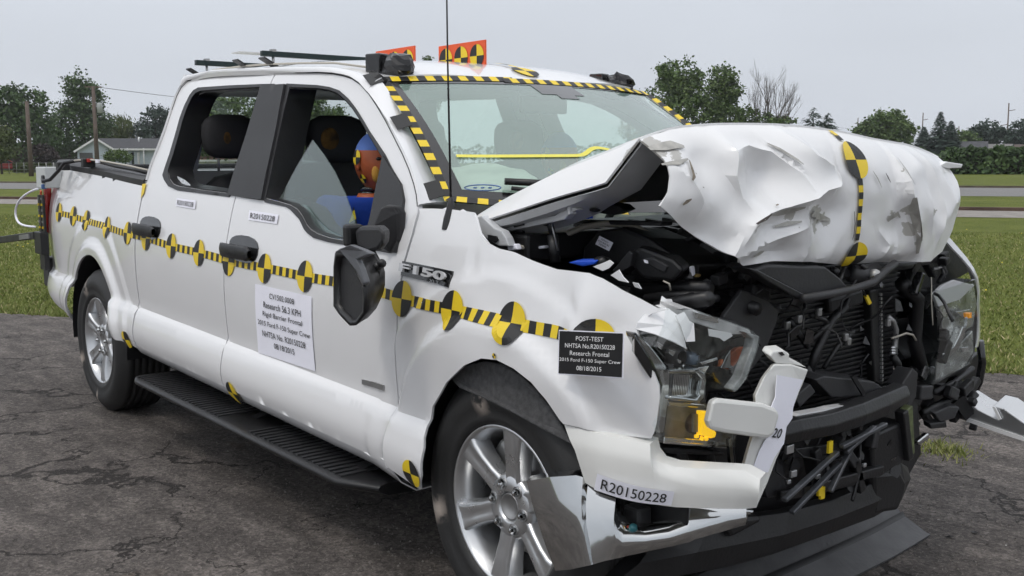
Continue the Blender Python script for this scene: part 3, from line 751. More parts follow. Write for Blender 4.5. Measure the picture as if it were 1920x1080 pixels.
# sail triangle panel
sail = panel('mirror_sail', SP([(722, 290), (738, 318), (756, 346), (761, 373), (757, 412), (752, 440), (745, 473), (700, 468), (688, 450), (698, 410), (710, 350), (717, 318)]), side(.012), DARK, MIR, step=.03, solid=.02)
# upright wedge on the sail
wd = [uy(u, v, y_) for u, v, y_ in ((697, 422, .0), (712, 388, .02), (722, 384, .03), (742, 386, .05), (748, 400, .06), (744, 450, .06), (730, 476, .05), (700, 455, .0))]
MB().prism(wd, (.005, .03, 0)).build('mirror_base', DARK, MIR, bevel=.012)
# knuckle / arm block
kb = [uy(u, v, -.10) for u, v in ((664, 432), (676, 424), (710, 424), (719, 432), (718, 455), (708, 470), (688, 474), (668, 462))]
MB().prism(kb, (-.03, .045, .0)).build('mirror_arm', DARK, MIR, bevel=.012)
MB().box(uy(662, 441, -.09), (.04, .06, .07)).build('mirror_arm_end', BLACK, MIR, bevel=.01)
# head: dark recessed face turned to the camera, housing behind
face_px = [(628, 474), (640, 470), (654, 480), (668, 508), (679, 532), (684, 548), (683, 590), (668, 610), (656, 611), (636, 590), (625, 574), (625, 500)]
face = [uy(u, v, lerp(-.20, -.235, (u-625)/60)) for u, v in face_px]
back_px = [(652, 466), (672, 462), (700, 474), (716, 490), (722, 510), (722, 534), (718, 552), (706, 578), (690, 596), (676, 604), (660, 590), (650, 560)]
back = [uy(u, v, lerp(-.10, -.06, (u-650)/70)) for u, v in back_px]
head = MB(); n = len(face)
cen = sum(face, Vector())/n; inner = [p.lerp(cen, .12) for p in face]; rec = [p+Vector((0, .018, 0)) for p in [q.lerp(cen, .03) for q in inner]]
head.loft([back, [p.lerp(q, .55)+Vector((0, .006, 0)) for p, q in zip(back, face)], face, inner, rec], closed=True); head.add(back, [tuple(range(n))])
head.build('mirror_housing', BLACK, MIR, True)
obj('mirror_plate', rec, [tuple(range(n))], DARK, MIR)
# painted cap: silver-grey shell on top
cap_px = [(626, 473), (636, 466), (655, 459), (680, 468), (696, 476), (668, 487), (676, 505), (684, 530), (680, 536), (668, 508), (652, 482)]
MB().prism([uy(u, v, lerp(-.245, -.17, max(0, (v-459)/77)) if u < 660 else -.235) for u, v in cap_px], (0, .02, 0)).build('mirror_cap', mat('grey_shell', (.10, .105, .115), .35), MIR, bevel=.004)
for (u, v) in ((716, 494), (708, 500), (700, 512)): MB().ball(uy(u, v, -.11), .014, 6).build('mirror_motor', BLACK, MIR, True)
MB().tube([uy(700, 470, -.09), uy(712, 492, -.10), uy(709, 520, -.11), uy(700, 560, -.10)], .006, 6).build('mirror_wire', BLACK, MIR, True)
# ------------------------------------------------------------------ target tape along the side
tape_px = [(107, 398), (140, 407), (160, 412), (205, 427), (240, 438), (273, 446), (322, 461), (373, 474), (428, 488), (498, 503), (572, 518), (622, 526), (700, 544), (760, 561), (848, 580), (958, 606), (1050, 623), (1110, 640), (1185, 655)]
TP = [S(u, v) for u, v in tape_px]
tz = lin(TP)
def side_tape(x0, x1, pitch=.026, wid=.034):
    n = max(1, int((x1-x0)/pitch)); V = []; F = []; I = []
    for k in range(n):
        a = lerp(x0, x1, k/n); b = lerp(x0, x1, (k+1)/n)
        q = len(V)
        for x, s_ in ((a, -1), (b, -1), (b, 1), (a, 1)):
            z = tz(x)+s_*wid/2+.0015*math.sin(x*9); V.append(Vector((x, ys(x, z)-.003, z)))
        F.append((q, q+1, q+2, q+3)); I.append(k % 2)
    obj('striped_tape', V, F, [YELLOW, TBLACK], TRUCK, idx=I)
def marker(fn, r, parent=TRUCK, flip=0, name='target_marker', n=32, half=False, rot=0.0, rim=False):
    V = [fn(0, 0)]; F = []; I = []
    rings = 3
    for q in range(1, rings+1):
        for k in range(n):
            t = 2*math.pi*k/n+rot; V.append(fn(math.cos(t)*r*q/rings, math.sin(t)*r*q/rings))
    for k in range(n):
        if half and k >= n//2: continue
        c = (k*4//n+flip) % 2; k2 = (k+1) % n
        F.append((0, 1+k, 1+k2)); I.append(c)
        for q in range(rings-1):
            F.append((1+q*n+k, 1+(q+1)*n+k, 1+(q+1)*n+k2, 1+q*n+k2)); I.append(c)
    return obj(name, V, F, [TBLACK, YELLOW], parent, idx=I)
def side_marker(u, v, r=.058, flip=0, off=.0045, half=False, parent=TRUCK):
    x0, z0 = S(u, v)
    return marker(lambda a, b: Vector((x0+a, ys(x0+a, z0+b)-off, z0+b)), r, parent, flip, half=half)
mk = [(111, 398, 1), (138, 405, 0), (163, 413, 0), (202, 426, 1), (240, 437, 0), (275, 447, 1), (322, 461, 1), (374, 474, 1), (430, 491, 0), (497, 503, 1), (573, 518, 1), (755, 560, 1), (849, 581, 1), (960, 605, 1), (1113, 641, 1)]
MX = []
for u, v, fl in mk:
    MX.append(S(u, v)[0]); side_marker(u, v, flip=fl)
for a, b in zip(MX, MX[1:]):
    if a < GX < b: side_tape(a+.05, GX-.004); side_tape(GX+.008, b-.05)
    else: side_tape(a+.045, b-.045)
# lower markers on the sill and fender bottom
for u, v, r, fl in ((236, 637, .045, 0), (438, 737, .05, 1), (772, 888, .045, 0)):
    side_marker(u, v, r, fl)
P_ = S(928, 667); marker(lambda a, b: Vector((P_[0]+a, ys(P_[0]+a, P_[1]+b)-.004, P_[1]+b)), .008, TRUCK, 0, n=12)
obj('tape_tab', [spx(269, 345, .006), spx(276, 344, .006), spx(272, 362, .006), spx(266, 372, .006)], [(0, 1, 2, 3)], YELLOW, TRUCK)
# ------------------------------------------------------------------ paper labels with print
def text_mesh(body, bold=.0, squeeze=1.0, shear=0.0):
    cu = bpy.data.curves.new('t', 'FONT');   cu.body = body; cu.size = 1; cu.align_x = 'CENTER'; cu.align_y = 'CENTER'; cu.offset = bold; cu.shear = shear; cu.resolution_u = 3
    o = bpy.data.objects.new('t', cu); COL.objects.link(o); bpy.context.view_layer.update()
    me = bpy.data.meshes.new_from_object(o); bpy.data.objects.remove(o); 
    V = [(v.co.x*squeeze, v.co.y) for v in me.vertices]; F = [tuple(p.vertices) for p in me.polygons]; bpy.data.meshes.remove(me)
    return V, F
def label(name, fn, lines, parent, paper=PAPER, ink=INK, border=None, n=(6, 4)):
    """fn(s,t,off): s,t in 0..1; lines: (text, s, t, width, height) with width, height as shares of the sheet"""
    o = MB().loft([[fn(i/n[0], j/n[1], .004) for j in range(n[1]+1)] for i in range(n[0]+1)]).build(name, paper, parent, True)
    if border:
        b = .018; MB().loft([[fn(lerp(b, 1-b, i/n[0]), lerp(b*1.3, 1-b*1.3, j/n[1]), .0055) for j in range(n[1]+1)] for i in range(n[0]+1)]).build('print_panel', border, o if o.parent else parent, True)
    for tx, s, t, wd, ht in lines:
        V, F = text_mesh(tx, .004)
        x0 = min(v[0] for v in V); x1 = max(v[0] for v in V); y0 = min(v[1] for v in V); y1 = max(v[1] for v in V)
        VV = [fn(s+(x-(x0+x1)/2)/(x1-x0)*wd, t+(y-(y0+y1)/2)/(y1-y0)*ht, .007) for x, y in V]
        obj('printed_text', VV, F, ink, o)
    return o
def bil(c, s, t):   # corners TL, TR, BR, BL
    a = Vector(c[0]).lerp(Vector(c[1]), s); b = Vector(c[3]).lerp(Vector(c[2]), s); return b.lerp(a, t)
def side_fn(px):
    c = [Vector((*S(u, v), 0)) for u, v in px]
    def fn(s, t, off):
        p = bil(c, s, t); return Vector((p.x, ys(p.x, p.y)-off, p.y))
    return fn
label('paper_label', side_fn([(333, 371), (369, 376), (367, 392), (331, 386)]), [('R20150228', .5, .5, .84, .56)], TRUCK)
label('paper_label', side_fn([(469, 394), (524, 402), (521, 420), (467, 412)]), [('R20150228', .5, .5, .84, .56)], TRUCK)
label('test_sheet', side_fn([(480, 532), (586, 556), (593, 696), (486, 661)]), [('CV1502.0008', .5, .88, .44, .075), ('Research 56.3 KPH', .5, .74, .66, .09), ('Rigid Barrier Frontal', .5, .60, .70, .09), ('2015 Ford F-150 Super Crew', .51, .46, .92, .09), ('NHTSA No. R20150228', .5, .32, .76, .085), ('08/18/2015', .5, .18, .36, .08)], TRUCK)
def flat_fn(px, y0, y1):
    c = [uy(u, v, y_) for (u, v), y_ in zip(px, (y0, y1, y1, y0))]; nr = (c[1]-c[0]).cross(c[3]-c[0]).normalized()
    if nr.y > 0: nr = -nr
    return lambda s, t, off: bil(c, s, t)+nr*off
label('placard', flat_fn([(1050, 618), (1173, 623), (1171, 709), (1048, 701)], -.04, -.035), [('POST-TEST', .5, .83, .42, .10), ('NHTSA No.R20150228', .5, .665, .76, .10), ('Research Frontal', .5, .50, .60, .10), ('2015 Ford F-150 Super Crew', .5, .335, .93, .10), ('08/18/2015', .5, .17, .38, .10)], TRUCK, ink=WINK, border=mat('print_black', (.012, .012, .013), .5))
# emblem on the fender
def em_fn(px): return side_fn(px)
ef = em_fn([(757, 489), (851, 508), (842, 538), (754, 516)])
EM = MB().loft([[ef(i/8, j/2, .006) for j in range(3)] for i in range(9)]).build('emblem', GLOSSBLACK, TRUCK, True, solid=.008, off=1)
V, F = text_mesh('F150', .03); x0 = min(v[0] for v in V); x1 = max(v[0] for v in V); y0 = min(v[1] for v in V); y1 = max(v[1] for v in V)
obj('emblem_letters', [ef(.49+(x-(x0+x1)/2)/(x1-x0)*.92, .64+(y-(y0+y1)/2)/(y1-y0)*.58, .022) for x, y in V], F, mat('bright_letters', (.72, .72, .73), .25, .35), EM, solid=.008)
V, F = text_mesh('XLT', .02); x0 = min(v[0] for v in V); x1 = max(v[0] for v in V); y0 = min(v[1] for v in V); y1 = max(v[1] for v in V)
obj('emblem_letters', [ef(.74+(x-(x0+x1)/2)/(x1-x0)*.20, .16+(y-(y0+y1)/2)/(y1-y0)*.2, .018) for x, y in V], F, ALLOY, EM)
eb = em_fn([(681, 711), (721, 722), (721, 732), (681, 720)])
MB().loft([[eb(i/2, j, .006) for j in range(2)] for i in range(3)]).build('badge', STEEL, TRUCK, solid=.005, off=1)
# whip antenna on the fender
ab = spx(836, 420)
AN = MB().lathe([(.030, -.012), (.024, .02), (.012, .06), (.006, .085), (.0, .09)], ab+Vector((0, .02, -.005)), 'z', 14).build('antenna', BLACK, TRUCK, True)
MB().tube([ab+Vector((0, .02, .06)), ab+Vector((-.008, .02, .5)), ab+Vector((-.01, .02, 1.05))], [.0042, .003, .0022], 6).build('antenna_mast', BLACK, TRUCK, True)
# tail lamp, rear accelerometer box, bracket plates
def tp_(u, v, y): return uy(u, v, y)
tl = [Vector((-1.14+.0, .155, z)) for z in (1.24, .95)]
MB().prism([(-1.12, .10, 1.25), (-1.15, .15, 1.26), (-1.16, .15, .96), (-1.13, .085, .94)], (.05, -.002, 0)).build('tail_lamp', REDLENS, TRUCK, bevel=.01)
MB().prism([(-1.085, .085, 1.22), (-1.11, .09, 1.23), (-1.11, .075, 1.0), (-1.085, .07, .99)], (0, -.012, 0)).build('tail_lamp_strip', mat('orange_lens', (.5, .06, .01), .2), TRUCK, bevel=.004)
bx = uy(93, 344, .02)
MB().box((-.93, .09, 1.31), (.20, .10, .13)).build('sensor_box', mat('grey_box', (.55, .57, .57), .4), TRUCK, bevel=.006)
MB().box((-.86, .045, 1.30), (.05, .03, .05)).build('sensor_plug', DARK, TRUCK, bevel=.006)
MB().box((-.86, .04, 1.255), (.03, .03, .03)).build('sensor_plug', mat('blue_tape', (.05, .12, .3), .5), TRUCK, bevel=.006)
MB().tube([(-.85, .03, 1.30), (-.80, .02, 1.29), (-.72, .04, 1.30), (-.62, .06, 1.35), (-.55, .08, 1.40), (-.45, .13, 1.415), (-.2, .16, 1.41), (.1, .16, 1.385), (.4, .15, 1.37), (.68, .14, 1.35)], .011, 8).build('sensor_cable', BLACK, TRUCK, True)
MB().tube([(-.5, .11, 1.412), (-.3, .14, 1.42), (0, .155, 1.405), (.35, .15, 1.385), (.69, .145, 1.36)], .006, 6).build('sensor_cable', HOSE, TRUCK, True)
for x in (-.66, -.30): MB().box((x, .10 if x < -.5 else .14, 1.38 if x < -.5 else 1.40), (.05, .07, .05)).build('tape_wrap', TBLACK, TRUCK, bevel=.006)
MB().box((-.13, .15, 1.41), (.05, .03, .02)).build('tape_wrap', PAPER, TRUCK); MB().box((-.28, .14, 1.415), (.05, .03, .02)).build('tape_wrap', mat('red_tape', (.5, .04, .03), .6), TRUCK)
pl = MB()
for dx in (-.035, .035):
    pl.box((-1.0+dx, .055, 1.07), (.045, .012, .26))
PLT = pl.build('bracket_plate', BLACK, TRUCK)
for dx in (-.035, .035):
    for k in range(7): MB().box((-1.0+dx, .046, .96+k*.036), (.014, .008, .014)).build('bolt_hole', YELLOW if k % 2 else STEEL, PLT)
MB().box((-.99, .04, .90), (.15, .05, .14)).build('bracket_plate', BLACK, TRUCK, bevel=.006); MB().box((-.98, .05, .79), (.11, .03, .12)).build('bracket_plate', BLACK, TRUCK, bevel=.004)
# ------------------------------------------------------------------ crumpled hood
zr = spline([(.10, 1.44), (.2, 1.462), (.3, 1.488), (.45, 1.503), (.7, 1.508), (1.0, 1.497), (1.3, 1.468), (1.55, 1.448), (1.7, 1.425), (1.85, 1.40), (1.95, 1.385)])
CREASE = [  # image polyline on the hood front, height, width, which side falls away sharply
    ([(1386, 421), (1411, 399), (1455, 387), (1488, 371), (1513, 356), (1539, 349), (1559, 335), (1564, 316)], .060, .045, 1),
    ([(1353, 490), (1386, 421), (1411, 399)], .040, .035, -1),
    ([(1375, 284), (1419, 272), (1455, 284), (1484, 324), (1493, 360)], .030, .035, -1),
    ([(1379, 262), (1379, 285), (1374, 330), (1384, 372)], .030, .03, 1),
    ([(1492, 236), (1513, 291), (1535, 308), (1562, 317)], .028, .035, -1),
    ([(1360, 488), (1419, 455), (1492, 426)], .030, .03, 1),
    ([(1492, 400), (1499, 450), (1495, 494)], .022, .03, 1),
    ([(1692, 285), (1690, 330), (1689, 364), (1700, 404), (1708, 440), (1716, 482)], .045, .03, 1),
    ([(1735, 290), (1742, 330), (1738, 400), (1745, 450)], .020, .03, -1),
    ([(1765, 290), (1770, 340), (1772, 400), (1760, 450)], .028, .025, -1),
    ([(1255, 300), (1290, 330), (1310, 380), (1300, 430)], .018, .05, 1),
    ([(1455, 262), (1480, 300), (1492, 318)], .016, .02, 1),
    ([(1640, 430), (1660, 460), (1650, 488)], .014, .03, 1),
]
def pyz(u, v, x=4.15): p = ux(u, v, x); return (p.y, p.z)
CR = [([pyz(*p) for p in pts], a, w_, sg) for pts, a, w_, sg in CREASE]
def seg_d(p, a, b):
    ax, ay = a; bx, by = b; dx, dy = bx-ax, by-ay; t = max(0, min(1, ((p[0]-ax)*dx+(p[1]-ay)*dy)/(dx*dx+dy*dy+1e-12)))
    qx, qy = ax+dx*t, ay+dy*t; return math.hypot(p[0]-qx, p[1]-qy), dx*(p[1]-ay)-dy*(p[0]-ax), t
HDENT = [(1440, 325, .10, .085, -.095), (1290, 440, .10, .06, -.045), (1450, 470, .08, .03, -.03), (1335, 300, .07, .06, -.04), (1300, 380, .09, .09, .03), (1420, 390, .07, .04, .028), (1520, 285, .07, .06, .015), (1560, 395, .06, .05, -.02), (1545, 355, .05, .03, .02), (1460, 450, .10, .03, .022), (1640, 330, .10, .1, .012), (1720, 400, .05, .08, .02), (1745, 340, .05, .06, -.018), (1320, 430, .1, .06, -.015), (1655, 440, .07, .05, -.012)]
HD = [(*pyz(u, v), sx, sz, a*.78) for u, v, sx, sz, a in HDENT]
def zbot(y): return lin([(.2, 1.29), (.35, 1.21), (.58, 1.10), (1.0, 1.085), (1.40, 1.08), (1.6, 1.18), (1.85, 1.30)])(y)
def hx(y, z):
    d = max(0, zr(y)-z); b = max(0, z-zbot(y))
    x = 4.166-.106*math.exp(-d/.062)-.045*math.exp(-b/.022)*sstep((y-.60)/.06)*sstep((1.42-y)/.06)-.07*((y-1.0)/.85)**2*(1 if y > 1 else .35)
    for pts, a, w_, sg in CR:
        best = (9, 0, 0)
        for i in range(len(pts)-1):
            q = seg_d((y, z), pts[i], pts[i+1])
            if q[0] < best[0]: best = (q[0], q[1], i+q[2])
        if best[0] < .25:
            e_ = math.sin(math.pi*min(1, max(0, (best[2]+.35)/(len(pts)-.3))))
            x += e_*a*math.exp(-best[0]/(w_*1.5 if best[1]*sg > 0 else w_*.42))
    for cy, cz, sy, sz, a in HD: x += a*math.exp(-((y-cy)/sy)**2-((z-cz)/sz)**2)
    k = min(1, d/.08)*min(1, (b+.02)/.05)
    dd, _ = noise.voronoi(Vector((y*4.2+3, z*4.6, 1.7))); x += k*.036*(dd[0]-.4)*(1.2 if y < .9 or y > 1.25 else .35)
    x -= k*.020*abs(noise.noise(Vector((y*3.1+7, z*4.2, .3))))*(1.3 if y < .95 else .8)
    x += k*.004*noise.noise(Vector((y*14, z*14, 0)))
    return x
h_edge = [(1249, 268), (1254, 300), (1252, 330), (1245, 358), (1231, 386), (1262, 412), (1300, 440), (1338, 470), (1368, 496), (1430, 488), (1500, 489), (1560, 495), (1578, 497), (1640, 492), (1700, 490), (1728, 489), (1745, 470), (1770, 430), (1790, 385), (1802, 340), (1804, 316)]
hp = [pyz(u, v, 4.13) for u, v in h_edge[:8]]+[pyz(u, v, 4.12) for u, v in h_edge[8:16]]+[pyz(u, v, 4.09) for u, v in h_edge[16:]]
hp += [(y, zr(y)) for y in [lerp(hp[-1][0], .205, k/30) for k in range(0, 31)]]
vs, F = cdt(hp, [], .013, [[p for p in densify(c[0], .013)[:-1] if inside(p, hp)] if 0 else [p for p in c[0] if inside(p, hp)] for c in CR])
V = [Vector((hx(v.x, v.y), v.x, v.y)) for v in vs]
# rear half: sheet from the ridge back to the cowl
nr, nc = 18, 44
y0h, y1h = .205, hp[20][0]
rows = []
for i in range(nc+1):
    y = lerp(y0h, y1h, i/nc); r = []
    a = abs(2*i/nc-1); X0 = hx(y, zr(y)); Z0 = zr(y)
    for j in range(nr+1):
        t = j/nr; yr_ = lerp(y, .165+(2*YC-.33)*i/nc, t)
        xr = lerp(X0, 3.34+.16*(1-a*a), t)
        drop = .085*max(0, (a-.88)/.12)**1.6*(1-.3*t)
        z = lerp(Z0, 1.265+.02*(1-a*a), t)+.05*math.sin(math.pi*t)*(1-a**4)-drop*min(1, t*6)
        z += .008*noise.noise(Vector((xr*5, yr_*5, 3)))*math.sin(math.pi*t)
        r.append(Vector((xr, yr_, z)))
    rows.append(r)
mh = MB(); mh.add(V, F); mh.loft(rows)
lrows = [[p+Vector((-.03, 0, -.035)) for p in r[1:-1]] for r in rows[2:-2]]
HOOD = mh.build('hood', SCRAPED, TRUCK, True, solid=.006)
HOOD.modifiers['split'].split_angle = .36
at = HOOD.data.attributes.new('scrape', 'FLOAT', 'POINT')
vals = []
SCR = [(pyz(1268, 276), .05, .95), (pyz(1285, 292), .045, .8), (pyz(1275, 310), .03, .6), (pyz(1525, 408), .05, 1.0), (pyz(1545, 418), .04, .9), (pyz(1500, 412), .05, .6), (pyz(1440, 412), .05, .8), (pyz(1465, 402), .04, .8), (pyz(1480, 418), .04, .6), (pyz(1695, 395), .035, 1.0), (pyz(1702, 425), .035, 1.0), (pyz(1710, 455), .025, .9), (pyz(1668, 405), .04, .8), (pyz(1750, 396), .025, .8), (pyz(1425, 472), .03, .8), (pyz(1395, 425), .03, .7), (pyz(1692, 320), .02, .9), (pyz(1475, 285), .02, .7)]
for v in mh.V:
    s_ = .0
    if v.x > 3.95:
        for (cy, cz), r, a in SCR:
            s_ = max(s_, a*math.exp(-((v.y-cy)**2+(v.z-cz)**2)/(r*r)))
    vals.append(s_)
at.data.foreach_set('value', vals)
MB().loft(lrows).build('hood_liner', BLACK, HOOD, True)
# inner hood panel seen from below along the near edge
rows = []
for k in range(15):
    t = k/14; p = rows_p = None
    a = rows
    src = mh.V[len(V)+0*(nr+1)+int(round(t*nr))]
    e_ = .25+.75*sstep(t/.5); q = Vector(src); rows.append([q+Vector((0, .004, -.008)), q+Vector((-.01, .012, (-.020-.012*math.sin(math.pi*t))*e_)), q+Vector((-.01, .05, (-.026-.012*math.sin(math.pi*t))*e_)), q+Vector((-.02, .11, (-.050-.02*math.sin(math.pi*t))*e_)), q+Vector((-.02, .15, -.045*e_))])
MB().loft(rows).build('hood_inner_panel', PRIMER, HOOD, True, solid=.003)
for t in (.35, .62, .8):
    q = mh.V[len(V)+int(t*nr)]; MB().ball(q+Vector((0, .075, -.05)), (.02, .012, .006), 6).build('hood_bump_stop', BLACK, HOOD)
# tape down the hood centre and its two markers
tp = [(1556, 246), (1580, 268), (1597, 300), (1607, 330), (1609, 370), (1607, 430), (1604, 460), (1590, 485), (1580, 496)]
def hood_at(y, z, off=.006): return Vector((hx(y, z)+off, y, z))
zs = [lerp(1.365, 1.135, k/9) for k in range(10)]
for q, (za, zb2) in enumerate([(lerp(1.355, 1.16, k/9), lerp(1.355, 1.16, (k+1)/9)) for k in range(9)]):
    pass
V_ = []; F_ = []; I_ = []
ts = [1.497, 1.482, 1.467]+[lerp(1.352, 1.165, k/9) for k in range(10)]
for q, (a, b) in enumerate(zip(ts, ts[1:])):
    if abs(a-1.467) < 1e-6: continue
    n0 = len(V_); m_ = 3
    for k in range(m_+1):
        z = lerp(a, b, k/m_)
        for dy in (-.011, .011): V_.append(hood_at(YC+dy+.012*math.sin((z-1.1)*9), z))
    for k in range(m_): F_.append((n0+2*k, n0+2*k+1, n0+2*k+3, n0+2*k+2)); I_.append(q % 2)
n_up = 2*8
obj('striped_tape', V_[:n_up], F_[:6], [YELLOW, TBLACK], TRUCK, idx=I_[:6])
obj('striped_tape', V_[n_up:], [tuple(k-n_up for k in f) for f in F_[6:]], [YELLOW, TBLACK], TRUCK, idx=I_[6:])
marker(lambda a, b: hood_at(YC+a+.010, 1.408+b, .009), .056, TRUCK, 0)
marker(lambda a, b: hood_at(YC+a+.010, max(1.086, 1.118+b*.75), .010+max(0, -b)*.02), .056, TRUCK, 1)
# tape and marker on the roof front
rp_ = []
def roof_pt(y, s, off=.006):
    a = abs(y-YC)/(YC-.285); x = lerp(.8, header(y)-.01, s); return Vector((x, y, lerp(zc_roof(x), 1.745, a**3.2)+off))
marker(lambda a, b: roof_pt(YC+a, .955+b/1.9, .005), .058, TRUCK, 0)
V_ = []; F_ = []; I_ = []
for k in range(5):
    n0 = len(V_); V_ += [roof_pt(YC-.012, .80+k*.025), roof_pt(YC+.012, .80+k*.025), roof_pt(YC+.012, .825+k*.025), roof_pt(YC-.012, .825+k*.025)]; F_.append((n0, n0+1, n0+2, n0+3)); I_.append(k % 2)
obj('striped_tape', V_, F_, [YELLOW, TBLACK], TRUCK, idx=I_)
# rub marks and gouges across the hood front
def gouge(px, w_, m):
    P = [pyz(u, v) for u, v in px]; rows = []
    for k, (y, z) in enumerate(P):
        a = P[max(0, k-1)]; b = P[min(len(P)-1, k+1)]; d = math.hypot(b[0]-a[0], b[1]-a[1]); ny, nz_ = -(b[1]-a[1])/d, (b[0]-a[0])/d; q = w_*(.35 if k in (0, len(P)-1) else 1)
        rows.append([hood_at(y-ny*q, z-nz_*q, .0075), hood_at(y+ny*q, z+nz_*q, .0075)])
    MB().loft(rows).build('gouge', m, HOOD)
GOU = mat('brown_rub', (.20, .17, .13), .8, var=.3, vscale=40); GREYM = mat('bare_metal', (.40, .39, .36), .45, .3, var=.2, vscale=40); SOOT = mat('dark_scratch', (.06, .05, .045), .8)
for px, w_, m_ in (([(1306, 300), (1300, 315), (1295, 330), (1290, 338)], .006, GOU), ([(1274, 384), (1280, 378), (1287, 373)], .005, GOU), ([(1591, 396), (1592, 420), (1590, 440), (1587, 449)], .0028, SOOT), ([(1654, 324), (1657, 333), (1661, 342)], .0035, SOOT), ([(1630, 320), (1636, 335), (1642, 352)], .0025, GREYM), ([(1308, 350), (1312, 352)], .004, GOU), ([(1302, 324), (1306, 326)], .003, GOU), ([(1430, 384), (1438, 382)], .004, GOU),
                   ([(1456, 268), (1468, 280), (1484, 300), (1490, 308)], .004, GREYM), ([(1690, 370), (1694, 390), (1702, 420), (1708, 445), (1714, 475)], .008, GREYM), ([(1696, 384), (1704, 418), (1710, 450)], .003, SOOT), ([(1692, 295), (1691, 320), (1690, 345)], .004, GREYM), ([(1415, 402), (1440, 399), (1460, 395), (1482, 388)], .008, GREYM), ([(1500, 404), (1516, 400), (1530, 406), (1556, 412)], .010, GREYM), ([(1514, 414), (1526, 402), (1534, 416)], .010, GREYM), ([(1440, 424), (1460, 418), (1480, 414)], .006, GREYM), ([(1255, 278), (1275, 274), (1295, 270), (1312, 274)], .010, GREYM), ([(1256, 308), (1280, 304), (1304, 298)], .006, GREYM), ([(1398, 480), (1416, 474), (1430, 471)], .006, GREYM), ([(1660, 412), (1676, 400), (1684, 408)], .008, GREYM), ([(1742, 396), (1756, 394)], .007, GREYM), ([(1386, 418), (1400, 408), (1412, 399)], .004, SOOT)):
    gouge(px, w_, m_)
# bent tab at the far hood corner
MB().prism([ux(u, v, 4.06) for u, v in ((1760, 312), (1775, 303), (1806, 308), (1803, 315), (1778, 316))], (-.05, 0, .004)).build('hood_tab', WHITE, HOOD, bevel=.003)
# ------------------------------------------------------------------ engine bay
def PR(name, px, y=None, x=None, dv=(0, .03, 0), m=BLACK, bevel=.004, parent=TRUCK, z=None):
    P = [uy(u, v, y) if y is not None else ux(u, v, x) if x is not None else uz(u, v, z) for u, v in px]
    return MB().prism(P, dv).build(name, m, parent, bevel=bevel)
PR('hood_hinge', [(892, 408), (902, 404), (914, 416), (926, 427), (940, 433), (948, 446), (954, 462), (935, 461), (915, 450), (900, 436)], y=.15, m=PRIMER)
PR('hinge_slot', [(914, 440), (930, 443), (933, 450), (928, 455), (915, 450)], y=.143, m=BLACK, dv=(0, .005, 0), bevel=0)
PR('hinge_arm', [(922, 426), (960, 420), (1005, 412), (1040, 404), (1052, 396), (1075, 389), (1082, 393), (1066, 402), (1058, 412), (1040, 416), (1000, 424), (960, 432), (934, 434)], y=.22, m=PRIMER)
PR('hinge_slot', [(962, 421), (978, 417), (982, 422), (964, 427)], y=.213, m=BLACK, dv=(0, .005, 0), bevel=0)
PR('hinge_pin', [(1062, 386), (1066, 385), (1068, 402), (1064, 404)], y=.21, m=PRIMER)
MB().tube([uy(1026, 398, .25), uy(1036, 440, .25)], .010, 8).tube([uy(1036, 440, .25), uy(1042, 492, .25)], .016, 8).build('gas_strut', BLACK, TRUCK, True)
MB().tube([uy(1030, 400, .245), uy(1046, 470, .245)], .003, 5).build('strut_rod', STEEL, TRUCK, True)
# cowl grille with slats
cw = MB().box((3.46, YC, 1.15), (.22, 1.6, .08)).build('cowl_grille', BLACK, TRUCK, bevel=.01)
for k in range(9):
    y = .55+k*.085; MB().bar((3.42, y, 1.20), (3.62, y+.03, 1.175), .025, .012).build('slat', DARK, cw)
PR('cowl_cover', [(1086, 386), (1115, 378), (1160, 385), (1172, 395), (1150, 404), (1100, 396)], y=.42, m=DARK, dv=(-.05, .10, 0))
PR('cowl_cover', [(1060, 412), (1240, 416), (1240, 424), (1060, 419)], y=.45, m=DARK, dv=(0, .05, 0))
MB().tube([uy(1000, 456, .33), uy(1030, 452, .35), uy(1060, 440, .38), uy(1095, 425, .42), uy(1135, 419, .45), uy(1170, 419, .48), uy(1195, 427, .5), uy(1218, 441, .52)], .010, 8).build('beige_hose', HOSE, TRUCK, True)
MB().tube([uy(945, 456, .19), uy(965, 462, .2), uy(984, 464, .22)], .007, 6).build('beige_hose', HOSE, TRUCK, True)
PR('connector', [(950, 459), (966, 457), (970, 468), (952, 470)], y=.17, m=PAPER, dv=(0, .02, 0))
PR('connector', [(1008, 462), (1020, 460), (1020, 466), (1008, 467)], y=.26, m=PAPER, dv=(0, .02, 0))
# engine mass
EB = MB().box((3.60, YC+.05, .82), (.62, 1.15, .50)).build('engine_block', BLACK, TRUCK, bevel=.04)
random.seed(3)
for k in range(26):
    x = random.uniform(3.45, 3.98); y = random.uniform(.35, 1.6); z = random.uniform(.92, 1.13)
    MB().box((x, y, z), (random.uniform(.05, .2), random.uniform(.05, .22), random.uniform(.03, .12)), Matrix.Rotation(random.uniform(-.5, .5), 3, 'Z') @ Matrix.Rotation(random.uniform(-.4, .4), 3, 'X')).build('engine_part', random.choice([BLACK, BLACK, DARK, ALUMIN if k % 9 == 0 else BLACK]), TRUCK, bevel=.012)
PR('air_box', [(1092, 462), (1120, 432), (1165, 425), (1215, 446), (1262, 478), (1285, 500), (1262, 530), (1195, 528), (1170, 500), (1130, 492), (1090, 490)], y=.42, dv=(-.05, .25, -.02), m=BLACK, bevel=.012)
af = [uy(u, v, .41) for u, v in ((1124, 442), (1150, 455), (1142, 471), (1116, 458))]
obj('part_sticker', af, [(0, 1, 2, 3)], PAPER, TRUCK)
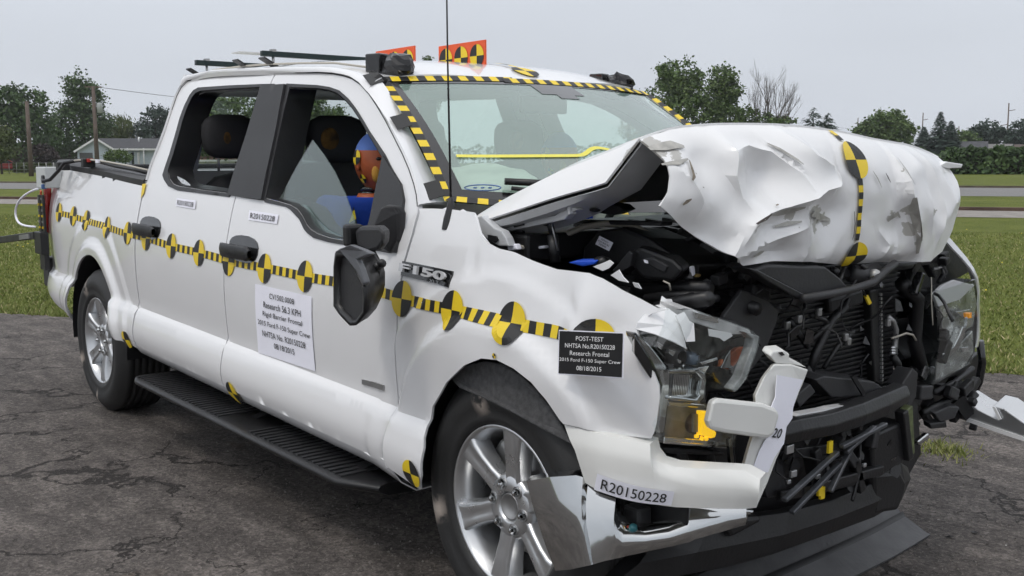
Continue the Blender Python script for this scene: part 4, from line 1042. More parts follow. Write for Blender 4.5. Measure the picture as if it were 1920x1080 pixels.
for k, (tx, tt) in enumerate((('FoMoCo', .78), ('FL34-9600-AC', .5), ('DE0006', .22))):
    Vt, Ft = text_mesh(tx, .0); x0 = min(v[0] for v in Vt); x1 = max(v[0] for v in Vt); y0 = min(v[1] for v in Vt); y1 = max(v[1] for v in Vt)
    obj('printed_text', [bil(af, .5+(x-(x0+x1)/2)/(x1-x0)*(.8 if k == 1 else .5), tt+(y-(y0+y1)/2)/(y1-y0)*.2)+Vector((.001, -.003, .001)) for x, y in Vt], Ft, INK, TRUCK)
PR('air_box_duct', [(1146, 508), (1160, 492), (1178, 470), (1186, 474), (1180, 500), (1160, 514)], y=.34, m=DARK, dv=(0, .05, 0))
PR('fuse_box', [(1168, 480), (1200, 462), (1262, 486), (1282, 505), (1262, 528), (1205, 522)], y=.36, m=BLACK, dv=(-.06, .1, 0), bevel=.01)
PR('fuse_box_lid', [(1200, 486), (1222, 482), (1252, 498), (1246, 512), (1230, 505)], y=.355, m=DARK, dv=(0, .01, 0))
PR('washer_cap', [(1064, 493), (1080, 488), (1110, 487), (1121, 488), (1115, 496), (1092, 500)], y=.22, m=BLUE, dv=(-.02, .05, 0), bevel=.005)
MB().tube([uy(1120, 492, .24), uy(1130, 490, .24), uy(1140, 494, .26)], .016, 8).build('washer_neck', BLACK, TRUCK, True)
PR('torn_metal', [(1112, 500), (1128, 494), (1142, 488), (1150, 494), (1142, 503), (1130, 508)], y=.15, m=WHITE, dv=(0, .003, .001), bevel=0)
PR('torn_metal', [(1145, 516), (1160, 506), (1168, 520), (1178, 530), (1160, 526)], y=.14, m=WHITE, dv=(0, .003, .001), bevel=0)
PR('torn_metal', [(1186, 530), (1196, 532), (1202, 542), (1190, 538)], y=.16, m=PRIMER, dv=(0, .003, .001), bevel=0)
PR('paper_scrap', [(1207, 487), (1213, 489), (1214, 494), (1208, 492)], y=.34, m=PAPER, dv=(0, .004, 0), bevel=0)
MB().tube([uy(1244, 527, .3), uy(1255, 532, .3), uy(1257, 544, .31)], .003, 5).build('thin_wire', HOSE, TRUCK, True)
for (u0, v0, u1, v1, y_, r, m_) in ((1190, 545, 1330, 540, .42, .02, BLACK), (1210, 560, 1320, 555, .38, .014, BLACK), (1195, 530, 1300, 536, .5, .022, BLACK), (1260, 545, 1345, 560, .5, .012, DARK), (1275, 467, 1300, 445, .6, .008, DARK), (1320, 530, 1410, 520, .7, .02, BLACK), (1340, 560, 1420, 580, .6, .02, BLACK), (1230, 580, 1330, 560, .3, .02, BLACK)):
    MB().tube([uy(u0, v0, y_), uy((u0+u1)/2, (v0+v1)/2-4, y_+.02), uy(u1, v1, y_)], r, 8).build('hose', m_, TRUCK, True)
random.seed(11)
for k in range(16):
    u = random.uniform(1290, 1420); v = random.uniform(495, 545)
    MB().box(ux(u, v, random.uniform(3.9, 4.05)), (.03, random.uniform(.02, .07), random.uniform(.01, .05)), Matrix.Rotation(random.uniform(-1, 1), 3, 'X')).build('broken_bit', random.choice([BLACK, DARK, BLACK, STEEL]), TRUCK, bevel=.004)
PR('clip_bit', [(1296, 500), (1303, 498), (1305, 515), (1298, 520)], x=4.02, m=PAPER, dv=(-.01, 0, 0)); PR('clip_bit', [(1306, 513), (1316, 514), (1314, 520), (1304, 520)], x=4.02, m=mat('brass', (.4, .28, .1), .4, .5), dv=(-.01, 0, 0))
PR('clip_bit', [(1316, 530), (1328, 522), (1340, 530), (1330, 535)], x=4.02, m=STEEL, dv=(-.01, 0, 0)); PR('clip_bit', [(1374, 502), (1386, 497), (1388, 504), (1380, 512)], x=4.05, m=STEEL, dv=(-.01, 0, 0))
# dark plate behind the lamp
PR('lamp_plate', [(1357, 592), (1392, 543), (1440, 562), (1461, 583), (1455, 612), (1432, 665), (1405, 700), (1350, 690)], x=4.10, m=DARK, dv=(-.015, 0, 0))
# radiator and condenser
RADX = 3.99
rad = MB().box((RADX-.03, 1.08, .78), (.03, 1.0, .56)).build('radiator', BLACK, TRUCK)
for k in range(34): MB().box((RADX-.006, 1.08, .52+k*.0158), (.014, .98, .0055)).build('fin', FINS, rad)
PR('radiator_tank', [(1632, 545), (1646, 541), (1656, 600), (1656, 722), (1640, 716), (1636, 640)], x=4.02, m=BLACK, dv=(-.06, 0, 0), bevel=.006)
for k in range(22): MB().box(ux(1651+k*.12, 552+k*7.6, 4.025), (.008, .008, .009)).build('tank_tooth', STEEL, TRUCK)
MB().tube([ux(1664, 594, 4.03), ux(1674, 602, 4.03), ux(1680, 618, 4.03), ux(1678, 650, 4.03), ux(1674, 666, 4.03)], .010, 10).build('cooler_pipe', STEEL, TRUCK, True)
for v in (652, 657, 662): MB().tube([ux(1671, v, 4.035), ux(1681, v+.5, 4.035)], .006, 8).build('pipe_clamp', ALLOY, TRUCK, True)
MB().tube([ux(1674, 666, 4.03), ux(1683, 682, 4.04), ux(1688, 705, 4.02)], .014, 8).build('hose', BLACK, TRUCK, True)
# broken upper grille carrier and shutters
PR('grille_carrier', [(1408, 506), (1440, 497), (1548, 500), (1574, 520), (1594, 541), (1512, 556), (1500, 551), (1455, 527)], x=4.17, m=DARK, dv=(-.10, 0, .006), bevel=.006)
PR('grille_carrier', [(1404, 503), (1420, 505), (1510, 552), (1515, 562), (1500, 562), (1440, 528)], x=4.19, m=BLACK, dv=(-.02, 0, 0))
MB().tube([ux(1505, 560, 4.2), ux(1560, 551, 4.2), ux(1595, 543, 4.19), ux(1636, 530, 4.18), ux(1660, 508, 4.17), ux(1678, 494, 4.16)], .013, 8).build('carrier_edge', DARK, TRUCK, True)
MB().tube([ux(1595, 512, 4.12), ux(1612, 516, 4.13), ux(1640, 508, 4.12)], .028, 10).build('horn', DARK, TRUCK, True)
MB().ball(ux(1640, 516, 4.16), .02, 8).build('horn', ALUMIN, TRUCK, True)
MB().tube([ux(1560, 505, 4.12), ux(1572, 512, 4.14)], .012, 6).build('latch', BLACK, TRUCK, True)
MB().tube([ux(1570, 540, 4.15), ux(1582, 500, 4.12)], .008, 6).build('latch_rod', BLACK, TRUCK, True)
PR('yellow_tag', [(1622, 555), (1628, 553), (1635, 568), (1630, 572)], x=4.12, m=YELLOW, dv=(-.006, 0, 0), bevel=0)
MB().tube([ux(1616, 540, 4.12), ux(1624, 556, 4.12)], .003, 5).build('tag_cord', BLACK, TRUCK, True)
for pts, r in (([(1590, 560), (1575, 590), (1545, 615), (1520, 640)], .009), ([(1585, 575), (1560, 600), (1530, 660), (1518, 700)], .014), ([(1520, 590), (1545, 600), (1560, 612)], .008), ([(1480, 600), (1500, 630), (1515, 650)], .010), ([(1600, 620), (1570, 650), (1545, 690)], .008), ([(1510, 690), (1530, 715), (1560, 735)], .014)):
    MB().tube([ux(u, v, 4.08) for u, v in pts], r, 8).build('broken_strut', BLACK, TRUCK, True)
for u, v in ((1535, 585), (1476, 610), (1585, 632), (1590, 640), (1498, 598), (1665, 605)): MB().box(ux(u, v, 4.09), (.015, .02, .025)).build('broken_bit', STEEL, TRUCK, bevel=.004)
# lower duct flap, splash pieces
PR('duct_flap', [(1528, 712), (1545, 705), (1640, 716), (1660, 730), (1640, 742), (1560, 746)], x=4.16, m=DARK, dv=(-.12, 0, .01), bevel=.004)
PR('duct_flap', [(1490, 745), (1520, 720), (1530, 735), (1500, 765)], x=4.16, m=DARK, dv=(-.1, 0, .01), bevel=.004)
MB().bar(ux(1598, 704, 4.17), ux(1620, 740, 4.19), .014, .012).build('duct_rib', BLACK, TRUCK)
# bumper beam
def beam(top, bot, xs, depth, m, name, parent=TRUCK, thick=.05):
    A = [ux(u, v, x) for (u, v), x in zip(top, xs)]; B = [ux(u, v, x) for (u, v), x in zip(bot, xs)]
    D = Vector((-thick, 0, 0)); rows = [[a, a.lerp(b, .5)+Vector((depth, 0, 0)), b, b+D, a+D] for a, b in zip(A, B)]
    o = MB().loft(rows, closed=True); o.add(rows[0], [(0, 1, 2, 3, 4)]); o.add(rows[-1], [(4, 3, 2, 1, 0)]); return o.build(name, m, parent, bevel=.004)
beam([(1440, 800), (1500, 786), (1560, 775), (1620, 756), (1665, 737), (1700, 722)], [(1440, 842), (1500, 828), (1560, 817), (1620, 798), (1665, 778), (1702, 756)], [4.24, 4.25, 4.25, 4.24, 4.22, 4.19], .012, BLACK, 'bumper_beam')
PR('foam_strip', [(1488, 783), (1500, 776), (1545, 768), (1560, 764), (1588, 760), (1560, 772), (1530, 777)], x=4.22, m=WHITE, dv=(-.03, 0, 0), bevel=0)
PR('beam_end', [(1692, 722), (1712, 690), (1722, 700), (1718, 745), (1700, 770)], x=4.16, m=DARK, dv=(-.06, 0, 0))
RODM = mat('dark_rod', (.10, .105, .115), .35, .5, var=.2)
# lower grille: frame bars, silver rods, tags
for (a, b, w_, m_) in (((1520, 840), (1532, 905), .05, BLACK), ((1570, 825), (1600, 870), .03, DARK), ((1640, 800), (1632, 840), .03, DARK), ((1600, 860), (1612, 920), .03, BLACK), ((1485, 850), (1580, 838), .012, BLACK), ((1690, 770), (1700, 860), .035, BLACK), ((1500, 920), (1650, 880), .03, BLACK), ((1460, 930), (1600, 900), .02, BLACK)):
    MB().bar(ux(*a, 4.20), ux(*b, 4.20), w_, .03).build('grille_bar', m_, TRUCK, bevel=.004)
for a, b in (((1470, 938), (1570, 848)), ((1484, 962), (1575, 868)), ((1556, 922), (1596, 838)), ((1578, 838), (1660, 795)), ((1585, 848), (1640, 800))):
    MB().bar(ux(*a, 4.255), ux(*b, 4.245), .018, .012).build('grille_rod', RODM, TRUCK, bevel=.003)
for u, v in ((1556, 838), (1537, 918), (1541, 924)):
    c = ux(u, v, 4.235); MB().box(c, (.008, .02, .035)).build('yellow_tag', YELLOW, TRUCK)
for u, v, s_ in ((1487, 888, .02), (1533, 893, .014), (1562, 884, .015), (1480, 842, .025), (1620, 872, .012), (1478, 903, .012)): MB().box(ux(u, v, 4.23), (.01, s_*1.3, s_)).build('broken_bit', ALLOY, TRUCK, bevel=.002)
PR('lower_panel', [(1456, 850), (1470, 846), (1475, 928), (1440, 935), (1430, 905)], x=4.18, m=DARK, dv=(-.04, 0, 0))
PR('lower_duct', [(1636, 816), (1698, 788), (1702, 858), (1690, 870), (1650, 895), (1637, 890)], x=4.20, m=BLACK, dv=(-.08, 0, 0), bevel=.01)
PR('scuffed_strip', [(1700, 770), (1712, 760), (1716, 850), (1704, 858)], x=4.19, m=mat('scuffed_green', (.10, .12, .05), .5, var=.6, vscale=30), dv=(-.03, 0, 0))
PR('bumper_sliver', [(1722, 828), (1742, 812), (1744, 822), (1724, 836)], x=4.17, m=CHROME, dv=(-.02, 0, 0))
PR('front_crossmember', [(1560, 800), (1720, 740), (1728, 850), (1700, 900), (1560, 930)], x=4.08, m=BLACK, dv=(-.05, 0, 0))
PR('front_crossmember', [(1290, 840), (1480, 770), (1560, 800), (1560, 960), (1290, 970)], x=4.06, m=BLACK, dv=(-.05, 0, 0))
# black air dam under the bumper
dam_top = [(1230, 1015), (1330, 985), (1420, 968), (1480, 960), (1560, 938), (1640, 905), (1690, 868), (1702, 875)]
dam_bot = [(1150, 1095), (1270, 1082), (1370, 1062), (1450, 1040), (1560, 1000), (1640, 970), (1690, 940), (1700, 915)]
beam(dam_top, dam_bot, [4.10, 4.14, 4.15, 4.16, 4.16, 4.15, 4.12, 4.10], .014, BLACK, 'air_dam', thick=.04)
PR('dam_bulge', [(1638, 888), (1690, 882), (1702, 905), (1698, 925), (1686, 958), (1640, 965)], x=4.16, m=BLACK, dv=(-.06, 0, 0), bevel=.015)
PR('dam_bulge', [(1360, 990), (1378, 970), (1425, 966), (1432, 978), (1372, 1010)], x=4.17, m=BLACK, dv=(-.06, 0, 0), bevel=.015)
# ------------------------------------------------------------------ chrome bumper end and white bumper cover
def P2(u, v, q): return uy(u, v, q[1]) if q[0] == 'y' else ux(u, v, q[1])
st = [((990, 905), (1012, 975), (1042, 1066), ('y', .0)), ((1032, 897), (1045, 975), (1068, 1064), ('y', -.012)), ((1082, 894), (1088, 975), (1098, 1058), ('y', -.018)), ((1092, 897), (1097, 975), (1106, 1056), ('y', -.012)), ((1100, 905), (1104, 978), (1112, 1054), ('y', .0)), ((1125, 928), (1128, 985), (1132, 1048), ('y', .015)), ((1152, 937), (1152, 990), (1150, 1044), ('y', .035)), ((1156, 975), (1158, 1002), (1160, 1042), ('y', .04)),
      ((1172, 993), (1172, 1010), (1175, 1038), ('y', .055)), ((1210, 997), (1210, 1010), (1212, 1030), ('y', .09)), ((1255, 988), (1256, 1003), (1258, 1020), ('y', .135)), ((1288, 974), (1290, 992), (1292, 1012), ('y', .175)), ((1293, 955), (1296, 985), (1300, 1008), ('y', .185)), ((1345, 953), (1348, 974), (1352, 993), ('y', .26)), ((1398, 955), (1398, 966), (1398, 980), ('y', .345))]
rows = []
for a, m_, b, q in st:
    hh = (b[1]-a[1])/160; A, Mm, B = P2(*a, (q[0], q[1]+.010*hh)), P2(*m_, (q[0], q[1]-.006*hh)), P2(*b, (q[0], q[1]-.026*hh))
    o_ = Vector((.006, -.012+.006*math.sin(a[0]*.09), 0))
    rows.append([A+Vector((-.02, .03, .003)), A, A.lerp(Mm, .5)+o_*.8, Mm+o_, Mm.lerp(B, .5)+o_*.6, B, B+Vector((-.02, .04, .01))])
CHB = MB().loft(rows).build('chrome_bumper', CHROME, TRUCK, True, solid=.006, off=1)
PR('fog_opening', [(1140, 925), (1200, 940), (1292, 950), (1290, 985), (1200, 1002), (1160, 985)], y=.16, m=BLACK, dv=(-.05, .08, 0))
MB().box(uy(1195, 965, .13), (.06, .05, .05)).build('fog_bracket', DARK, TRUCK, bevel=.008)
MB().ball(uy(1187, 990, .07), .012, 6).build('connector', mat('teal_plug', (.02, .12, .14), .4), TRUCK, True); MB().ball(uy(1180, 992, .07), .010, 6).build('connector', mat('red_plug', (.4, .05, .02), .4), TRUCK, True)
PR('tow_hook', [(1386, 962), (1400, 955), (1418, 957), (1410, 966), (1392, 970)], x=4.26, m=CHROME, dv=(-.03, 0, 0), bevel=.006)
wc = [((1058, 796), (1078, 845), (1097, 905), .0), ((1085, 803), (1100, 850), (1115, 916), -.004), ((1130, 814), (1140, 860), (1150, 928), .004), ((1180, 824), (1185, 868), (1190, 938), .03), ((1219, 833), (1222, 878), (1225, 944), .055), ((1223, 852), (1227, 888), (1230, 946), .06), ((1235, 868), (1238, 895), (1242, 948), .07), ((1262, 876), (1265, 905), (1268, 951), .095), ((1310, 879), (1312, 915), (1314, 953), .14), ((1370, 882), (1372, 918), (1374, 954), .21), ((1395, 884), (1400, 920), (1398, 954), .25), ((1425, 900), (1424, 925), (1418, 952), .275)]
rows = []
for a, m_, b, y_ in wc:
    A, Mm, B = uy(*a, y_), uy(*m_, y_-.012), uy(*b, y_); rows.append([A+Vector((-.02, .05, .004)), A+Vector((-.004, .008, .001)), A, A.lerp(Mm, .55)+Vector((.002, -.004, 0)), Mm, Mm.lerp(B, .5), B, B+Vector((-.01, .02, .004))])
WCV = MB().loft(rows).build('bumper_cover', mat('white_plastic', (.74, .74, .71), .42, 0, .25, var=.02), TRUCK, True, solid=.005)
WPL = WCV.data.materials[0]
# upright with torn edge and the stub
up = [ux(u, v, x) for u, v, x in ((1392, 884, 4.30), (1405, 838, 4.30), (1420, 790, 4.295), (1416, 742, 4.29), (1430, 712, 4.285), (1440, 698, 4.285), (1452, 682, 4.28), (1485, 683, 4.28), (1516, 693, 4.28), (1505, 722, 4.28), (1500, 732, 4.28), (1492, 752, 4.285), (1486, 768, 4.285), (1484, 785, 4.285), (1474, 800, 4.29), (1468, 835, 4.29), (1456, 862, 4.295), (1440, 905, 4.30), (1418, 953, 4.30), (1398, 953, 4.30))]
MB().prism(up, (-.028, .025, -.006)).build('bumper_upright', WPL, TRUCK, bevel=.005)
PR('bumper_upright', [(1444, 668), (1450, 659), (1470, 657), (1481, 664), (1480, 672), (1514, 690), (1486, 684), (1456, 682)], x=4.275, m=WPL, dv=(-.03, 0, .012), bevel=.004)
PR('upright_hole', [(1460, 661), (1467, 660), (1472, 666), (1466, 667)], x=4.279, m=BLACK, dv=(-.002, 0, 0), bevel=0)
stub_px = [(1336, 750), (1348, 747), (1430, 756), (1456, 766), (1462, 778), (1452, 815), (1440, 823), (1360, 812), (1332, 806), (1327, 790)]
stub = MB().prism([ux(u, v, 4.335) for u, v in stub_px], (-.056, .050, -.015)).build('bumper_stub', WPL, TRUCK, bevel=.014)
shp = [ux(u, v, 4.305) for u, v in ((1457, 703), (1504, 708), (1428, 892), (1411, 882))]
pp_ = [(1457, 703), (1506, 712), (1494, 742), (1487, 765), (1486, 784), (1475, 800), (1470, 832), (1452, 858), (1440, 886), (1411, 882), (1424, 846), (1436, 823), (1448, 815), (1458, 775), (1446, 764), (1454, 745)]
MB().prism([ux(u, v, 4.303) for u, v in pp_], (-.002, 0, 0)).build('torn_paper_label', PAPER, TRUCK)
Vt, Ft = text_mesh('20', .012, shear=.25); c4 = [ux(1450, 802, 4.306), ux(1468, 804, 4.306), ux(1464, 823, 4.306), ux(1447, 820, 4.306)]
x0 = min(v[0] for v in Vt); x1 = max(v[0] for v in Vt); y0 = min(v[1] for v in Vt); y1 = max(v[1] for v in Vt)
obj('printed_text', [bil(c4, (x-x0)/(x1-x0), (y-y0)/(y1-y0)) for x, y in Vt], Ft, INK, TRUCK)
lc = [uy(u, v, y_) for u, v, y_ in ((1120, 888, -.03), (1264, 922, .075), (1258, 947, .07), (1114, 916, -.03))]
# number label bends round the cover: three facets following the cover surface
def cov(s, t, off):
    u = lerp(1121, 1266, s)-6*(1-t)*(1 if s < .5 else 1); vt = lerp(887, 921, s)+(6*math.sin(math.pi*s)); vb = lerp(917, 947, s)+(7*math.sin(math.pi*s)); v = lerp(vb, vt, t)
    y_ = lin([(1085, -.004), (1130, .004), (1150, .012), (1190, .03), (1230, .06), (1268, .095)])(u)-.010*t-.006; p = uy(u, v, y_); return p+Vector((off*.4, -off, 0))
label('number_label', cov, [('R20150228', .5, .5, .84, .62)], TRUCK, n=(14, 3))
# ------------------------------------------------------------------ near headlight
HL = bpy.data.objects.new('headlight', None); link(HL, TRUCK)
def HP(name, px, x, dv, m, bevel=.003): return PR(name, px, x=x, dv=dv, m=m, bevel=bevel, parent=HL)
CLEAR = mat('dark_reflector', (.09, .095, .09), .18, .8, var=.5, vscale=18)
SILV = mat('bright_reflector', (.75, .76, .76), .12, 1, var=.08, vscale=20)
HP('lamp_body', [(1205, 625), (1300, 585), (1380, 600), (1424, 630), (1398, 718), (1380, 735), (1330, 740), (1325, 760), (1382, 800), (1380, 850), (1240, 850), (1232, 800), (1244, 740)], 4.12, (-.10, 0, 0), BLACK, .01)
HP('reflector', [(1210, 632), (1300, 592), (1370, 602), (1412, 632), (1392, 705), (1360, 720), (1320, 700), (1300, 690), (1262, 690)], 4.155, (-.03, 0, 0), CLEAR)
# chrome bezel: slanted arm, column, ring
HP('bezel', [(1192, 622), (1206, 632), (1222, 650), (1236, 668), (1252, 690), (1258, 700), (1256, 740), (1250, 790), (1246, 812), (1234, 812), (1234, 745), (1240, 724), (1226, 690), (1210, 660), (1196, 634)], 4.215, (-.04, 0, 0), CHROME, .006)
HP('bezel', [(1252, 692), (1310, 690), (1322, 700), (1325, 716), (1320, 748), (1312, 757), (1256, 750), (1258, 742), (1306, 748), (1312, 740), (1316, 712), (1306, 700), (1256, 701)], 4.225, (-.05, 0, 0), CHROME, .004)
HP('reflector_cup', [(1258, 700), (1308, 700), (1314, 712), (1310, 742), (1302, 748), (1258, 742)], 4.19, (-.02, 0, 0), SILV)
for k in range(11): MB().bar(ux(1261+k*3.2, 702, 4.197), ux(1258+k*3.2, 740, 4.197), .0035, .012).build('reflector_rib', SILV, HL)
HP('reflector_cup', [(1298, 706), (1312, 708), (1309, 738), (1296, 742)], 4.2, (-.01, 0, 0), CLEAR)
HP('lower_bowl', [(1250, 756), (1300, 760), (1322, 766), (1378, 800), (1376, 836), (1246, 826), (1240, 800)], 4.17, (-.03, 0, 0), mat('grey_bowl', (.16, .165, .16), .35, .2, var=.4, vscale=30), .008)
HP('lower_ledge', [(1252, 752), (1322, 758), (1326, 766), (1254, 762)], 4.205, (-.04, 0, 0), SILV)
HP('lower_ledge', [(1246, 818), (1340, 826), (1372, 832), (1370, 842), (1244, 832)], 4.21, (-.04, 0, 0), SILV)
HP('turn_lamp', [(1316, 771), (1330, 772), (1334, 798), (1344, 812), (1341, 821), (1316, 817)], 4.232, (-.02, 0, 0), AMBERLIT, .003)
MB().lathe([(.0, .012), (.020, .010), (.026, .0), (.028, -.02)], ux(1300, 794, 4.175), 'x', 18).build('turn_bowl', mat('amber_bowl', (.06, .04, .025), .3), HL, True)
for k in range(6): MB().bar(ux(1299+k*2.6, 776, 4.217), ux(1299+k*2.6, 810, 4.217), .002, .006).build('turn_rib', STEEL, HL)
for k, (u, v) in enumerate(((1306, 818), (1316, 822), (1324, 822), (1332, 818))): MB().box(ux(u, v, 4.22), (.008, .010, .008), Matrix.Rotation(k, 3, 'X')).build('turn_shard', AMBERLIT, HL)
# bulb, shards and amber marker inside the upper chamber
MB().lathe([(0, .02), (.014, .016), (.018, 0), (.018, -.03)], ux(1297, 672, 4.18), 'x', 14).build('bulb', mat('bulb_glass', (.1, .13, .17), .1, .3), HL, True)
MB().lathe([(.018, .02), (.026, .012), (.028, -.02)], ux(1268, 668, 4.17), 'x', 14).build('bulb', BLACK, HL, True)
for px in ([(1312, 680), (1345, 670), (1346, 675), (1318, 684)], [(1270, 672), (1282, 680), (1284, 688), (1272, 682)], [(1305, 690), (1330, 686), (1322, 700), (1310, 698)], [(1362, 668), (1370, 656), (1370, 690), (1352, 690)], [(1232, 640), (1244, 648), (1240, 656), (1234, 650)], [(1255, 655), (1268, 660), (1262, 668), (1254, 662)], [(1280, 650), (1290, 652), (1286, 660)]):
    HP('mirror_shard', px, 4.185, (-.012, 0, 0), SILV, .001)
HP('amber_marker', [(1364, 668), (1384, 652), (1396, 650), (1390, 668), (1380, 684), (1368, 694), (1356, 690)], 4.175, (-.015, 0, 0), mat('amber_reflector', (.35, .07, .012), .35, var=.4, vscale=40), .003)
HP('amber_marker', [(1352, 676), (1360, 672), (1358, 690), (1350, 688)], 4.18, (-.01, 0, 0), mat('amber_reflector_b', (.4, .10, .02), .35), .002)
HP('lamp_ledge', [(1276, 578), (1300, 580), (1405, 618), (1410, 626), (1370, 628), (1280, 598)], 4.22, (-.07, 0, .012), mat('frosted_plastic', (.5, .5, .5), .3, var=.3, vscale=20), .003)
HP('lamp_ledge', [(1300, 584), (1345, 596), (1348, 606), (1305, 596)], 4.226, (-.01, 0, .002), SILV, .001)
HP('torn_paint', [(1328, 616), (1370, 624), (1374, 630), (1358, 640), (1350, 634), (1330, 630)], 4.235, (-.002, 0, 0), WHITE, 0)
# clear lens: box with slanted front
lens_o = [(1278, 582), (1300, 580), (1405, 616), (1423, 630), (1418, 655), (1396, 712), (1378, 734), (1350, 730), (1330, 700), (1310, 692), (1256, 692), (1225, 650)]
LF = [ux(u, v, 4.245) for u, v in lens_o]; LB = [p+Vector((-.07, 0, .0)) for p in LF]; cL = sum(LF, Vector())/len(LF); LF2 = [p.lerp(cL, .06)+Vector((.012, 0, 0)) for p in LF]
ln = MB(); ln.loft([LB, LF, LF2], closed=True); ln.add(LF2, [tuple(range(len(LF2)))]); ln.build('lamp_lens', LENS, HL)
lens_l = [(1248, 694), (1310, 694), (1324, 704), (1322, 756), (1345, 770), (1382, 802), (1380, 838), (1242, 828), (1236, 800), (1244, 745)]
LF = [ux(u, v, 4.25) for u, v in lens_l]; LB = [p+Vector((-.05, 0, 0)) for p in LF]; ln = MB(); ln.loft([LB, LF], closed=True); ln.add(LF, [tuple(range(len(LF)))]); ln.build('lamp_lens', LENS, HL)
HP('lens_edge', [(1396, 622), (1424, 630), (1419, 656), (1398, 714), (1378, 736), (1372, 730), (1390, 706), (1410, 652), (1413, 636)], 4.24, (-.03, 0, 0), mat('lens_rim', (.3, .31, .31), .25, var=.4, vscale=25), .003)
HP('black_surround', [(1190, 626), (1200, 640), (1218, 668), (1234, 698), (1243, 722), (1240, 742), (1232, 728), (1214, 702), (1198, 678), (1190, 664)], 4.224, (-.04, .03, 0), GLOSSBLACK, .006)
PR('lamp_under_tray', [(1220, 826), (1245, 830), (1380, 838), (1384, 880), (1250, 872), (1230, 862), (1222, 845)], x=4.13, m=BLACK, dv=(-.12, 0, 0), bevel=.01)
for px, m_ in (([(1268, 850), (1290, 846), (1296, 866), (1274, 868)], BLACK), ([(1330, 850), (1340, 842), (1346, 872), (1334, 874)], DARK), ([(1244, 838), (1300, 842), (1360, 848), (1360, 856), (1250, 850)], DARK)):
    PR('bracket', px, x=4.17, m=m_, dv=(-.05, 0, 0), bevel=.008)
MB().bar(ux(1366, 822, 4.24), ux(1372, 880, 4.24), .012, .01).build('bracket', CHROME, TRUCK)
# torn fender flaps over the lamp
def flap(px, m=WHITE, name='torn_fender_flap', bend=.02):
    P = [ux(u, v, x) for u, v, x in px]; c = sum(P, Vector())/len(P)+Vector((bend, -bend*.4, 0)); n = len(P)
    return obj(name, P+[c], [(k, (k+1) % n, n) for k in range(n)], m, TRUCK, True, solid=.003)
flap([(1190, 617, 4.20), (1194, 605, 4.20), (1206, 592, 4.19), (1226, 582, 4.19), (1247, 578, 4.19), (1258, 584, 4.20), (1270, 592, 4.22), (1276, 612, 4.24), (1284, 640, 4.25), (1286, 654, 4.25), (1262, 642, 4.25), (1228, 628, 4.23)], bend=.006)
flap([(1266, 592, 4.23), (1282, 585, 4.235), (1292, 602, 4.25), (1300, 606, 4.255), (1302, 640, 4.26), (1286, 641, 4.255), (1276, 612, 4.245)], bend=.003)
flap([(1236, 574, 4.15), (1240, 556, 4.14), (1248, 562, 4.14), (1258, 562, 4.14), (1262, 574, 4.15), (1268, 582, 4.16), (1250, 582, 4.17)], bend=.006)
flap([(1228, 574, 4.15), (1244, 572, 4.15), (1256, 580, 4.17), (1272, 578, 4.18), (1276, 584, 4.19), (1262, 588, 4.19), (1246, 582, 4.17)], bend=.01)
# ------------------------------------------------------------------ far headlight, fender edge and bumper end
LITREF = mat('grey_reflector', (.42, .43, .42), .25, .7, var=.5, vscale=22)
HL2 = bpy.data.objects.new('headlight', None); link(HL2, TRUCK)
def HQ(name, px, x, dv, m, bevel=.003): return PR(name, px, x=x, dv=dv, m=m, bevel=bevel, parent=HL2)
HQ('lamp_body', [(1752, 548), (1830, 524), (1836, 560), (1830, 660), (1808, 700), (1750, 722), (1752, 680), (1770, 640), (1762, 610), (1750, 590)], 4.04, (-.12, 0, 0), BLACK, .01)
HQ('reflector', [(1758, 556), (1826, 532), (1832, 570), (1824, 612), (1800, 625), (1766, 640), (1766, 600)], 4.06, (-.02, 0, 0), LITREF)
HQ('reflector', [(1756, 672), (1800, 645), (1824, 620), (1826, 660), (1806, 690), (1754, 714)], 4.06, (-.02, 0, 0), LITREF)
HQ('bezel', [(1768, 664), (1790, 648), (1800, 628), (1806, 612), (1812, 612), (1808, 632), (1798, 654), (1776, 672)], 4.09, (-.03, 0, 0), CHROME, .003)
HQ('torn_cover', [(1750, 552), (1768, 535), (1790, 525), (1828, 535), (1800, 562), (1760, 575)], 4.10, (-.012, 0, 0), mat('frosted_lens', (.55, .55, .57), .25), .002)
HQ('reflector_shard', [(1794, 585), (1820, 580), (1818, 600), (1808, 596)], 4.085, (-.01, 0, 0), SILV, .001); HQ('reflector_shard', [(1815, 590), (1822, 586), (1822, 610), (1812, 612)], 4.09, (-.01, 0, 0), SILV, .001)
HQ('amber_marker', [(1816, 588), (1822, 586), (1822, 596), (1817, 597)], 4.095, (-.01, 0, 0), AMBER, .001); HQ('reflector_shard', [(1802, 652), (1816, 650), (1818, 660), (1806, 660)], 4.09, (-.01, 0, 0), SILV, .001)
l2 = [(1752, 548), (1830, 524), (1836, 562), (1832, 640), (1822, 680), (1750, 722), (1762, 640), (1760, 600)]
LF = [ux(u, v, 4.11) for u, v in l2]; LB = [p+Vector((-.06, 0, 0)) for p in LF]; ln = MB(); ln.loft([LB, LF], closed=True); ln.add(LF, [tuple(range(len(LF)))]); ln.build('lamp_lens', LENS, HL2)
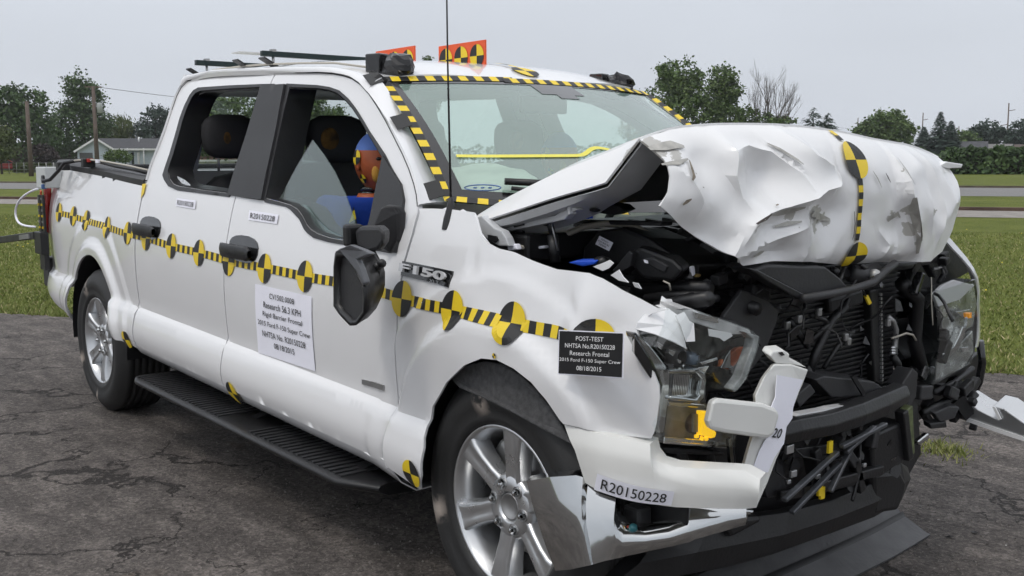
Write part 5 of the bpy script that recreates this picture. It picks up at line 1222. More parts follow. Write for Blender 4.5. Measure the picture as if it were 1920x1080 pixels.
# white far-fender lip and chrome strip
rows = []
for (u, v, w_) in ((1776, 440, 14), (1795, 462, 14), (1812, 482, 11), (1826, 502, 8), (1834, 520, 5), (1838, 545, 4), (1837, 570, 4), (1838, 600, 4), (1838, 630, 5), (1834, 650, 5)):
    a = ux(u, v, 4.04); b = ux(u-w_, v+w_*.5, 4.06); rows.append([a+Vector((-.03, .01, 0)), a, a.lerp(b, .6)])
MB().loft(rows).build('fender_lip', WHITE, TRUCK, True, solid=.006)
PR('apron', [(1716, 494), (1760, 440), (1790, 455), (1826, 505), (1800, 520), (1750, 545), (1700, 560)], x=3.97, m=BLACK, dv=(-.03, 0, 0))
PR('apron', [(1690, 480), (1720, 475), (1760, 560), (1750, 730), (1700, 740), (1660, 560)], x=3.90, m=BLACK, dv=(-.03, 0, 0))
PR('apron', [(1700, 700), (1760, 715), (1838, 660), (1842, 700), (1820, 745), (1720, 790), (1690, 780)], x=3.95, m=BLACK, dv=(-.05, 0, 0))
MB().tube([ux(1837, 640, 4.0), ux(1842, 680, 4.0), ux(1836, 715, 4.0), ux(1822, 745, 3.98)], .016, 8).build('arch_edge', GLOSSBLACK, TRUCK, True)
random.seed(5)
for k in range(34):
    u = random.uniform(1690, 1830); v = random.uniform(690, 790) if k > 12 else random.uniform(480, 720); u = min(u, 1770 if k <= 12 else 1830)
    MB().box(ux(u, v, random.uniform(3.98, 4.1)), (.03, random.uniform(.02, .09), random.uniform(.01, .05)), Matrix.Rotation(random.uniform(-1.2, 1.2), 3, 'X')).build('broken_bit', random.choice([BLACK, BLACK, BLACK, DARK, GLOSSBLACK]), TRUCK, bevel=.005)
for pts, r, m_ in (([(1745, 480), (1762, 492), (1772, 510), (1760, 530)], .010, DARK), ([(1750, 505), (1766, 500), (1770, 520)], .006, STEEL), ([(1600, 520), (1640, 500), (1700, 498), (1750, 486)], .014, DARK), ([(1690, 530), (1720, 560), (1715, 640), (1730, 700)], .025, BLACK), ([(1752, 735), (1790, 716), (1824, 690)], .010, DARK), ([(1730, 775), (1775, 750), (1822, 720)], .014, BLACK)):
    MB().tube([ux(u, v, 4.05) for u, v in pts], r, 8).build('hose', m_, TRUCK, True)
PR('torn_liner', [(1752, 775), (1780, 762), (1800, 764), (1790, 785), (1764, 792)], x=4.08, m=DARK, dv=(-.03, 0, .01))
PR('torn_liner', [(1744, 795), (1775, 790), (1776, 802), (1746, 805)], x=4.08, m=BLACK, dv=(-.03, 0, .01))
ce = [((1798, 760), (1806, 752)), ((1812, 790), (1838, 770)), ((1870, 808), (1880, 775)), ((1960, 838), (1925, 800))]
PR('bumper_end', [(1798, 760), (1808, 752), (1836, 770), (1872, 788), (1860, 762), (1884, 768), (1930, 800), (1960, 830), (1950, 838), (1880, 812), (1812, 790)], y=1.98, m=ALLOY, dv=(0, .10, .03), bevel=.004)
PR('bumper_end_edge', [(1810, 782), (1870, 803), (1955, 832), (1955, 839), (1870, 811), (1812, 790)], y=1.972, m=WHITE, dv=(0, .006, 0), bevel=0)
PR('bumper_end_edge', [(1860, 762), (1866, 764), (1877, 786), (1872, 788)], y=1.97, m=WHITE, dv=(0, .006, 0), bevel=0)
MB().bar(uy(1790, 745, 1.93), uy(1812, 778, 1.98), .05, .05).build('bumper_bracket', BLACK, TRUCK)

# torn wiring and splinters through the crushed front
random.seed(91)
for k in range(34):
    u = random.uniform(1300, 1760); v = random.uniform(500, 740) if k % 4 else random.uniform(810, 860)
    if v > 790: u = random.uniform(1470, 1680)
    x = random.uniform(4.02, 4.16) if v < 790 else random.uniform(4.16, 4.22); p = ux(u, v, x); pts = [p]; d = Vector((random.gauss(0, .3), random.gauss(0, 1), random.gauss(0, 1))).normalized()
    for q in range(5): d = (d+Vector((random.gauss(0, .3), random.gauss(0, .5), random.gauss(-.1, .5)))).normalized(); pts.append(pts[-1]+d*random.uniform(.02, .05))
    MB().tube(pts, random.choice([.002, .003, .004, .006]), 5).build('torn_wire', random.choice([BLACK, BLACK, RUBBER, DARK, HOSE if k % 11 == 0 else BLACK]), TRUCK, True)
for k in range(70):
    u = random.uniform(1290, 1760); v = random.uniform(498, 700) if k % 3 else random.uniform(800, 930)
    if v > 790: u = random.uniform(1470, 1690)
    if 1330 < u < 1470 and v > 560: continue
    c = ux(u, v, random.uniform(4.02, 4.13) if v < 790 else 4.2); n = random.choice([3, 4, 5]); r = random.uniform(.012, .045); a0 = random.uniform(0, 6.28); tl_ = random.uniform(-.6, .6)
    P = [c+Vector((r*.6*math.sin(a0+6.28*j/n)*tl_, r*math.cos(a0+6.28*j/n)*random.uniform(.5, 1.2), r*math.sin(a0+6.28*j/n)*random.uniform(.4, 1.1))) for j in range(n)]
    MB().prism(P, (-.004, .002, 0)).build('splinter', random.choice([BLACK, BLACK, GLOSSBLACK, DARK, DARK, STEEL if k % 13 == 0 else BLACK]), TRUCK)
# ------------------------------------------------------------------ cab interior
def cushion(name, c, d, m, parent, lean=0.0, n=8, p=3.2):
    """rounded slab (superellipsoid)"""
    V = []; F = []; N = 2*n
    se = lambda w_, q: math.copysign(abs(w_)**(2/q), w_)
    R = Matrix.Rotation(lean, 3, 'Y')
    for a in range(n+1):
        ph = -math.pi/2+math.pi*a/n
        for b in range(N):
            th = 2*math.pi*b/N
            v = Vector((d[0]/2*se(math.cos(ph), p)*se(math.cos(th), p), d[1]/2*se(math.cos(ph), p)*se(math.sin(th), p), d[2]/2*se(math.sin(ph), p))); V.append(Vector(c)+R @ v)
    for a in range(n):
        for b in range(N):
            b2 = (b+1) % N; F.append((a*N+b, a*N+b2, (a+1)*N+b2, (a+1)*N+b))
    return obj(name, V, F, m, parent, True)
CHALK = mat('yellow_chalk', (.09, .045, .008), .95, var=.8, vscale=25)
for y in (.50, 1.53):
    S_ = bpy.data.objects.new('front_seat', None); link(S_, TRUCK)
    cushion('backrest', (1.98, y, 1.05), (.16, .50, .74), FABRIC, S_, -.18); cushion('seat_cushion', (2.22, y, .72), (.52, .50, .18), FABRIC, S_)
    cushion('headrest', (1.93, y+.01, 1.50), (.11, .29, .21), FABRIC, S_, -.1)
    for dy in (-.06, .06): MB().tube([(1.94, y+dy, 1.34), (1.93, y+dy, 1.46)], .007, 6).build('headrest_post', STEEL, S_, True)
    MB().ball((1.98, y-.05, 1.50), (.012, .045, .05), 8).build('chalk_smear', CHALK, S_, True)
RS = bpy.data.objects.new('rear_seat', None); link(RS, TRUCK)
cushion('backrest', (.98, YC, 1.05), (.16, 1.6, .70), FABRIC, RS, -.15); cushion('seat_cushion', (1.22, YC, .74), (.5, 1.6, .2), FABRIC, RS)
for y in (.43, 1.6): cushion('headrest', (1.0, y, 1.53), (.11, .28, .22), FABRIC, RS, -.1)
MB().ball((1.045, .40, 1.51), (.012, .035, .05), 8).build('chalk_smear', CHALK, RS, True)
for y in (.37, .49): MB().tube([(1.0, y, 1.36), (1.0, y, 1.45)], .007, 6).build('headrest_post', STEEL, RS, True)
MB().bar((.86, .34, 1.70), (.98, .55, 1.32), .04, .004).build('seat_belt', BLACK, TRUCK)
MB().bar((1.72, .27, 1.62), (1.90, .33, .9), .04, .004).build('seat_belt', BLACK, TRUCK)
MB().bar((1.78, 1.80, 1.62), (1.90, 1.70, .9), .04, .004).build('seat_belt', BLACK, TRUCK)
# steering wheel and the spent airbags
tor = [Vector((2.74, 1.53+.19*math.cos(t), 1.12+.19*math.sin(t)))+Vector((.10*math.sin(t), 0, 0)) for t in [2*math.pi*k/28 for k in range(29)]]
MB().tube(tor, .016, 8, caps=False).build('steering_wheel', BLACK, TRUCK, True)
def bag(c, d, seed, name='airbag'):
    V = []; F = []; n = 14; N = 28
    for a in range(n+1):
        ph = -math.pi/2+math.pi*a/n
        for b in range(N):
            th = 2*math.pi*b/N; v = Vector((math.cos(ph)*math.cos(th), math.cos(ph)*math.sin(th), math.sin(ph)))
            k = 1+.16*noise.noise(v*2.3+Vector((seed, 0, 0)))+.07*noise.noise(v*6+Vector((0, seed, 0)))
            V.append(Vector(c)+Vector((v.x*d[0]/2, v.y*d[1]/2, v.z*d[2]/2))*k)
    for a in range(n):
        for b in range(N):
            b2 = (b+1) % N; F.append((a*N+b, a*N+b2, (a+1)*N+b2, (a+1)*N+b))
    return obj(name, V, F, AIRBAG, TRUCK, True)
AB = bag((2.98, .50, 1.27), (.50, .46, .25), 3); bag((2.70, 1.53, 1.10), (.20, .42, .36), 8)
PALEB = mat('reflected_blue_print', (.10, .17, .38), .8)
ring = [uy(905+34*math.cos(t), 352+5.5*math.sin(t), .27) for t in [2*math.pi*k/24 for k in range(25)]]
MB().tube(ring, .0022, 5, caps=False).build('blue_oval_reflection', PALEB, AB, True)  # blue ring models a logo print's reflection over the airbag
for du in (-14, 0, 14): MB().ball(uy(905+du, 352, .27), (.006, .008, .003), 5).build('blue_oval_reflection', PALEB, AB, True)
# ------------------------------------------------------------------ crash test dummies
def dummy(name, label, hx_, hy, hz, sx, floor, lean=.0):
    """seated dummy: head centre (hx_, hy, hz), hips near x = sx"""
    T = thing(name, label, 'dummy', (sx, hy, floor), 'crash test dummies in the cab')
    H = Vector((hx_, hy, hz))
    # head: egg with brow, nose and chin
    V = []; F = []; n = 16; N = 28; I = []
    for a in range(n+1):
        ph = math.pi*a/n
        for b in range(N):
            th = 2*math.pi*b/N; v = Vector((math.sin(ph)*math.cos(th), math.sin(ph)*math.sin(th), math.cos(ph)))
            r = Vector((.102, .078, .118)); p = Vector((v.x*r.x, v.y*r.y, v.z*r.z))
            f_ = max(0, v.x)
            if v.z < -.1: p.x += .012*f_*(-v.z); p.y *= 1-.25*(-v.z)
            p.x += .022*f_**6*math.exp(-((v.z+.15)/.22)**2)*math.exp(-(v.y/.18)**2)
            p.x -= .008*f_*math.exp(-((v.z-.12)/.14)**2)*(1-math.exp(-(v.y/.25)**2))
            V.append(H+p)
    for a in range(n):
        for b in range(N):
            b2 = (b+1) % N; F.append((a*N+b, (a+1)*N+b, (a+1)*N+b2, a*N+b2)); I.append(1 if a < 6 else 0)
    hd = obj('head', V, F, [DUMMY, DUMMYBLUE], T, True, idx=I)
    for s_ in (-1, 1):
        MB().ball(H+Vector((.083, s_*.032, .012)), (.010, .014, .008), 6).build('eye', BLACK, hd, True)
        MB().ball(H+Vector((-.005, s_*.076, -.005)), (.018, .008, .03), 6).build('ear', DUMMY, hd, True)
    MB().ball(H+Vector((.088, 0, -.058)), (.008, .024, .006), 6).build('mouth', mat('dark_red', (.12, .02, .01), .6), hd, True)
    MB().ball(H+Vector((.070, -.040, -.045)), (.018, .018, .036), 8).build('chalk_patch', mat('yellow_patch', (.55, .27, .04), .8), hd, True)
    for dx, dz_, r in ((-.008, .018, .030), (.012, -.066, .018)):
        y_ = lambda a, b: -.0805*math.sqrt(max(.05, 1-((dx+a)/.102)**2-((dz_+b)/.118)**2))-.004
        marker(lambda a, b: H+Vector((dx+a, y_(a, b) if dz_ > -.05 else y_(a, b)*.88-.004, dz_+b)), r, hd, 1, n=16)
    nk = MB()
    for k in range(3): nk.lathe([(.0, -.008), (.046, -.008), (.05, 0), (.046, .008), (0, .008)], H+Vector((-.028-.006*k, 0, -.108-.017*k)), 'z', 18)
    nk.build('neck', GLOSSBLACK, T, True)
    C_ = H+Vector((-.045, 0, -.158))
    MB().lathe([(.0, .02), (.052, .018), (.062, .0), (.066, -.03)], C_+Vector((.012, 0, .015)), 'z', 20).build('collar', DUMMY, T, True)
    # torso, arms and legs as one skinned figure
    hip = Vector((sx, hy, floor+.12)); ch = C_+Vector((-.01, 0, -.085)); be = ch.lerp(hip, .55)
    P = [hip, be, ch, C_]; E_ = [(0, 1), (1, 2), (2, 3)]; Rr = [(.17, .15), (.15, .14), (.18, .14), (.095, .085)]
    for s_ in (-1, 1):
        sh_ = C_+Vector((-.005, s_*.175, -.035)); el = sh_+Vector((.06, s_*.05, -.28)); wr = el+Vector((.24, -s_*.04, -.02)); hn = wr+Vector((.09, 0, -.02))
        b = len(P); P += [sh_, el, wr, hn]; E_ += [(2, b), (b, b+1), (b+1, b+2), (b+2, b+3)]; Rr += [(.10, .09), (.062, .062), (.042, .042), (.045, .028)]
        kn = hip+Vector((.42, s_*.10, .06)); an = kn+Vector((.12, 0, -.38)); ft = an+Vector((.16, 0, -.03))
        b = len(P); P += [hip+Vector((.06, s_*.10, 0)), kn, an, ft]; E_ += [(0, b), (b, b+1), (b+1, b+2), (b+2, b+3)]; Rr += [(.1, .1), (.075, .075), (.05, .05), (.045, .035)]
    me = bpy.data.meshes.new('body'); me.from_pydata([p-T.location for p in P], E_, []); me.materials.append(SHIRT)
    o = bpy.data.objects.new('body', me); link(o, T); md = o.modifiers.new('skin', 'SKIN'); md.use_smooth_shade = True
    for k, r in enumerate(Rr): me.skin_vertices[0].data[k].radius = r
    me.skin_vertices[0].data[0].use_root = True
    ms = o.modifiers.new('sub', 'SUBSURF'); ms.levels = 2; ms.render_levels = 2
    # shoulder tape lies on the near shoulder
    V = []; F = []; I = []
    for k in range(5):
        q = C_+Vector((.055+.018*k, -.135-.004*k, -.005-.034*k)); d = Vector((.018, -.004, -.034)); w_ = Vector((.022, .01, .012)); b = len(V)
        V += [q-w_, q+w_, q+w_+d, q-w_+d]; F.append((b, b+1, b+2, b+3)); I.append(k % 2)
    obj('striped_tape', V, F, [TBLACK, YELLOW], T, idx=I)
    return T
dummy('crash_test_dummy', 'crash test dummy in blue shirt in the near front seat, head at the broken window', 2.365, .435, 1.405, 2.18, .72)
dummy('crash_test_dummy', 'crash test dummy in the near rear seat, mostly hidden behind the dark door pillar', 1.31, .56, 1.475, 1.2, .76)
dummy('crash_test_dummy', 'crash test dummy in the far front seat, faint behind the windshield', 2.24, 1.53, 1.42, 2.16, .72)
# ------------------------------------------------------------------ things mounted on the roof
def rz(x, y): a = abs(y-YC)/(YC-.285); return lerp(zc_roof(x), zroof(min(max(x, DR[8][0]), 2.56))+.012 if x < 2.5 else 1.745, a**3.2)
def roof_bar(label, x, z, y0=.46):
    T = thing('roof_bar', label, 'roof bar', (x, .5, rz(x, .5)), 'dark bars across the roof')
    MB().box((x, (y0+1.56)/2, z), (.028, 1.56-y0, .026)).build('bar', mat('dark_green_bar', (.02, .035, .035), .35, .4), T, bevel=.003)
    for y in (y0+.06, 1.50):
        MB().box((x, y, z+.016), (.034, .02, .012)).build('clamp', STEEL, T)
        MB().tube([(x, y, rz(x, y)-.02), (x, y, z)], .007, 8).build('post', STEEL, T, True)
    return T
roof_bar('dark bar across the roof nearest the cargo bed', .74, 1.908, .38)
RB2 = roof_bar('dark bar across the middle of the roof, in front of a white strip', 1.33, 1.912)
MB().box((1.18, .95, 1.925), (.10, 1.1, .004)).build('white_strip', mat('white_strip', (.7, .7, .68), .3), RB2)
def board(label, x0, w_, y, z0, z1):
    T = thing('target_board', label, 'target board', (x0+w_/2, y, z0), 'orange target boards on the roof')
    MB().box((x0+w_/2, y, (z0+z1)/2), (w_, .008, z1-z0)).build('panel', ORANGE, T, bevel=.001)
    for k in range(3):
        c = Vector((x0+w_*(k+.5)/3, y-.006, z1-.062)); marker(lambda a, b: c+Vector((a, 0, b)), .048, T, 1, name='target_disc')
    for dx in (.03, w_-.03): MB().box((x0+dx, y+.02, z0+.005), (.03, .05, .02)).build('foot', BLACK, T)
board('orange board with three round targets on the roof, partly behind the black box', 1.61, .33, .92, 1.79, 1.925)
board('orange board with three round targets standing clear on the roof', 2.13, .335, .92, 1.77, 1.905)
def sensor(label, c, m1):
    T = thing('roof_sensor', label, 'sensor box', (c[0], c[1], c[2]-.05), 'black taped boxes on the roof corners'); c = Vector(c)
    MB().box(c+Vector((-.03, -.02, .012)), (.072, .062, .070), Matrix.Rotation(.3, 3, 'Z')).build('box', GLOSSBLACK, T, bevel=.006)
    V = []; F = []; n = 8; N = 16
    for a in range(n+1):
        ph = math.pi*a/n
        for b in range(N):
            th = 2*math.pi*b/N; v = Vector((math.sin(ph)*math.cos(th), math.sin(ph)*math.sin(th), math.cos(ph))); k = 1+.35*noise.noise(v*3+c)
            V.append(c+Vector((.05, .02, -.005))+Vector((v.x*.085, v.y*.055, v.z*.05))*k)
    for a in range(n):
        for b in range(N): F.append((a*N+b, (a+1)*N+b, (a+1)*N+(b+1) % N, a*N+(b+1) % N))
    obj('wrap', V, F, mat('black_bag', (.012, .012, .013), .25), T)
    MB().box(c+Vector((-.03, .0, -.045)), (.24, .07, .008), Matrix.Rotation(.25, 3, 'Y')).build('tape_strap', TBLACK, T)
    return T
pz = uy(724, 124, .40); sensor('black taped box on the roof corner nearest the camera', (pz.x, .40, pz.z), 0)
pz = uy(1138, 158, 1.58); sensor('black taped box on the far roof corner above the windshield', (pz.x, 1.58, pz.z), 0)
cab = []
for u, v in ((345, 152), (362, 140), (400, 131), (450, 126), (500, 124), (560, 122), (620, 121), (690, 124)):
    p = uy(u, v-1, .34); cab.append(Vector((p.x, .36, rz(p.x, .36)+.012)))
MB().tube(cab, .005, 6).build('roof_cable', HOSE, TRUCK, True)
for k in (1, 3, 4): MB().box(cab[k]+Vector((0, 0, .002)), (.06, .10, .006), Matrix.Rotation(-.5, 3, 'X')).build('tape_wrap', TBLACK, TRUCK)
# ------------------------------------------------------------------ boom and cable at the tail, fallen lip
bm = thing('tow_boom', 'slim black boom reaching out behind the truck bed at the left edge', 'boom', (-1.0, .03, .93))
e0 = Vector((-1.06, .035, .945)); e1 = uy(0, 450, .05); e2 = e0+(e1-e0)*1.6
MB().bar(e0, e2, .05, .045).build('boom_tube', BLACK, bm, bevel=.004); MB().bar(e0.lerp(e2, .05)+Vector((0, -.03, -.003)), e0.lerp(e2, .2)+Vector((0, -.03, -.003)), .008, .03).build('boom_plate', STEEL, bm)
wc_ = smooth_loop([(78, 352), (58, 358), (38, 372), (28, 392), (31, 415), (45, 424), (78, 426)], 2, False)
cb = MB().tube([uy(u, v, .0) for u, v in wc_], .007, 8).build('white_cable', PAPER, None, True)
cb['label'] = 'white cable looping behind the tail lamp'; cb['category'] = 'cable'
lipT = thing('fallen_air_dam', 'long grey plastic air dam strip lying on the asphalt under the crushed front', 'trim strip', (3.95, 1.0, 0))
rows = []
for k in range(24):
    t = k/23; y = lerp(-.15, 1.80, t); xo = 4.02+.03*math.sin(math.pi*t)-.10*max(0, t-.85)-.12*max(0, .3-t); z0 = .012
    tw = .02*math.sin(t*3)
    rows.append([Vector((xo-.16, y+.03*t, .10+tw)), Vector((xo-.13, y, .085+tw)), Vector((xo-.10, y, .06)), Vector((xo-.03, y, .03)), Vector((xo, y, z0+.004)), Vector((xo+.02, y, z0)), Vector((xo+.018, y, .004)), Vector((xo-.12, y, .05))])
MB().loft(rows).build('strip', mat('grey_lip', (.085, .085, .088), .55, var=.3, vscale=9, bump=.2, bscale=60), lipT, True, solid=.004)
MB().loft([[r[2]+Vector((0, 0, .004)), r[2]+Vector((.006, 0, .012)), r[3]+Vector((-.05, 0, .016))] for r in rows]).build('ridge', DARK, lipT, True)
# ------------------------------------------------------------------ ground
DV = Vector((.857, .515, 0)).normalized(); NV = Vector((-DV.y, DV.x, 0)); 
def GP(t, n, z=0.0): p = DV*t+NV*n; return Vector((p.x, p.y, z))
def n_tex(n, kind, **kw):
    t = n.nodes.new(kind)
    for k, v in kw.items(): t.inputs[k].default_value = v
    return t
def asphalt():
    m = bpy.data.materials.new('cracked_asphalt'); m.use_nodes = True; n = m.node_tree; b = n.nodes['Principled BSDF']; L = n.links.new
    tc = n.nodes.new('ShaderNodeTexCoord'); O = tc.outputs['Object']
    big = n_tex(n, 'ShaderNodeTexNoise', Scale=.55, Detail=6, Roughness=.6); mid = n_tex(n, 'ShaderNodeTexNoise', Scale=3.2, Detail=7, Roughness=.65); fine = n_tex(n, 'ShaderNodeTexNoise', Scale=55, Detail=6, Roughness=.85)
    str_ = n_tex(n, 'ShaderNodeTexNoise', Scale=2.2, Detail=6, Roughness=.62)
    mpg = n.nodes.new('ShaderNodeMapping'); mpg.inputs['Rotation'].default_value = (0, 0, math.radians(-32)); mpg.inputs['Scale'].default_value = (1.0, 4.2, 1); L(O, mpg.inputs[0]); L(mpg.outputs[0], str_.inputs['Vector'])
    grit = n_tex(n, 'ShaderNodeTexVoronoi', Scale=210)
    for q in (big, mid, fine, grit): L(O, q.inputs['Vector'])
    r1 = n.nodes.new('ShaderNodeValToRGB'); r1.color_ramp.elements[0].position = .32; r1.color_ramp.elements[0].color = (.027, .023, .021, 1); r1.color_ramp.elements[1].position = .72; r1.color_ramp.elements[1].color = (.205, .18, .163, 1)
    e_ = r1.color_ramp.elements.new(.5); e_.color = (.076, .066, .060, 1)
    add = n.nodes.new('ShaderNodeMath'); add.operation = 'MULTIPLY_ADD'; add.inputs[1].default_value = .45
    a2 = n.nodes.new('ShaderNodeMath'); a2.operation = 'MULTIPLY_ADD'; a2.inputs[1].default_value = .35
    mm = n.nodes.new('ShaderNodeMath'); mm.operation = 'MULTIPLY'; mm.inputs[1].default_value = .22
    L(big.outputs['Fac'], mm.inputs[0]); L(mid.outputs['Fac'], a2.inputs[0]); L(mm.outputs[0], a2.inputs[2]); L(str_.outputs['Fac'], add.inputs[0]); L(a2.outputs[0], add.inputs[2]); L(add.outputs[0], r1.inputs[0])
    # stone specks
    sp = n.nodes.new('ShaderNodeMapRange'); sp.inputs['From Min'].default_value = .53; sp.inputs['From Max'].default_value = .68; L(fine.outputs['Fac'], sp.inputs[0])
    mx = n.nodes.new('ShaderNodeMix'); mx.data_type = 'RGBA'; mx.inputs[7].default_value = (.30, .27, .25, 1); ms = n.nodes.new('ShaderNodeMath'); ms.operation = 'MULTIPLY'; ms.inputs[1].default_value = .6; L(sp.outputs[0], ms.inputs[0]); L(ms.outputs[0], mx.inputs[0]); L(r1.outputs[0], mx.inputs[6])
    gr1 = n.nodes.new('ShaderNodeTexVoronoi'); gr1.inputs['Scale'].default_value = 62; gr2 = n.nodes.new('ShaderNodeTexVoronoi'); gr2.inputs['Scale'].default_value = 150
    L(O, gr1.inputs['Vector']); L(O, gr2.inputs['Vector']); gs = n.nodes.new('ShaderNodeSeparateColor'); gs2 = n.nodes.new('ShaderNodeSeparateColor'); L(gr1.outputs['Color'], gs.inputs[0]); L(gr2.outputs['Color'], gs2.inputs[0])
    gm = n.nodes.new('ShaderNodeMapRange'); gm.inputs['To Min'].default_value = .68; gm.inputs['To Max'].default_value = 1.38; L(gs.outputs[0], gm.inputs[0]); gm2 = n.nodes.new('ShaderNodeMapRange'); gm2.inputs['To Min'].default_value = .72; gm2.inputs['To Max'].default_value = 1.3; L(gs2.outputs[0], gm2.inputs[0])
    gmu = n.nodes.new('ShaderNodeMath'); gmu.operation = 'MULTIPLY'; L(gm.outputs[0], gmu.inputs[0]); L(gm2.outputs[0], gmu.inputs[1])
    gx_ = n.nodes.new('ShaderNodeMix'); gx_.data_type = 'RGBA'; gx_.blend_type = 'MULTIPLY'; gx_.inputs['Factor'].default_value = 1; L(mx.outputs[2], gx_.inputs[6]); L(gmu.outputs[0], gx_.inputs[7]); mx = gx_
    # rusty blotches
    rs = n_tex(n, 'ShaderNodeTexNoise', Scale=1.9, Detail=5, Roughness=.6); mo = n.nodes.new('ShaderNodeMapping'); mo.inputs['Location'].default_value = (5, 3, 0); L(O, mo.inputs[0]); L(mo.outputs[0], rs.inputs['Vector'])
    rr = n.nodes.new('ShaderNodeMapRange'); rr.inputs['From Min'].default_value = .66; rr.inputs['From Max'].default_value = .8; rr.inputs['To Max'].default_value = .5; L(rs.outputs['Fac'], rr.inputs[0])
    mr2 = n.nodes.new('ShaderNodeMix'); mr2.data_type = 'RGBA'; mr2.inputs[7].default_value = (.13, .085, .055, 1); L(rr.outputs[0], mr2.inputs[0]); L(mx.outputs[2], mr2.inputs[6])
    # cracks: cell borders, wobbled, present only in places
    wob = n_tex(n, 'ShaderNodeTexNoise', Scale=2.6, Detail=6, Roughness=.6); L(O, wob.inputs['Vector'])
    wv = n.nodes.new('ShaderNodeVectorMath'); wv.operation = 'MULTIPLY_ADD'; wv.inputs[1].default_value = (.8, .8, 0); L(wob.outputs['Color'], wv.inputs[0]); L(O, wv.inputs[2])
    cr = n.nodes.new('ShaderNodeTexVoronoi'); cr.feature = 'DISTANCE_TO_EDGE'; cr.inputs['Scale'].default_value = 1.15; L(wv.outputs[0], cr.inputs['Vector'])
    wmask = n_tex(n, 'ShaderNodeTexNoise', Scale=.8, Detail=3); mo2 = n.nodes.new('ShaderNodeMapping'); mo2.inputs['Location'].default_value = (9, 1, 0); L(O, mo2.inputs[0]); L(mo2.outputs[0], wmask.inputs['Vector'])
    wm = n.nodes.new('ShaderNodeMapRange'); wm.inputs['From Min'].default_value = .40; wm.inputs['From Max'].default_value = .62; wm.inputs['To Min'].default_value = .0005; wm.inputs['To Max'].default_value = .022; L(wmask.outputs['Fac'], wm.inputs[0])
    dv_ = n.nodes.new('ShaderNodeMath'); dv_.operation = 'DIVIDE'; L(cr.outputs['Distance'], dv_.inputs[0]); L(wm.outputs[0], dv_.inputs[1])
    cl = n.nodes.new('ShaderNodeMapRange'); cl.inputs['From Min'].default_value = .5; cl.inputs['From Max'].default_value = 1.3; L(dv_.outputs[0], cl.inputs[0])
    mc = n.nodes.new('ShaderNodeMix'); mc.data_type = 'RGBA'; mc.inputs[6].default_value = (.024, .020, .018, 1); L(cl.outputs[0], mc.inputs[0]); L(mr2.outputs[2], mc.inputs[7]); L(mc.outputs[2], b.inputs['Base Color'])
    # raised light borders fade next to the crack are left to the bump
    bp = n.nodes.new('ShaderNodeBump'); bp.inputs['Strength'].default_value = .75; bp.inputs['Distance'].default_value = .012
    hm = n.nodes.new('ShaderNodeMath'); hm.operation = 'MULTIPLY_ADD'; hm.inputs[1].default_value = .8; L(fine.outputs['Fac'], hm.inputs[0]); L(cl.outputs[0], hm.inputs[2])
    h2 = n.nodes.new('ShaderNodeMath'); h2.operation = 'MULTIPLY_ADD'; h2.inputs[1].default_value = .6; L(mid.outputs['Fac'], h2.inputs[0]); L(hm.outputs[0], h2.inputs[2])
    L(h2.outputs[0], bp.inputs['Height']); L(bp.outputs[0], b.inputs['Normal']); b.inputs['Roughness'].default_value = .82; b.inputs['Specular IOR Level'].default_value = .35
    return m
def lawn():
    m = bpy.data.materials.new('lawn'); m.use_nodes = True; n = m.node_tree; b = n.nodes['Principled BSDF']; L = n.links.new
    tc = n.nodes.new('ShaderNodeTexCoord'); a = n_tex(n, 'ShaderNodeTexNoise', Scale=.5, Detail=8, Roughness=.7); c = n_tex(n, 'ShaderNodeTexNoise', Scale=14, Detail=6, Roughness=.75)
    L(tc.outputs['Object'], a.inputs['Vector']); L(tc.outputs['Object'], c.inputs['Vector'])
    ad = n.nodes.new('ShaderNodeMath'); ad.operation = 'MULTIPLY_ADD'; ad.inputs[1].default_value = .5; hf = n.nodes.new('ShaderNodeMath'); hf.operation = 'MULTIPLY'; hf.inputs[1].default_value = .5
    L(c.outputs['Fac'], hf.inputs[0]); L(a.outputs['Fac'], ad.inputs[0]); L(hf.outputs[0], ad.inputs[2])
    r = n.nodes.new('ShaderNodeValToRGB'); r.color_ramp.elements[0].position = .33; r.color_ramp.elements[0].color = (.055, .075, .016, 1); r.color_ramp.elements[1].position = .68; r.color_ramp.elements[1].color = (.19, .195, .058, 1)
    e_ = r.color_ramp.elements.new(.5); e_.color = (.115, .138, .030, 1); L(ad.outputs[0], r.inputs[0]); L(r.outputs[0], b.inputs['Base Color'])
    bp = n.nodes.new('ShaderNodeBump'); bp.inputs['Strength'].default_value = .7; bp.inputs['Distance'].default_value = .05; L(c.outputs['Fac'], bp.inputs['Height']); L(bp.outputs[0], b.inputs['Normal']); b.inputs['Roughness'].default_value = .95; b.inputs['Specular IOR Level'].default_value = .1
    return m
ASPH = asphalt(); LAWN = lawn()
FAR = 265
obj('lawn', [GP(-FAR, -FAR, -.012), GP(FAR, -FAR, -.012), GP(FAR, FAR, -.012), GP(-FAR, FAR, -.012)], [(0, 1, 2, 3)], LAWN, None, kind='structure')
edge = []
random.seed(21)
t = -60.0
def lot_edge(t): return 2.78+.10*noise.noise(Vector((t*.5, 0, 0)))+.06*noise.noise(Vector((t*2.6, 4, 0)))+.04*noise.noise(Vector((t*8, 9, 0)))
while t < 60: edge.append(GP(t, lot_edge(t), 0)); t += .06
obj('asphalt_lot', edge+[GP(60, -60, 0), GP(-60, -60, 0)], [tuple(range(len(edge)+2))[::-1]], ASPH, None, kind='structure')
ROADM = mat('grey_road', (.17, .165, .16), .85, var=.12, vscale=.6)
def strip(name, n0, n1, z, m): return obj(name, [GP(-260, n0, z), GP(260, n0, z), GP(260, n1, z), GP(-260, n1, z)], [(0, 1, 2, 3)], m, None, kind='structure')
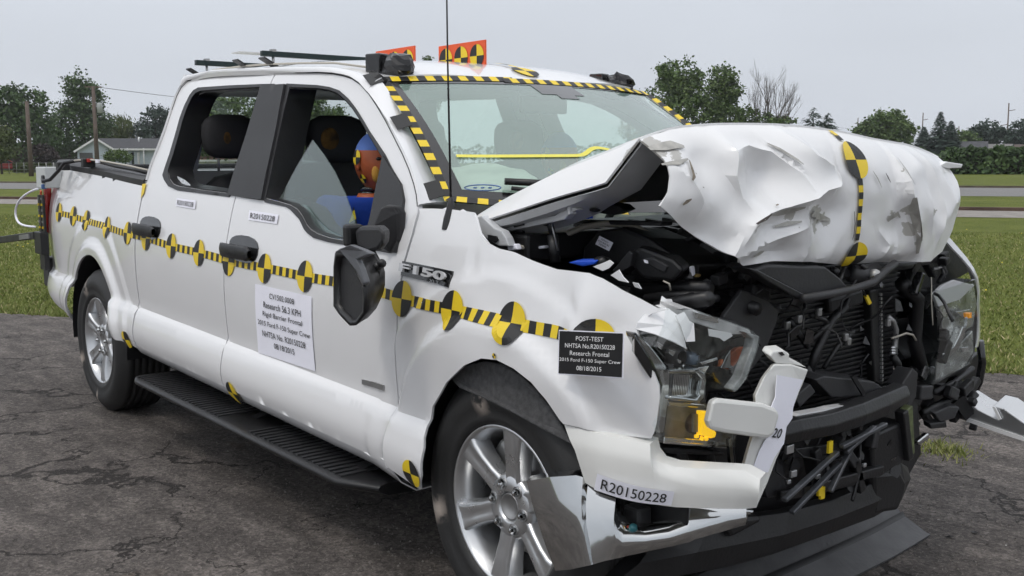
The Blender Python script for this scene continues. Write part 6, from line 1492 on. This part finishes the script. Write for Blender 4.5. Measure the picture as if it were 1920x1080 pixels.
strip('road', 35.4, 45.9, -.004, ROADM)
strip('gravel_path', 21.7, 24.9, -.004, mat('pale_gravel', (.24, .22, .20), .95, var=.25, vscale=3))
kb_ = MB().box((0, 0, 0), (520, .22, .10)); ang = Matrix.Rotation(math.atan2(DV.y, DV.x), 3, 'Z')
obj('kerb', [ang @ v+GP(0, 25.05, .03) for v in kb_.V], kb_.F, mat('rusty_kerb', (.09, .055, .042), .9, var=.4, vscale=2), None, kind='structure')
obj('road_kerb', [ang @ v+GP(0, 46.1, .03) for v in kb_.V], kb_.F, mat('dark_verge', (.10, .08, .06), .9, var=.4, vscale=2), None, kind='structure')
# grass blades on the visible verge near the lot
V = []; F = []; I = []
random.seed(4)
def inview(p):
    q = p-CAM; d = q.dot(_f)
    if d < 1: return None
    return 960+FOC*q.dot(RR)/d, 540-FOC*q.dot(UU)/d
cnt = 0
while cnt < 26000:
    t = random.uniform(-22, 16); n_ = 2.6+14*random.random()**2.2
    if n_ < lot_edge(t)+random.uniform(-.05, .06): continue
    p = GP(t, n_, -.012); uv = inview(p)
    if uv is None or not (-15 < uv[0] < 150 or 1740 < uv[0] < 1935): continue
    h = random.uniform(.014, .04)*(1.3 if n_ < 3.2 else 1); a = random.uniform(0, 6.28); w_ = .006+.004*random.random()
    le = Vector((random.gauss(0, .5), random.gauss(0, .5), 0))*h
    s_ = Vector((math.cos(a), math.sin(a), 0))*w_; b = len(V); V += [p-s_, p+s_, p+le+Vector((0, 0, h))]; F.append((b, b+1, b+2)); I.append(0 if random.random() < .75 else 1 if random.random() < .75 else 2); cnt += 1
GRM = [mat('grass_green', (.15, .185, .042), .8), mat('grass_light', (.27, .275, .095), .8), mat('grass_dry', (.42, .36, .20), .9)]
g = obj('grass', V, F, GRM, None, idx=I, kind='stuff', label='short mown grass along the edge of the asphalt', category='grass')
# weeds in the lot cracks and loose grit
V = []; F = []; I = []
random.seed(8)
for (u, v, n_, r) in ((1775, 845, 260, .12), (1760, 850, 120, .18), (1745, 835, 60, .1)):
    c = uz(u, v, 0)
    for k in range(n_):
        a = random.uniform(0, 6.28); q = c+Vector((random.gauss(0, r*.5), random.gauss(0, r*.5), 0)); h = random.uniform(.01, .045); s_ = Vector((math.cos(a), math.sin(a), 0))*.004; le = Vector((random.gauss(0, 1), random.gauss(0, 1), 0))*h*.6
        b = len(V); V += [q-s_, q+s_, q+le+Vector((0, 0, h))]; F.append((b, b+1, b+2)); I.append(k % 2)
obj('weeds', V, F, GRM[:2], None, idx=I, kind='stuff', label='small tuft of weeds growing in the asphalt', category='weeds')
V = []; F = []
random.seed(9)
for k in range(9000):
    u = random.uniform(-20, 1940); v = random.uniform(600, 1090); p = uz(u, v, 0)
    if (p-CAM).length > 14: continue
    s_ = random.choice([.002, .003, .003, .004, .006]); b = len(V); V += [p+Vector((random.uniform(-1, 1)*s_, random.uniform(-1, 1)*s_, 0)) for _ in range(3)]+[p+Vector((0, 0, s_))]; F += [(b, b+1, b+3), (b+1, b+2, b+3), (b+2, b, b+3)]
obj('grit', V, F, mat('loose_grit', (.17, .155, .14), .9), None, kind='stuff', label='loose grit scattered over the asphalt', category='grit')
# dandelions
random.seed(12)
V = []; F = []
for k in range(260):
    t = random.uniform(-22, 16); n_ = random.uniform(3.2, 17); p = GP(t, n_, .04); uv = inview(p)
    if uv is None or not (-15 < uv[0] < 150 or 1740 < uv[0] < 1935): continue
    b = len(V); r = .014; V += [p+Vector((r*math.cos(q), r*math.sin(q), 0)) for q in (0, 1.57, 3.14, 4.71)]+[p+Vector((0, 0, .012))]; F += [(b+i, b+(i+1) % 4, b+4) for i in range(4)]
obj('dandelions', V, F, mat('dandelion', (.7, .55, .03), .7), None, kind='stuff', label='yellow dandelions dotted through the grass', category='flowers')
# ------------------------------------------------------------------ trees
LEAFSETS = {}
def leafset(name, cols):
    if name not in LEAFSETS: LEAFSETS[name] = [mat(name+'_leaf_%s' % 'abc'[i], c, .75, var=.25, vscale=.5) for i, c in enumerate(cols)]
    return LEAFSETS[name]
DK = leafset('dark', [(.042, .078, .026), (.062, .108, .036), (.086, .138, .046)])
MDL = leafset('mid', [(.058, .100, .028), (.086, .138, .038), (.120, .172, .052)])
YG = leafset('yellowgreen', [(.06, .085, .022), (.085, .115, .032), (.115, .14, .045)])
BLG = leafset('bluegreen', [(.03, .052, .040), (.040, .066, .05), (.055, .082, .06)])
def tree(name, label, u, d, lobes, leaves=4200, size=.34, cols=DK, cat='tree', trunk=.28, seed=1, group='trees along the far edge of the field', droop=0.0, gappy=0.0):
    """lobes: (u offset px, v centre, ru px, rv px) in the picture, turned into metres at distance d"""
    R = random.Random(seed); k = d/FOC; base = ground(u, d, -.02); T = thing(name, label, cat, base, group)
    fw = Vector((base.x-CAM.x, base.y-CAM.y, 0)).normalized(); rt = Vector((fw.y, -fw.x, 0))
    LB = []
    for du, vc, ru, rv in lobes: LB.append((base+rt*du*k+Vector((0, 0, hgt(vc, d)+.02)), ru*k, rv*k, ru*k*.9))
    top = max(c.z+rz_ for c, rx, rz_, ry in LB)
    leaves = int(leaves*1.45); size *= 1.2; V = []; F = []; I = []
    wts = [rx*rz_ for c, rx, rz_, ry in LB]; tot = sum(wts)
    for (c, rx, rz_, ry), w_ in zip(LB, wts):
        n = int(leaves*w_/tot); ncl = max(5, int(n/34))
        cl = []
        for q in range(ncl):
            while True:
                v = Vector((R.uniform(-1, 1), R.uniform(-1, 1), R.uniform(-1, 1)))
                if .2 < v.length < 1: break
            v = v*(v.length**-.45); cl.append((c+rt*v.x*rx+fw*v.y*ry+Vector((0, 0, v.z*rz_)), R.uniform(.10, .24)*min(rx, rz_)*1.25+size*.5, R.random()))
        for q in range(n):
            cc, rr, tone = R.choice(cl)
            p = cc+Vector((R.gauss(0, 1), R.gauss(0, 1), R.gauss(0, .8)-droop*abs(R.gauss(0, 1))))*rr*.6
            a = Vector((R.gauss(0, 1), R.gauss(0, 1), R.gauss(0, .7))).normalized(); b_ = a.cross(Vector((R.gauss(0, 1), R.gauss(0, 1), R.gauss(0, 1)))).normalized(); s_ = size*R.uniform(.5, 1.15)
            if droop: a = (a*.5+Vector((0, 0, -1))).normalized(); b_ = a.cross(fw+Vector((R.random(), R.random(), 0))).normalized()*.45
            i0 = len(V); V += [p-a*s_*.5, p+b_*s_*.32, p+a*s_*.5, p-b_*s_*.32]; F.append((i0, i0+1, i0+2, i0+3))
            I.append(min(2, max(0, int(tone*1.5+R.random()*1.6))))
    obj('crown', V, F, cols, T, idx=I)
    mb = MB(); h = LB[0][0].z
    mb.tube([base+Vector((0, 0, -.1)), base+Vector((0, 0, h*.45)), base+Vector((.05, 0, h))+rt*lobes[0][0]*k*.6], [trunk*1.15, trunk*.8, trunk*.4], 8)
    for c, rx, rz_, ry in LB:
        mb.tube([base+Vector((0, 0, min(h*.5, c.z*.45))), base.lerp(Vector((c.x, c.y, base.z)), .5)+Vector((0, 0, c.z*.72)), c+Vector((0, 0, rz_*.2))], [trunk*.6, trunk*.4, trunk*.15], 6)
    mb.build('trunk', BARK, T, True)
    return T
BARK = mat('bark', (.055, .042, .034), .95, var=.3, vscale=3, bump=.4, bscale=6)
tree('broad_tree', 'broad dark tree at the far left edge of the view', 28, 140, [(-8, 225, 46, 45), (20, 205, 34, 34), (-20, 200, 30, 30), (35, 250, 32, 35)], 5600, .42, DK, seed=1)
tree('tall_tree', 'tall narrow dark tree behind the white house at left', 160, 152, [(-2, 175, 26, 30), (10, 200, 30, 28), (-16, 225, 32, 30), (14, 240, 34, 34), (-5, 262, 40, 25)], 5600, .40, DK, seed=2)
tree('small_tree', 'ragged tree between the broad tree and the tall tree at left', 105, 150, [(0, 245, 18, 24), (-10, 265, 22, 18), (8, 268, 20, 20)], 2200, .36, DK, seed=3)
tree('willow_tree', 'rounded yellow-green willow right of the tall tree', 224, 158, [(0, 243, 27, 24), (-12, 255, 20, 22), (14, 256, 18, 20)], 3600, .42, YG, seed=4, droop=.7)
tree('loose_tree', 'loose blue-green tree just left of the cab pillar', 295, 156, [(0, 222, 20, 20), (-18, 243, 20, 16), (15, 240, 26, 30), (-5, 260, 32, 22)], 3300, .38, BLG, seed=5)
tree('pale_shrub', 'pale green shrub cut by the left picture edge', 2, 118, [(0, 262, 18, 26), (4, 280, 22, 16)], 2200, .30, YG, seed=6, cat='shrub', trunk=.1)
tree('purple_shrub', 'dark purple-brown shrub beside the utility pole at left', 78, 128, [(0, 284, 20, 13), (10, 290, 14, 12)], 1500, .28, leafset('purple', [(.028, .02, .022), (.04, .028, .028), (.055, .04, .036)]), seed=7, cat='shrub', trunk=.08)
tree('house_bush', 'green bush against the front of the white house', 217, 116, [(-4, 289, 14, 10), (12, 291, 14, 10)], 1300, .22, MDL, seed=8, cat='shrub', trunk=.06)
tree('window_tree', 'leafy tree seen through the rear door window', 420, 130, [(-20, 230, 50, 42), (25, 220, 45, 38), (0, 260, 70, 35), (-45, 245, 30, 30)], 5600, .42, MDL, seed=9)
tree('window_tree', 'leafy tree seen through the front door window behind the glass shard', 575, 125, [(-8, 222, 40, 38), (20, 215, 28, 32), (0, 260, 50, 40)], 4600, .40, MDL, seed=10)
tree('window_tree', 'smaller tree at the right in the front door window', 640, 135, [(0, 225, 20, 22), (5, 255, 28, 30)], 2200, .36, MDL, seed=11)
tree('window_tree', 'tree hidden behind the dark door pillar and front seat', 500, 135, [(0, 225, 40, 35), (0, 265, 45, 30)], 3000, .42, MDL, seed=12)
tree('roof_tree', 'tree tip just showing above the truck roof', 803, 140, [(0, 118, 7, 9), (0, 150, 22, 26), (-5, 190, 30, 30)], 2400, .34, MDL, seed=13)
tree('roof_tree', 'small tree tip beside the far corner of the roof', 1178, 140, [(0, 175, 9, 12), (3, 200, 20, 22), (5, 240, 28, 28)], 1700, .32, MDL, seed=14)
tree('double_tree', 'large green tree above the far windshield edge', 1275, 112, [(-5, 155, 34, 34), (-28, 190, 34, 30), (22, 175, 32, 36), (5, 215, 58, 32), (-20, 150, 24, 22)], 6000, .34, MDL, seed=15)
tree('double_tree', 'second green tree touching the bare tree', 1350, 114, [(0, 155, 24, 26), (14, 178, 22, 26), (-8, 200, 32, 30), (10, 225, 34, 20)], 4200, .34, MDL, seed=16)
tree('low_tree', 'low green bush at the foot of the bare tree', 1420, 118, [(-20, 225, 24, 16), (15, 232, 30, 12), (45, 236, 25, 10)], 1700, .3, MDL, seed=17, cat='shrub', trunk=.1)
tree('round_tree', 'round green tree right of the dark pines', 1657, 150, [(0, 245, 36, 24), (-28, 252, 22, 16), (26, 256, 28, 18), (5, 232, 24, 16)], 4200, .42, MDL, seed=18)
tree('round_tree', 'round dark bluish tree left of the tall pole at right', 1850, 175, [(0, 258, 26, 17), (-16, 266, 18, 14), (18, 268, 18, 14)], 3000, .44, BLG, seed=19)
tree('round_tree', 'dark tree cut by the right picture edge', 1914, 172, [(0, 258, 20, 18), (-8, 270, 18, 14), (12, 268, 20, 16)], 2400, .44, BLG, seed=20)
tree('low_tree', 'low pale tree between the spruces and the tall pole', 1802, 168, [(0, 268, 22, 14), (14, 274, 16, 10)], 1700, .38, MDL, seed=22, trunk=.12)
tree('low_tree', 'low dark shrub left of the round tree', 1612, 160, [(0, 252, 10, 9), (-6, 262, 14, 10)], 900, .32, DK, seed=23, cat='shrub', trunk=.1)
def conifer(label, u, d, vtop, vbot, wpx, seed, ragged=0.0):
    R = random.Random(seed); base = ground(u, d, -.02); T = thing('spruce_tree' if not ragged else 'pine_tree', label, 'tree', base, 'dark conifers at right')
    H = hgt(vtop, d); k = d/FOC; W_ = wpx*k/2; V = []; F = []; I = []
    for q in range(3200):
        tt = R.random()**.8; z = H*(1-tt*.97); t = min(1, (H-z)/(H-hgt(vbot, d))); r = W_*(t**.8)*(.75+.35*math.sin(t*38)**2)*(1+ragged*R.gauss(0, .5)); a = R.uniform(0, 6.283); f_ = R.random()**.5
        if ragged and math.sin(t*17+a*1.3) < -.3: continue
        p = base+Vector((math.cos(a)*r*f_, math.sin(a)*r*f_, z-f_*r*.28)); o_ = Vector((math.cos(a), math.sin(a), -.35)).normalized(); s_ = R.uniform(.35, .7)*(.5+t*.8); w_ = o_.cross(Vector((0, 0, 1))).normalized()*s_*.28
        i0 = len(V); V += [p, p+o_*s_*.5+w_, p+o_*s_, p+o_*s_*.5-w_]; F.append((i0, i0+1, i0+2, i0+3)); I.append(R.choice([0, 0, 1, 1, 2]))
    obj('crown', V, F, BLG, T, idx=I); MB().tube([base, base+Vector((0, 0, H*.97))], [.16, .02], 7).build('trunk', BARK, T, True)
conifer('ragged dark pine above the hood, left of its smaller twin', 1523, 135, 208, 242, 58, 31, .5)
conifer('smaller ragged pine beside the hood tape, right of its twin', 1550, 135, 219, 248, 38, 32, .5)
conifer('tall pointed spruce above the far end of the hood', 1760, 140, 220, 275, 46, 33)
conifer('slimmer spruce just right of the tall pointed one', 1780, 140, 236, 280, 38, 34)
conifer('small spruce just left of the tall pointed one', 1730, 145, 245, 280, 36, 35)
# bare tree
def bare(u, d, vtop):
    R = random.Random(44); base = ground(u, d, -.02); T = thing('bare_tree', 'leafless grey tree standing above the crumpled hood', 'tree', base); H = hgt(vtop, d)
    fw = Vector((base.x-CAM.x, base.y-CAM.y, 0)).normalized(); rt = Vector((fw.y, -fw.x, 0)); mb = MB()
    def grow(p, dr, L_, r, lev):
        q = p+dr*L_; m_ = p.lerp(q, .5)+Vector((R.gauss(0, 1), R.gauss(0, 1), R.gauss(0, 1)))*L_*.04
        mb.tube([p, m_, q], [r, r*.8, r*.55], 5 if lev < 2 else 4, caps=False)
        if lev >= 5 or r < .010: return
        for c in range(R.choice([2, 3, 3]) if lev > 0 else 3):
            nd = (dr+rt*R.gauss(0, .25)+fw*R.gauss(0, .25)+Vector((0, 0, .24))).normalized(); grow(p.lerp(q, R.uniform(.5, 1)), nd, L_*R.uniform(.6, .85), r*R.uniform(.5, .66), lev+1)
    for du, a, s_ in ((-10, -.16, 1.0), (2, .02, 1.08), (18, .16, .9), (-26, -.2, .8), (34, .22, .72)):
        dr = (Vector((0, 0, 1))+rt*a).normalized(); grow(base+rt*du*d/FOC*.4, dr, H*.36*s_, .13*s_, 0)
    mb.build('branches', mat('grey_bark', (.11, .095, .085), .95), T, True)
bare(1440, 118, 118)
def hedge(label, u0, u1, d, vtop, n, cols, seed, dep=3.0):
    R = random.Random(seed); a = ground(u0, d, 0); b = ground(u1, d, 0); base = a.lerp(b, .5); T = thing('hedge', label, 'hedge', base, 'dark hedges along the field'); H = hgt(vtop, d)
    fw = Vector((base.x-CAM.x, base.y-CAM.y, 0)).normalized(); V = []; F = []; I = []
    for q in range(n):
        t = R.random(); h = H*(.86+.22*noise.noise(Vector((t*9, seed, 0)))+.08*noise.noise(Vector((t*30, seed, 3)))); p = a.lerp(b, t)+fw*R.uniform(-dep/2, dep/2)*(1 if R.random() < .5 else .9)+Vector((0, 0, h*(1-R.random()**1.7)))
        s_ = R.uniform(.22, .5); x_ = Vector((R.gauss(0, 1), R.gauss(0, 1), R.gauss(0, 1))).normalized(); y_ = x_.cross(Vector((R.gauss(0, 1), R.gauss(0, 1), R.gauss(0, 1)))).normalized()
        i0 = len(V); V += [p-x_*s_*.5, p+y_*s_*.35, p+x_*s_*.5, p-y_*s_*.35]; F.append((i0, i0+1, i0+2, i0+3)); I.append(min(2, int(abs(noise.noise(p*.7))*3+R.random()*1.3)))
    obj('foliage', V, F, cols, T, idx=I)
    MB().box(base+Vector((0, 0, H*.38)), ((b-a).length*.98, dep*.5, H*.7), Matrix.Rotation(math.atan2((b-a).y, (b-a).x), 3, 'Z')).build('branch_core', BARK, T, bevel=.1)
hedge('dark hedge at right below the grey roofs', 1775, 1935, 88, 277, 5200, DK, 51)
hedge('dark hedge hidden mostly behind the hood', 1500, 1772, 96, 284, 3600, DK, 52)
hedge('low brush in front of the wire fence at left', 24, 95, 128, 299, 900, YG, 53, 1.0)
hedge('dark thicket filling the gaps between the left trees', -25, 140, 160, 262, 5200, DK, 54, 6)
hedge('dark thicket behind the white house roof', 140, 345, 165, 266, 4600, DK, 55, 6)
hedge('green thicket seen low through the truck windows', 350, 700, 160, 262, 5200, DK, 56, 6)
hedge('thicket under the green trees right of the windshield', 1180, 1500, 135, 245, 4200, DK, 57, 5)
# ------------------------------------------------------------------ houses
SID = mat('pale_siding', (.50, .56, .62), .7, var=.05, vscale=2); ROOFM = mat('grey_shingle', (.055, .056, .062), .9, var=.2, vscale=3); TRIM = mat('white_trim', (.75, .75, .75), .6); BRICK = mat('brown_brick', (.16, .11, .09), .9, var=.2)
DARKGL = mat('dark_window', (.03, .035, .04), .15)
def house(label, u0, u1, d, vr, ve, gable_u=None, wallm=SID, roofm=ROOFM, name='house'):
    base = ground((u0+u1)/2, d, 0); T = thing(name, label, 'house', base); k = d/FOC
    fw = Vector((base.x-CAM.x, base.y-CAM.y, 0)).normalized(); rt = Vector((fw.y, -fw.x, 0))
    P = lambda u, z, dep=0.0: ground(u, d, 0)+fw*dep+Vector((0, 0, z))
    ze_, zr_ = hgt(ve, d), hgt(vr, d); D = 8.0
    # walls of the long body
    a, b = u0, u1; mb = MB()
    mb.add([P(a, 0), P(b, 0), P(b, ze_), P(a, ze_), P(a, 0, D), P(b, 0, D), P(b, ze_, D), P(a, ze_, D), P(a, zr_, D/2), P(b, zr_, D/2)], [(0, 1, 2, 3), (5, 4, 7, 6), (0, 3, 8, 7, 4), (1, 5, 6, 9, 2)]); mb.build('wall', wallm, T)
    ov = 6; obj('roof', [P(a-ov, ze_-.1, -.5), P(b+ov, ze_-.1, -.5), P(b+ov, zr_, D/2), P(a-ov, zr_, D/2), P(a-ov, ze_-.1, D+.5), P(b+ov, ze_-.1, D+.5)], [(0, 1, 2, 3), (3, 2, 5, 4)], roofm, T, solid=.15)
    MB().bar(P(a-ov, ze_-.16, -.55), P(b+ov, ze_-.16, -.55), .05, .22).build('gutter', TRIM, T)
    return T, P, ze_, zr_
T, P, ze_, zr_ = house('white bungalow with grey shingle roof and front gable at left', 183, 345, 135, 258, 276)
# projecting gable wing facing the field
ap = 183; za = hgt(260, 135); zl = hgt(279, 135)
mbw = MB(); mbw.add([P(148, 0, -2.5), P(216, 0, -2.5), P(216, zl, -2.5), P(ap, za-.15, -2.5), P(148, zl, -2.5), P(148, 0, 4), P(216, 0, 4), P(216, zl, 4), P(ap, za-.15, 4), P(148, zl, 4)], [(0, 1, 2, 3, 4), (0, 4, 9, 5), (1, 6, 7, 2)]); mbw.build('gable_wall', SID, T)
for s0, s1 in (((142, zl-.25), (ap, za)), ((ap, za), (222, zl-.25))):
    obj('gable_roof', [P(s0[0], s0[1], -3), P(s1[0], s1[1], -3), P(s1[0], s1[1], 4.5), P(s0[0], s0[1], 4.5)], [(0, 1, 2, 3)], ROOFM, T, solid=.12)
    MB().bar(P(s0[0], s0[1], -3.05), P(s1[0], s1[1], -3.05), .05, .22).build('barge_board', TRIM, T)
obj('porch_opening', [P(152, 0, -2.56), P(176, 0, -2.56), P(176, hgt(284, 135), -2.56), P(152, hgt(284, 135), -2.56)], [(0, 1, 2, 3)], mat('porch_shade', (.12, .12, .12), .9), T)
for u in (251, 262): MB().box(P(u, 1.2, -.06), (.8, .1, 2.2), Matrix.Rotation(math.atan2(-.77, .63), 3, 'Z')).build('window', DARKGL if u == 251 else TRIM, T)
for u in (240, 270): MB().tube([P(u, 0, -.5), P(u, ze_, -.5)], .08, 6).build('porch_post', TRIM, T, True)
MB().tube([P(262, zr_-.8, 2.5), P(262, zr_+.15, 2.5)], .09, 8).build('vent_pipe', TRIM, T, True); MB().box(P(226, zr_-.75, 2.2), (.5, .4, .25)).build('roof_vent', TRIM, T)
house('low brown house with dark grey roof above the right hedge', 1800, 1846, 150, 271, 290, wallm=BRICK)
house('low house with pale grey roof at right, behind the hedge', 1850, 1892, 158, 276, 290, wallm=BRICK, roofm=mat('pale_shingle', (.16, .155, .15), .9, var=.1))
house('low brown roofed house at the right picture edge', 1905, 1960, 165, 277, 289, wallm=BRICK, roofm=mat('brown_shingle', (.10, .08, .07), .9, var=.1))
house('pale building glimpsed through the rear door window', 372, 440, 128, 284, 296, wallm=TRIM, roofm=mat('rust_roof', (.35, .2, .16), .8))
# ------------------------------------------------------------------ poles and wires
WOOD = mat('weathered_pole', (.13, .10, .085), .95, var=.2, vscale=2); WIRE = mat('wire', (.05, .05, .055), .6)
def pole(label, u, d, vtop, vbase, r=.15, cross=None, box=False):
    b = ground(u, d, 0); H = hgt(vtop, d); T = thing('utility_pole', label, 'pole', b, 'utility poles'); MB().tube([b, b+Vector((0, 0, H))], [r*1.15, r*.8], 8).build('post', WOOD, T, True)
    fw = Vector((b.x-CAM.x, b.y-CAM.y, 0)).normalized(); rt = Vector((fw.y, -fw.x, 0))
    for dz_, L_, sd_ in cross or ():
        q = b+Vector((0, 0, H-dz_)); MB().bar(q+rt*(-L_ if sd_ <= 0 else 0), q+rt*(L_ if sd_ >= 0 else 0)+Vector((0, 0, .2 if sd_ else 0)), .1, .12).build('cross_arm', WOOD, T)
    if box: MB().lathe([(0, .45), (.22, .45), (.24, .4), (.24, -.4), (0, -.45)], b+rt*.45+Vector((0, 0, H-1.9)), 'z', 12).build('transformer', mat('pale_can', (.45, .47, .48), .5), T, True)
    return b, H, rt
pole('bare wooden pole standing left of the tall tree', 57, 100, 198, 322, .19)
b1, H1, r1 = pole('wooden utility pole with transformer in front of the white house', 182, 100, 171, 318, .19, ((.05, .7, 0),), True)
pole('tall thin pole with side arms at far right', 1886, 210, 209, 300, .14, ((1.4, 1.1, 1), (4.0, 1.2, -1)))
pole('thin pole left of the tall pointed spruce', 1727, 230, 222, 300, .13, ((1.5, 1.0, 1),))
pole('thin short pole above the middle of the hood', 1606, 240, 229, 300, .12, ((1.2, .7, 0),))
pole('short thin pole between the spruces and the tall pole', 1795, 240, 246, 300, .12)
def wire(label, A, B, sag, r): 
    pts = [A.lerp(B, k/24)-Vector((0, 0, sag*4*(k/24)*(1-k/24))) for k in range(25)]; o = MB().tube(pts, r, 4).build('power_line', WIRE, None, True); o['label'] = label; o['category'] = 'wire'
wire('power line running from the transformer pole behind the cab', b1+Vector((0, 0, H1)), ground(700, 170, hgt(200, 170)), .8, .022)
for v0, v1, lb in ((262, 272, 'upper'), (276, 282, 'lower')):
    wire('%s power line along the far poles at right' % lb, ground(1560, 235, hgt(v0-18, 235)), ground(1960, 212, hgt(v1-8, 212)), .8, .02)
# ------------------------------------------------------------------ wire fence, parked cars
R_ = random.Random(2)
FE = thing('wire_fence', 'low wire fence with posts in front of the parked cars at left', 'fence', ground(50, 118, 0))
for k in range(9):
    p = ground(-12+k*14, 118, 0); MB().tube([p, p+Vector((0, 0, 1.15))], .035, 6).build('post', STEEL, FE, True)
for z in (.15, .45, .8, 1.1):
    MB().tube([ground(-12, 118, z), ground(100, 118, z)], .012, 4).build('wire', STEEL, FE, True)
def car(label, u, d, colm, seed):
    b = ground(u, d, 0); T = thing('parked_car', label, 'car', b, 'parked cars behind the fence'); fw = Vector((b.x-CAM.x, b.y-CAM.y, 0)).normalized(); rt = Vector((fw.y, -fw.x, 0)); Lc = lambda x, y, z: b+rt*x+fw*y+Vector((0, 0, z))
    prof = [(-2.2, .35), (-2.25, .75), (-1.9, .92), (-1.3, 1.0), (-.75, 1.42), (.6, 1.45), (1.3, 1.05), (2.0, .92), (2.2, .7), (2.15, .35)]
    mb = MB(); mb.prism([Lc(x, -.85, z) for x, z in prof], fw*1.7); mb.build('body', colm, T, bevel=.08)
    obj('side_window', [Lc(x, -.86, z) for x, z in ((-1.15, 1.02), (-.68, 1.36), (.55, 1.38), (1.1, 1.04))], [(0, 1, 2, 3)], DARKGL, T)
    for x in (-1.35, 1.4):
        pts = [Lc(x+.33*math.cos(q), -.88, .33+.33*math.sin(q)) for q in [math.pi*2*j/16 for j in range(16)]]; MB().prism(pts, fw*.2).build('wheel', RUBBER, T)
car('red car behind the fence at the left picture edge', 6, 145, mat('red_car', (.35, .03, .03), .3, coat=.5), 1)
car('silver car behind the fence right of the bare pole', 74, 148, mat('silver_car', (.5, .5, .52), .3, .4), 2)
car('dark car with pale roof beside the white house', 112, 146, mat('grey_car', (.2, .2, .2), .3, .4), 3)

# broken bits scattered below the crushed front
random.seed(77); V = []; F = []; I = []
for k in range(70):
    p = Vector((random.gauss(4.25, .35), random.uniform(-.3, 2.6), .002)); s_ = random.choice([.004, .006, .008, .012, .02]); a = random.uniform(0, 6.28); ax = Vector((math.cos(a), math.sin(a), 0))*s_; bx_ = Vector((-ax.y, ax.x, 0))*random.uniform(.3, .8); up_ = Vector((0, 0, s_*random.uniform(.1, .5)))
    b = len(V); V += [p-ax, p+bx_, p+ax+up_, p-bx_+up_*.5, p+up_*1.2]; F += [(b, b+1, b+4), (b+1, b+2, b+4), (b+2, b+3, b+4), (b+3, b, b+4)]; I += [k % 3]*4
obj('debris', V, F, [BLACK, DARK, GREYM], None, idx=I, kind='stuff', label='small broken bits of plastic and glass on the asphalt below the front', category='debris')
# far belt of woods closing the horizon
R9 = random.Random(909); V = []; F = []; I = []
for k in range(15000):
    u = R9.uniform(-1500, 3300); t_ = u*.011; H = 3.6+1.5*noise.noise(Vector((t_, 2, 0)))+.9*noise.noise(Vector((t_*4, 5, 0))); a = (u-960)/FOC
    d = _f.copy(); d.z = 0; d.normalize(); d = Matrix.Rotation(-math.atan(a) if abs(a) < .9 else -a*.82, 3, 'Z') @ d
    p = Vector((CAM.x, CAM.y, 0))+d*R9.uniform(216, 226)+Vector((0, 0, H*(1-R9.random()**1.8))); s_ = R9.uniform(.5, 1.1)
    x_ = Vector((R9.gauss(0, 1), R9.gauss(0, 1), R9.gauss(0, 1))).normalized(); y_ = x_.cross(Vector((R9.gauss(0, 1), R9.gauss(0, 1), R9.gauss(0, 1)))).normalized()
    b = len(V); V += [p-x_*s_*.5, p+y_*s_*.36, p+x_*s_*.5, p-y_*s_*.36]; F.append((b, b+1, b+2, b+3)); I.append(R9.choice([0, 0, 1, 2]))
obj('far_woods', V, F, DK, None, idx=I, kind='stuff', label='low dark belt of distant woods along the horizon', category='woods')
# ------------------------------------------------------------------ damp summer air
hm_ = bpy.data.materials.new('haze_air'); hm_.use_nodes = True; hn = hm_.node_tree; hn.nodes.clear()
ho = hn.nodes.new('ShaderNodeOutputMaterial'); hv = hn.nodes.new('ShaderNodeVolumePrincipled')
hv.inputs['Color'].default_value = (.95, .97, 1.0, 1); hv.inputs['Density'].default_value = .0003; hv.inputs['Anisotropy'].default_value = .2
hn.links.new(hv.outputs[0], ho.inputs['Volume'])
hb = MB().box((0, 0, 11), (760, 760, 25)).build('haze', hm_, None, kind='stuff', label='thin pale haze hanging over the whole field', category='haze')
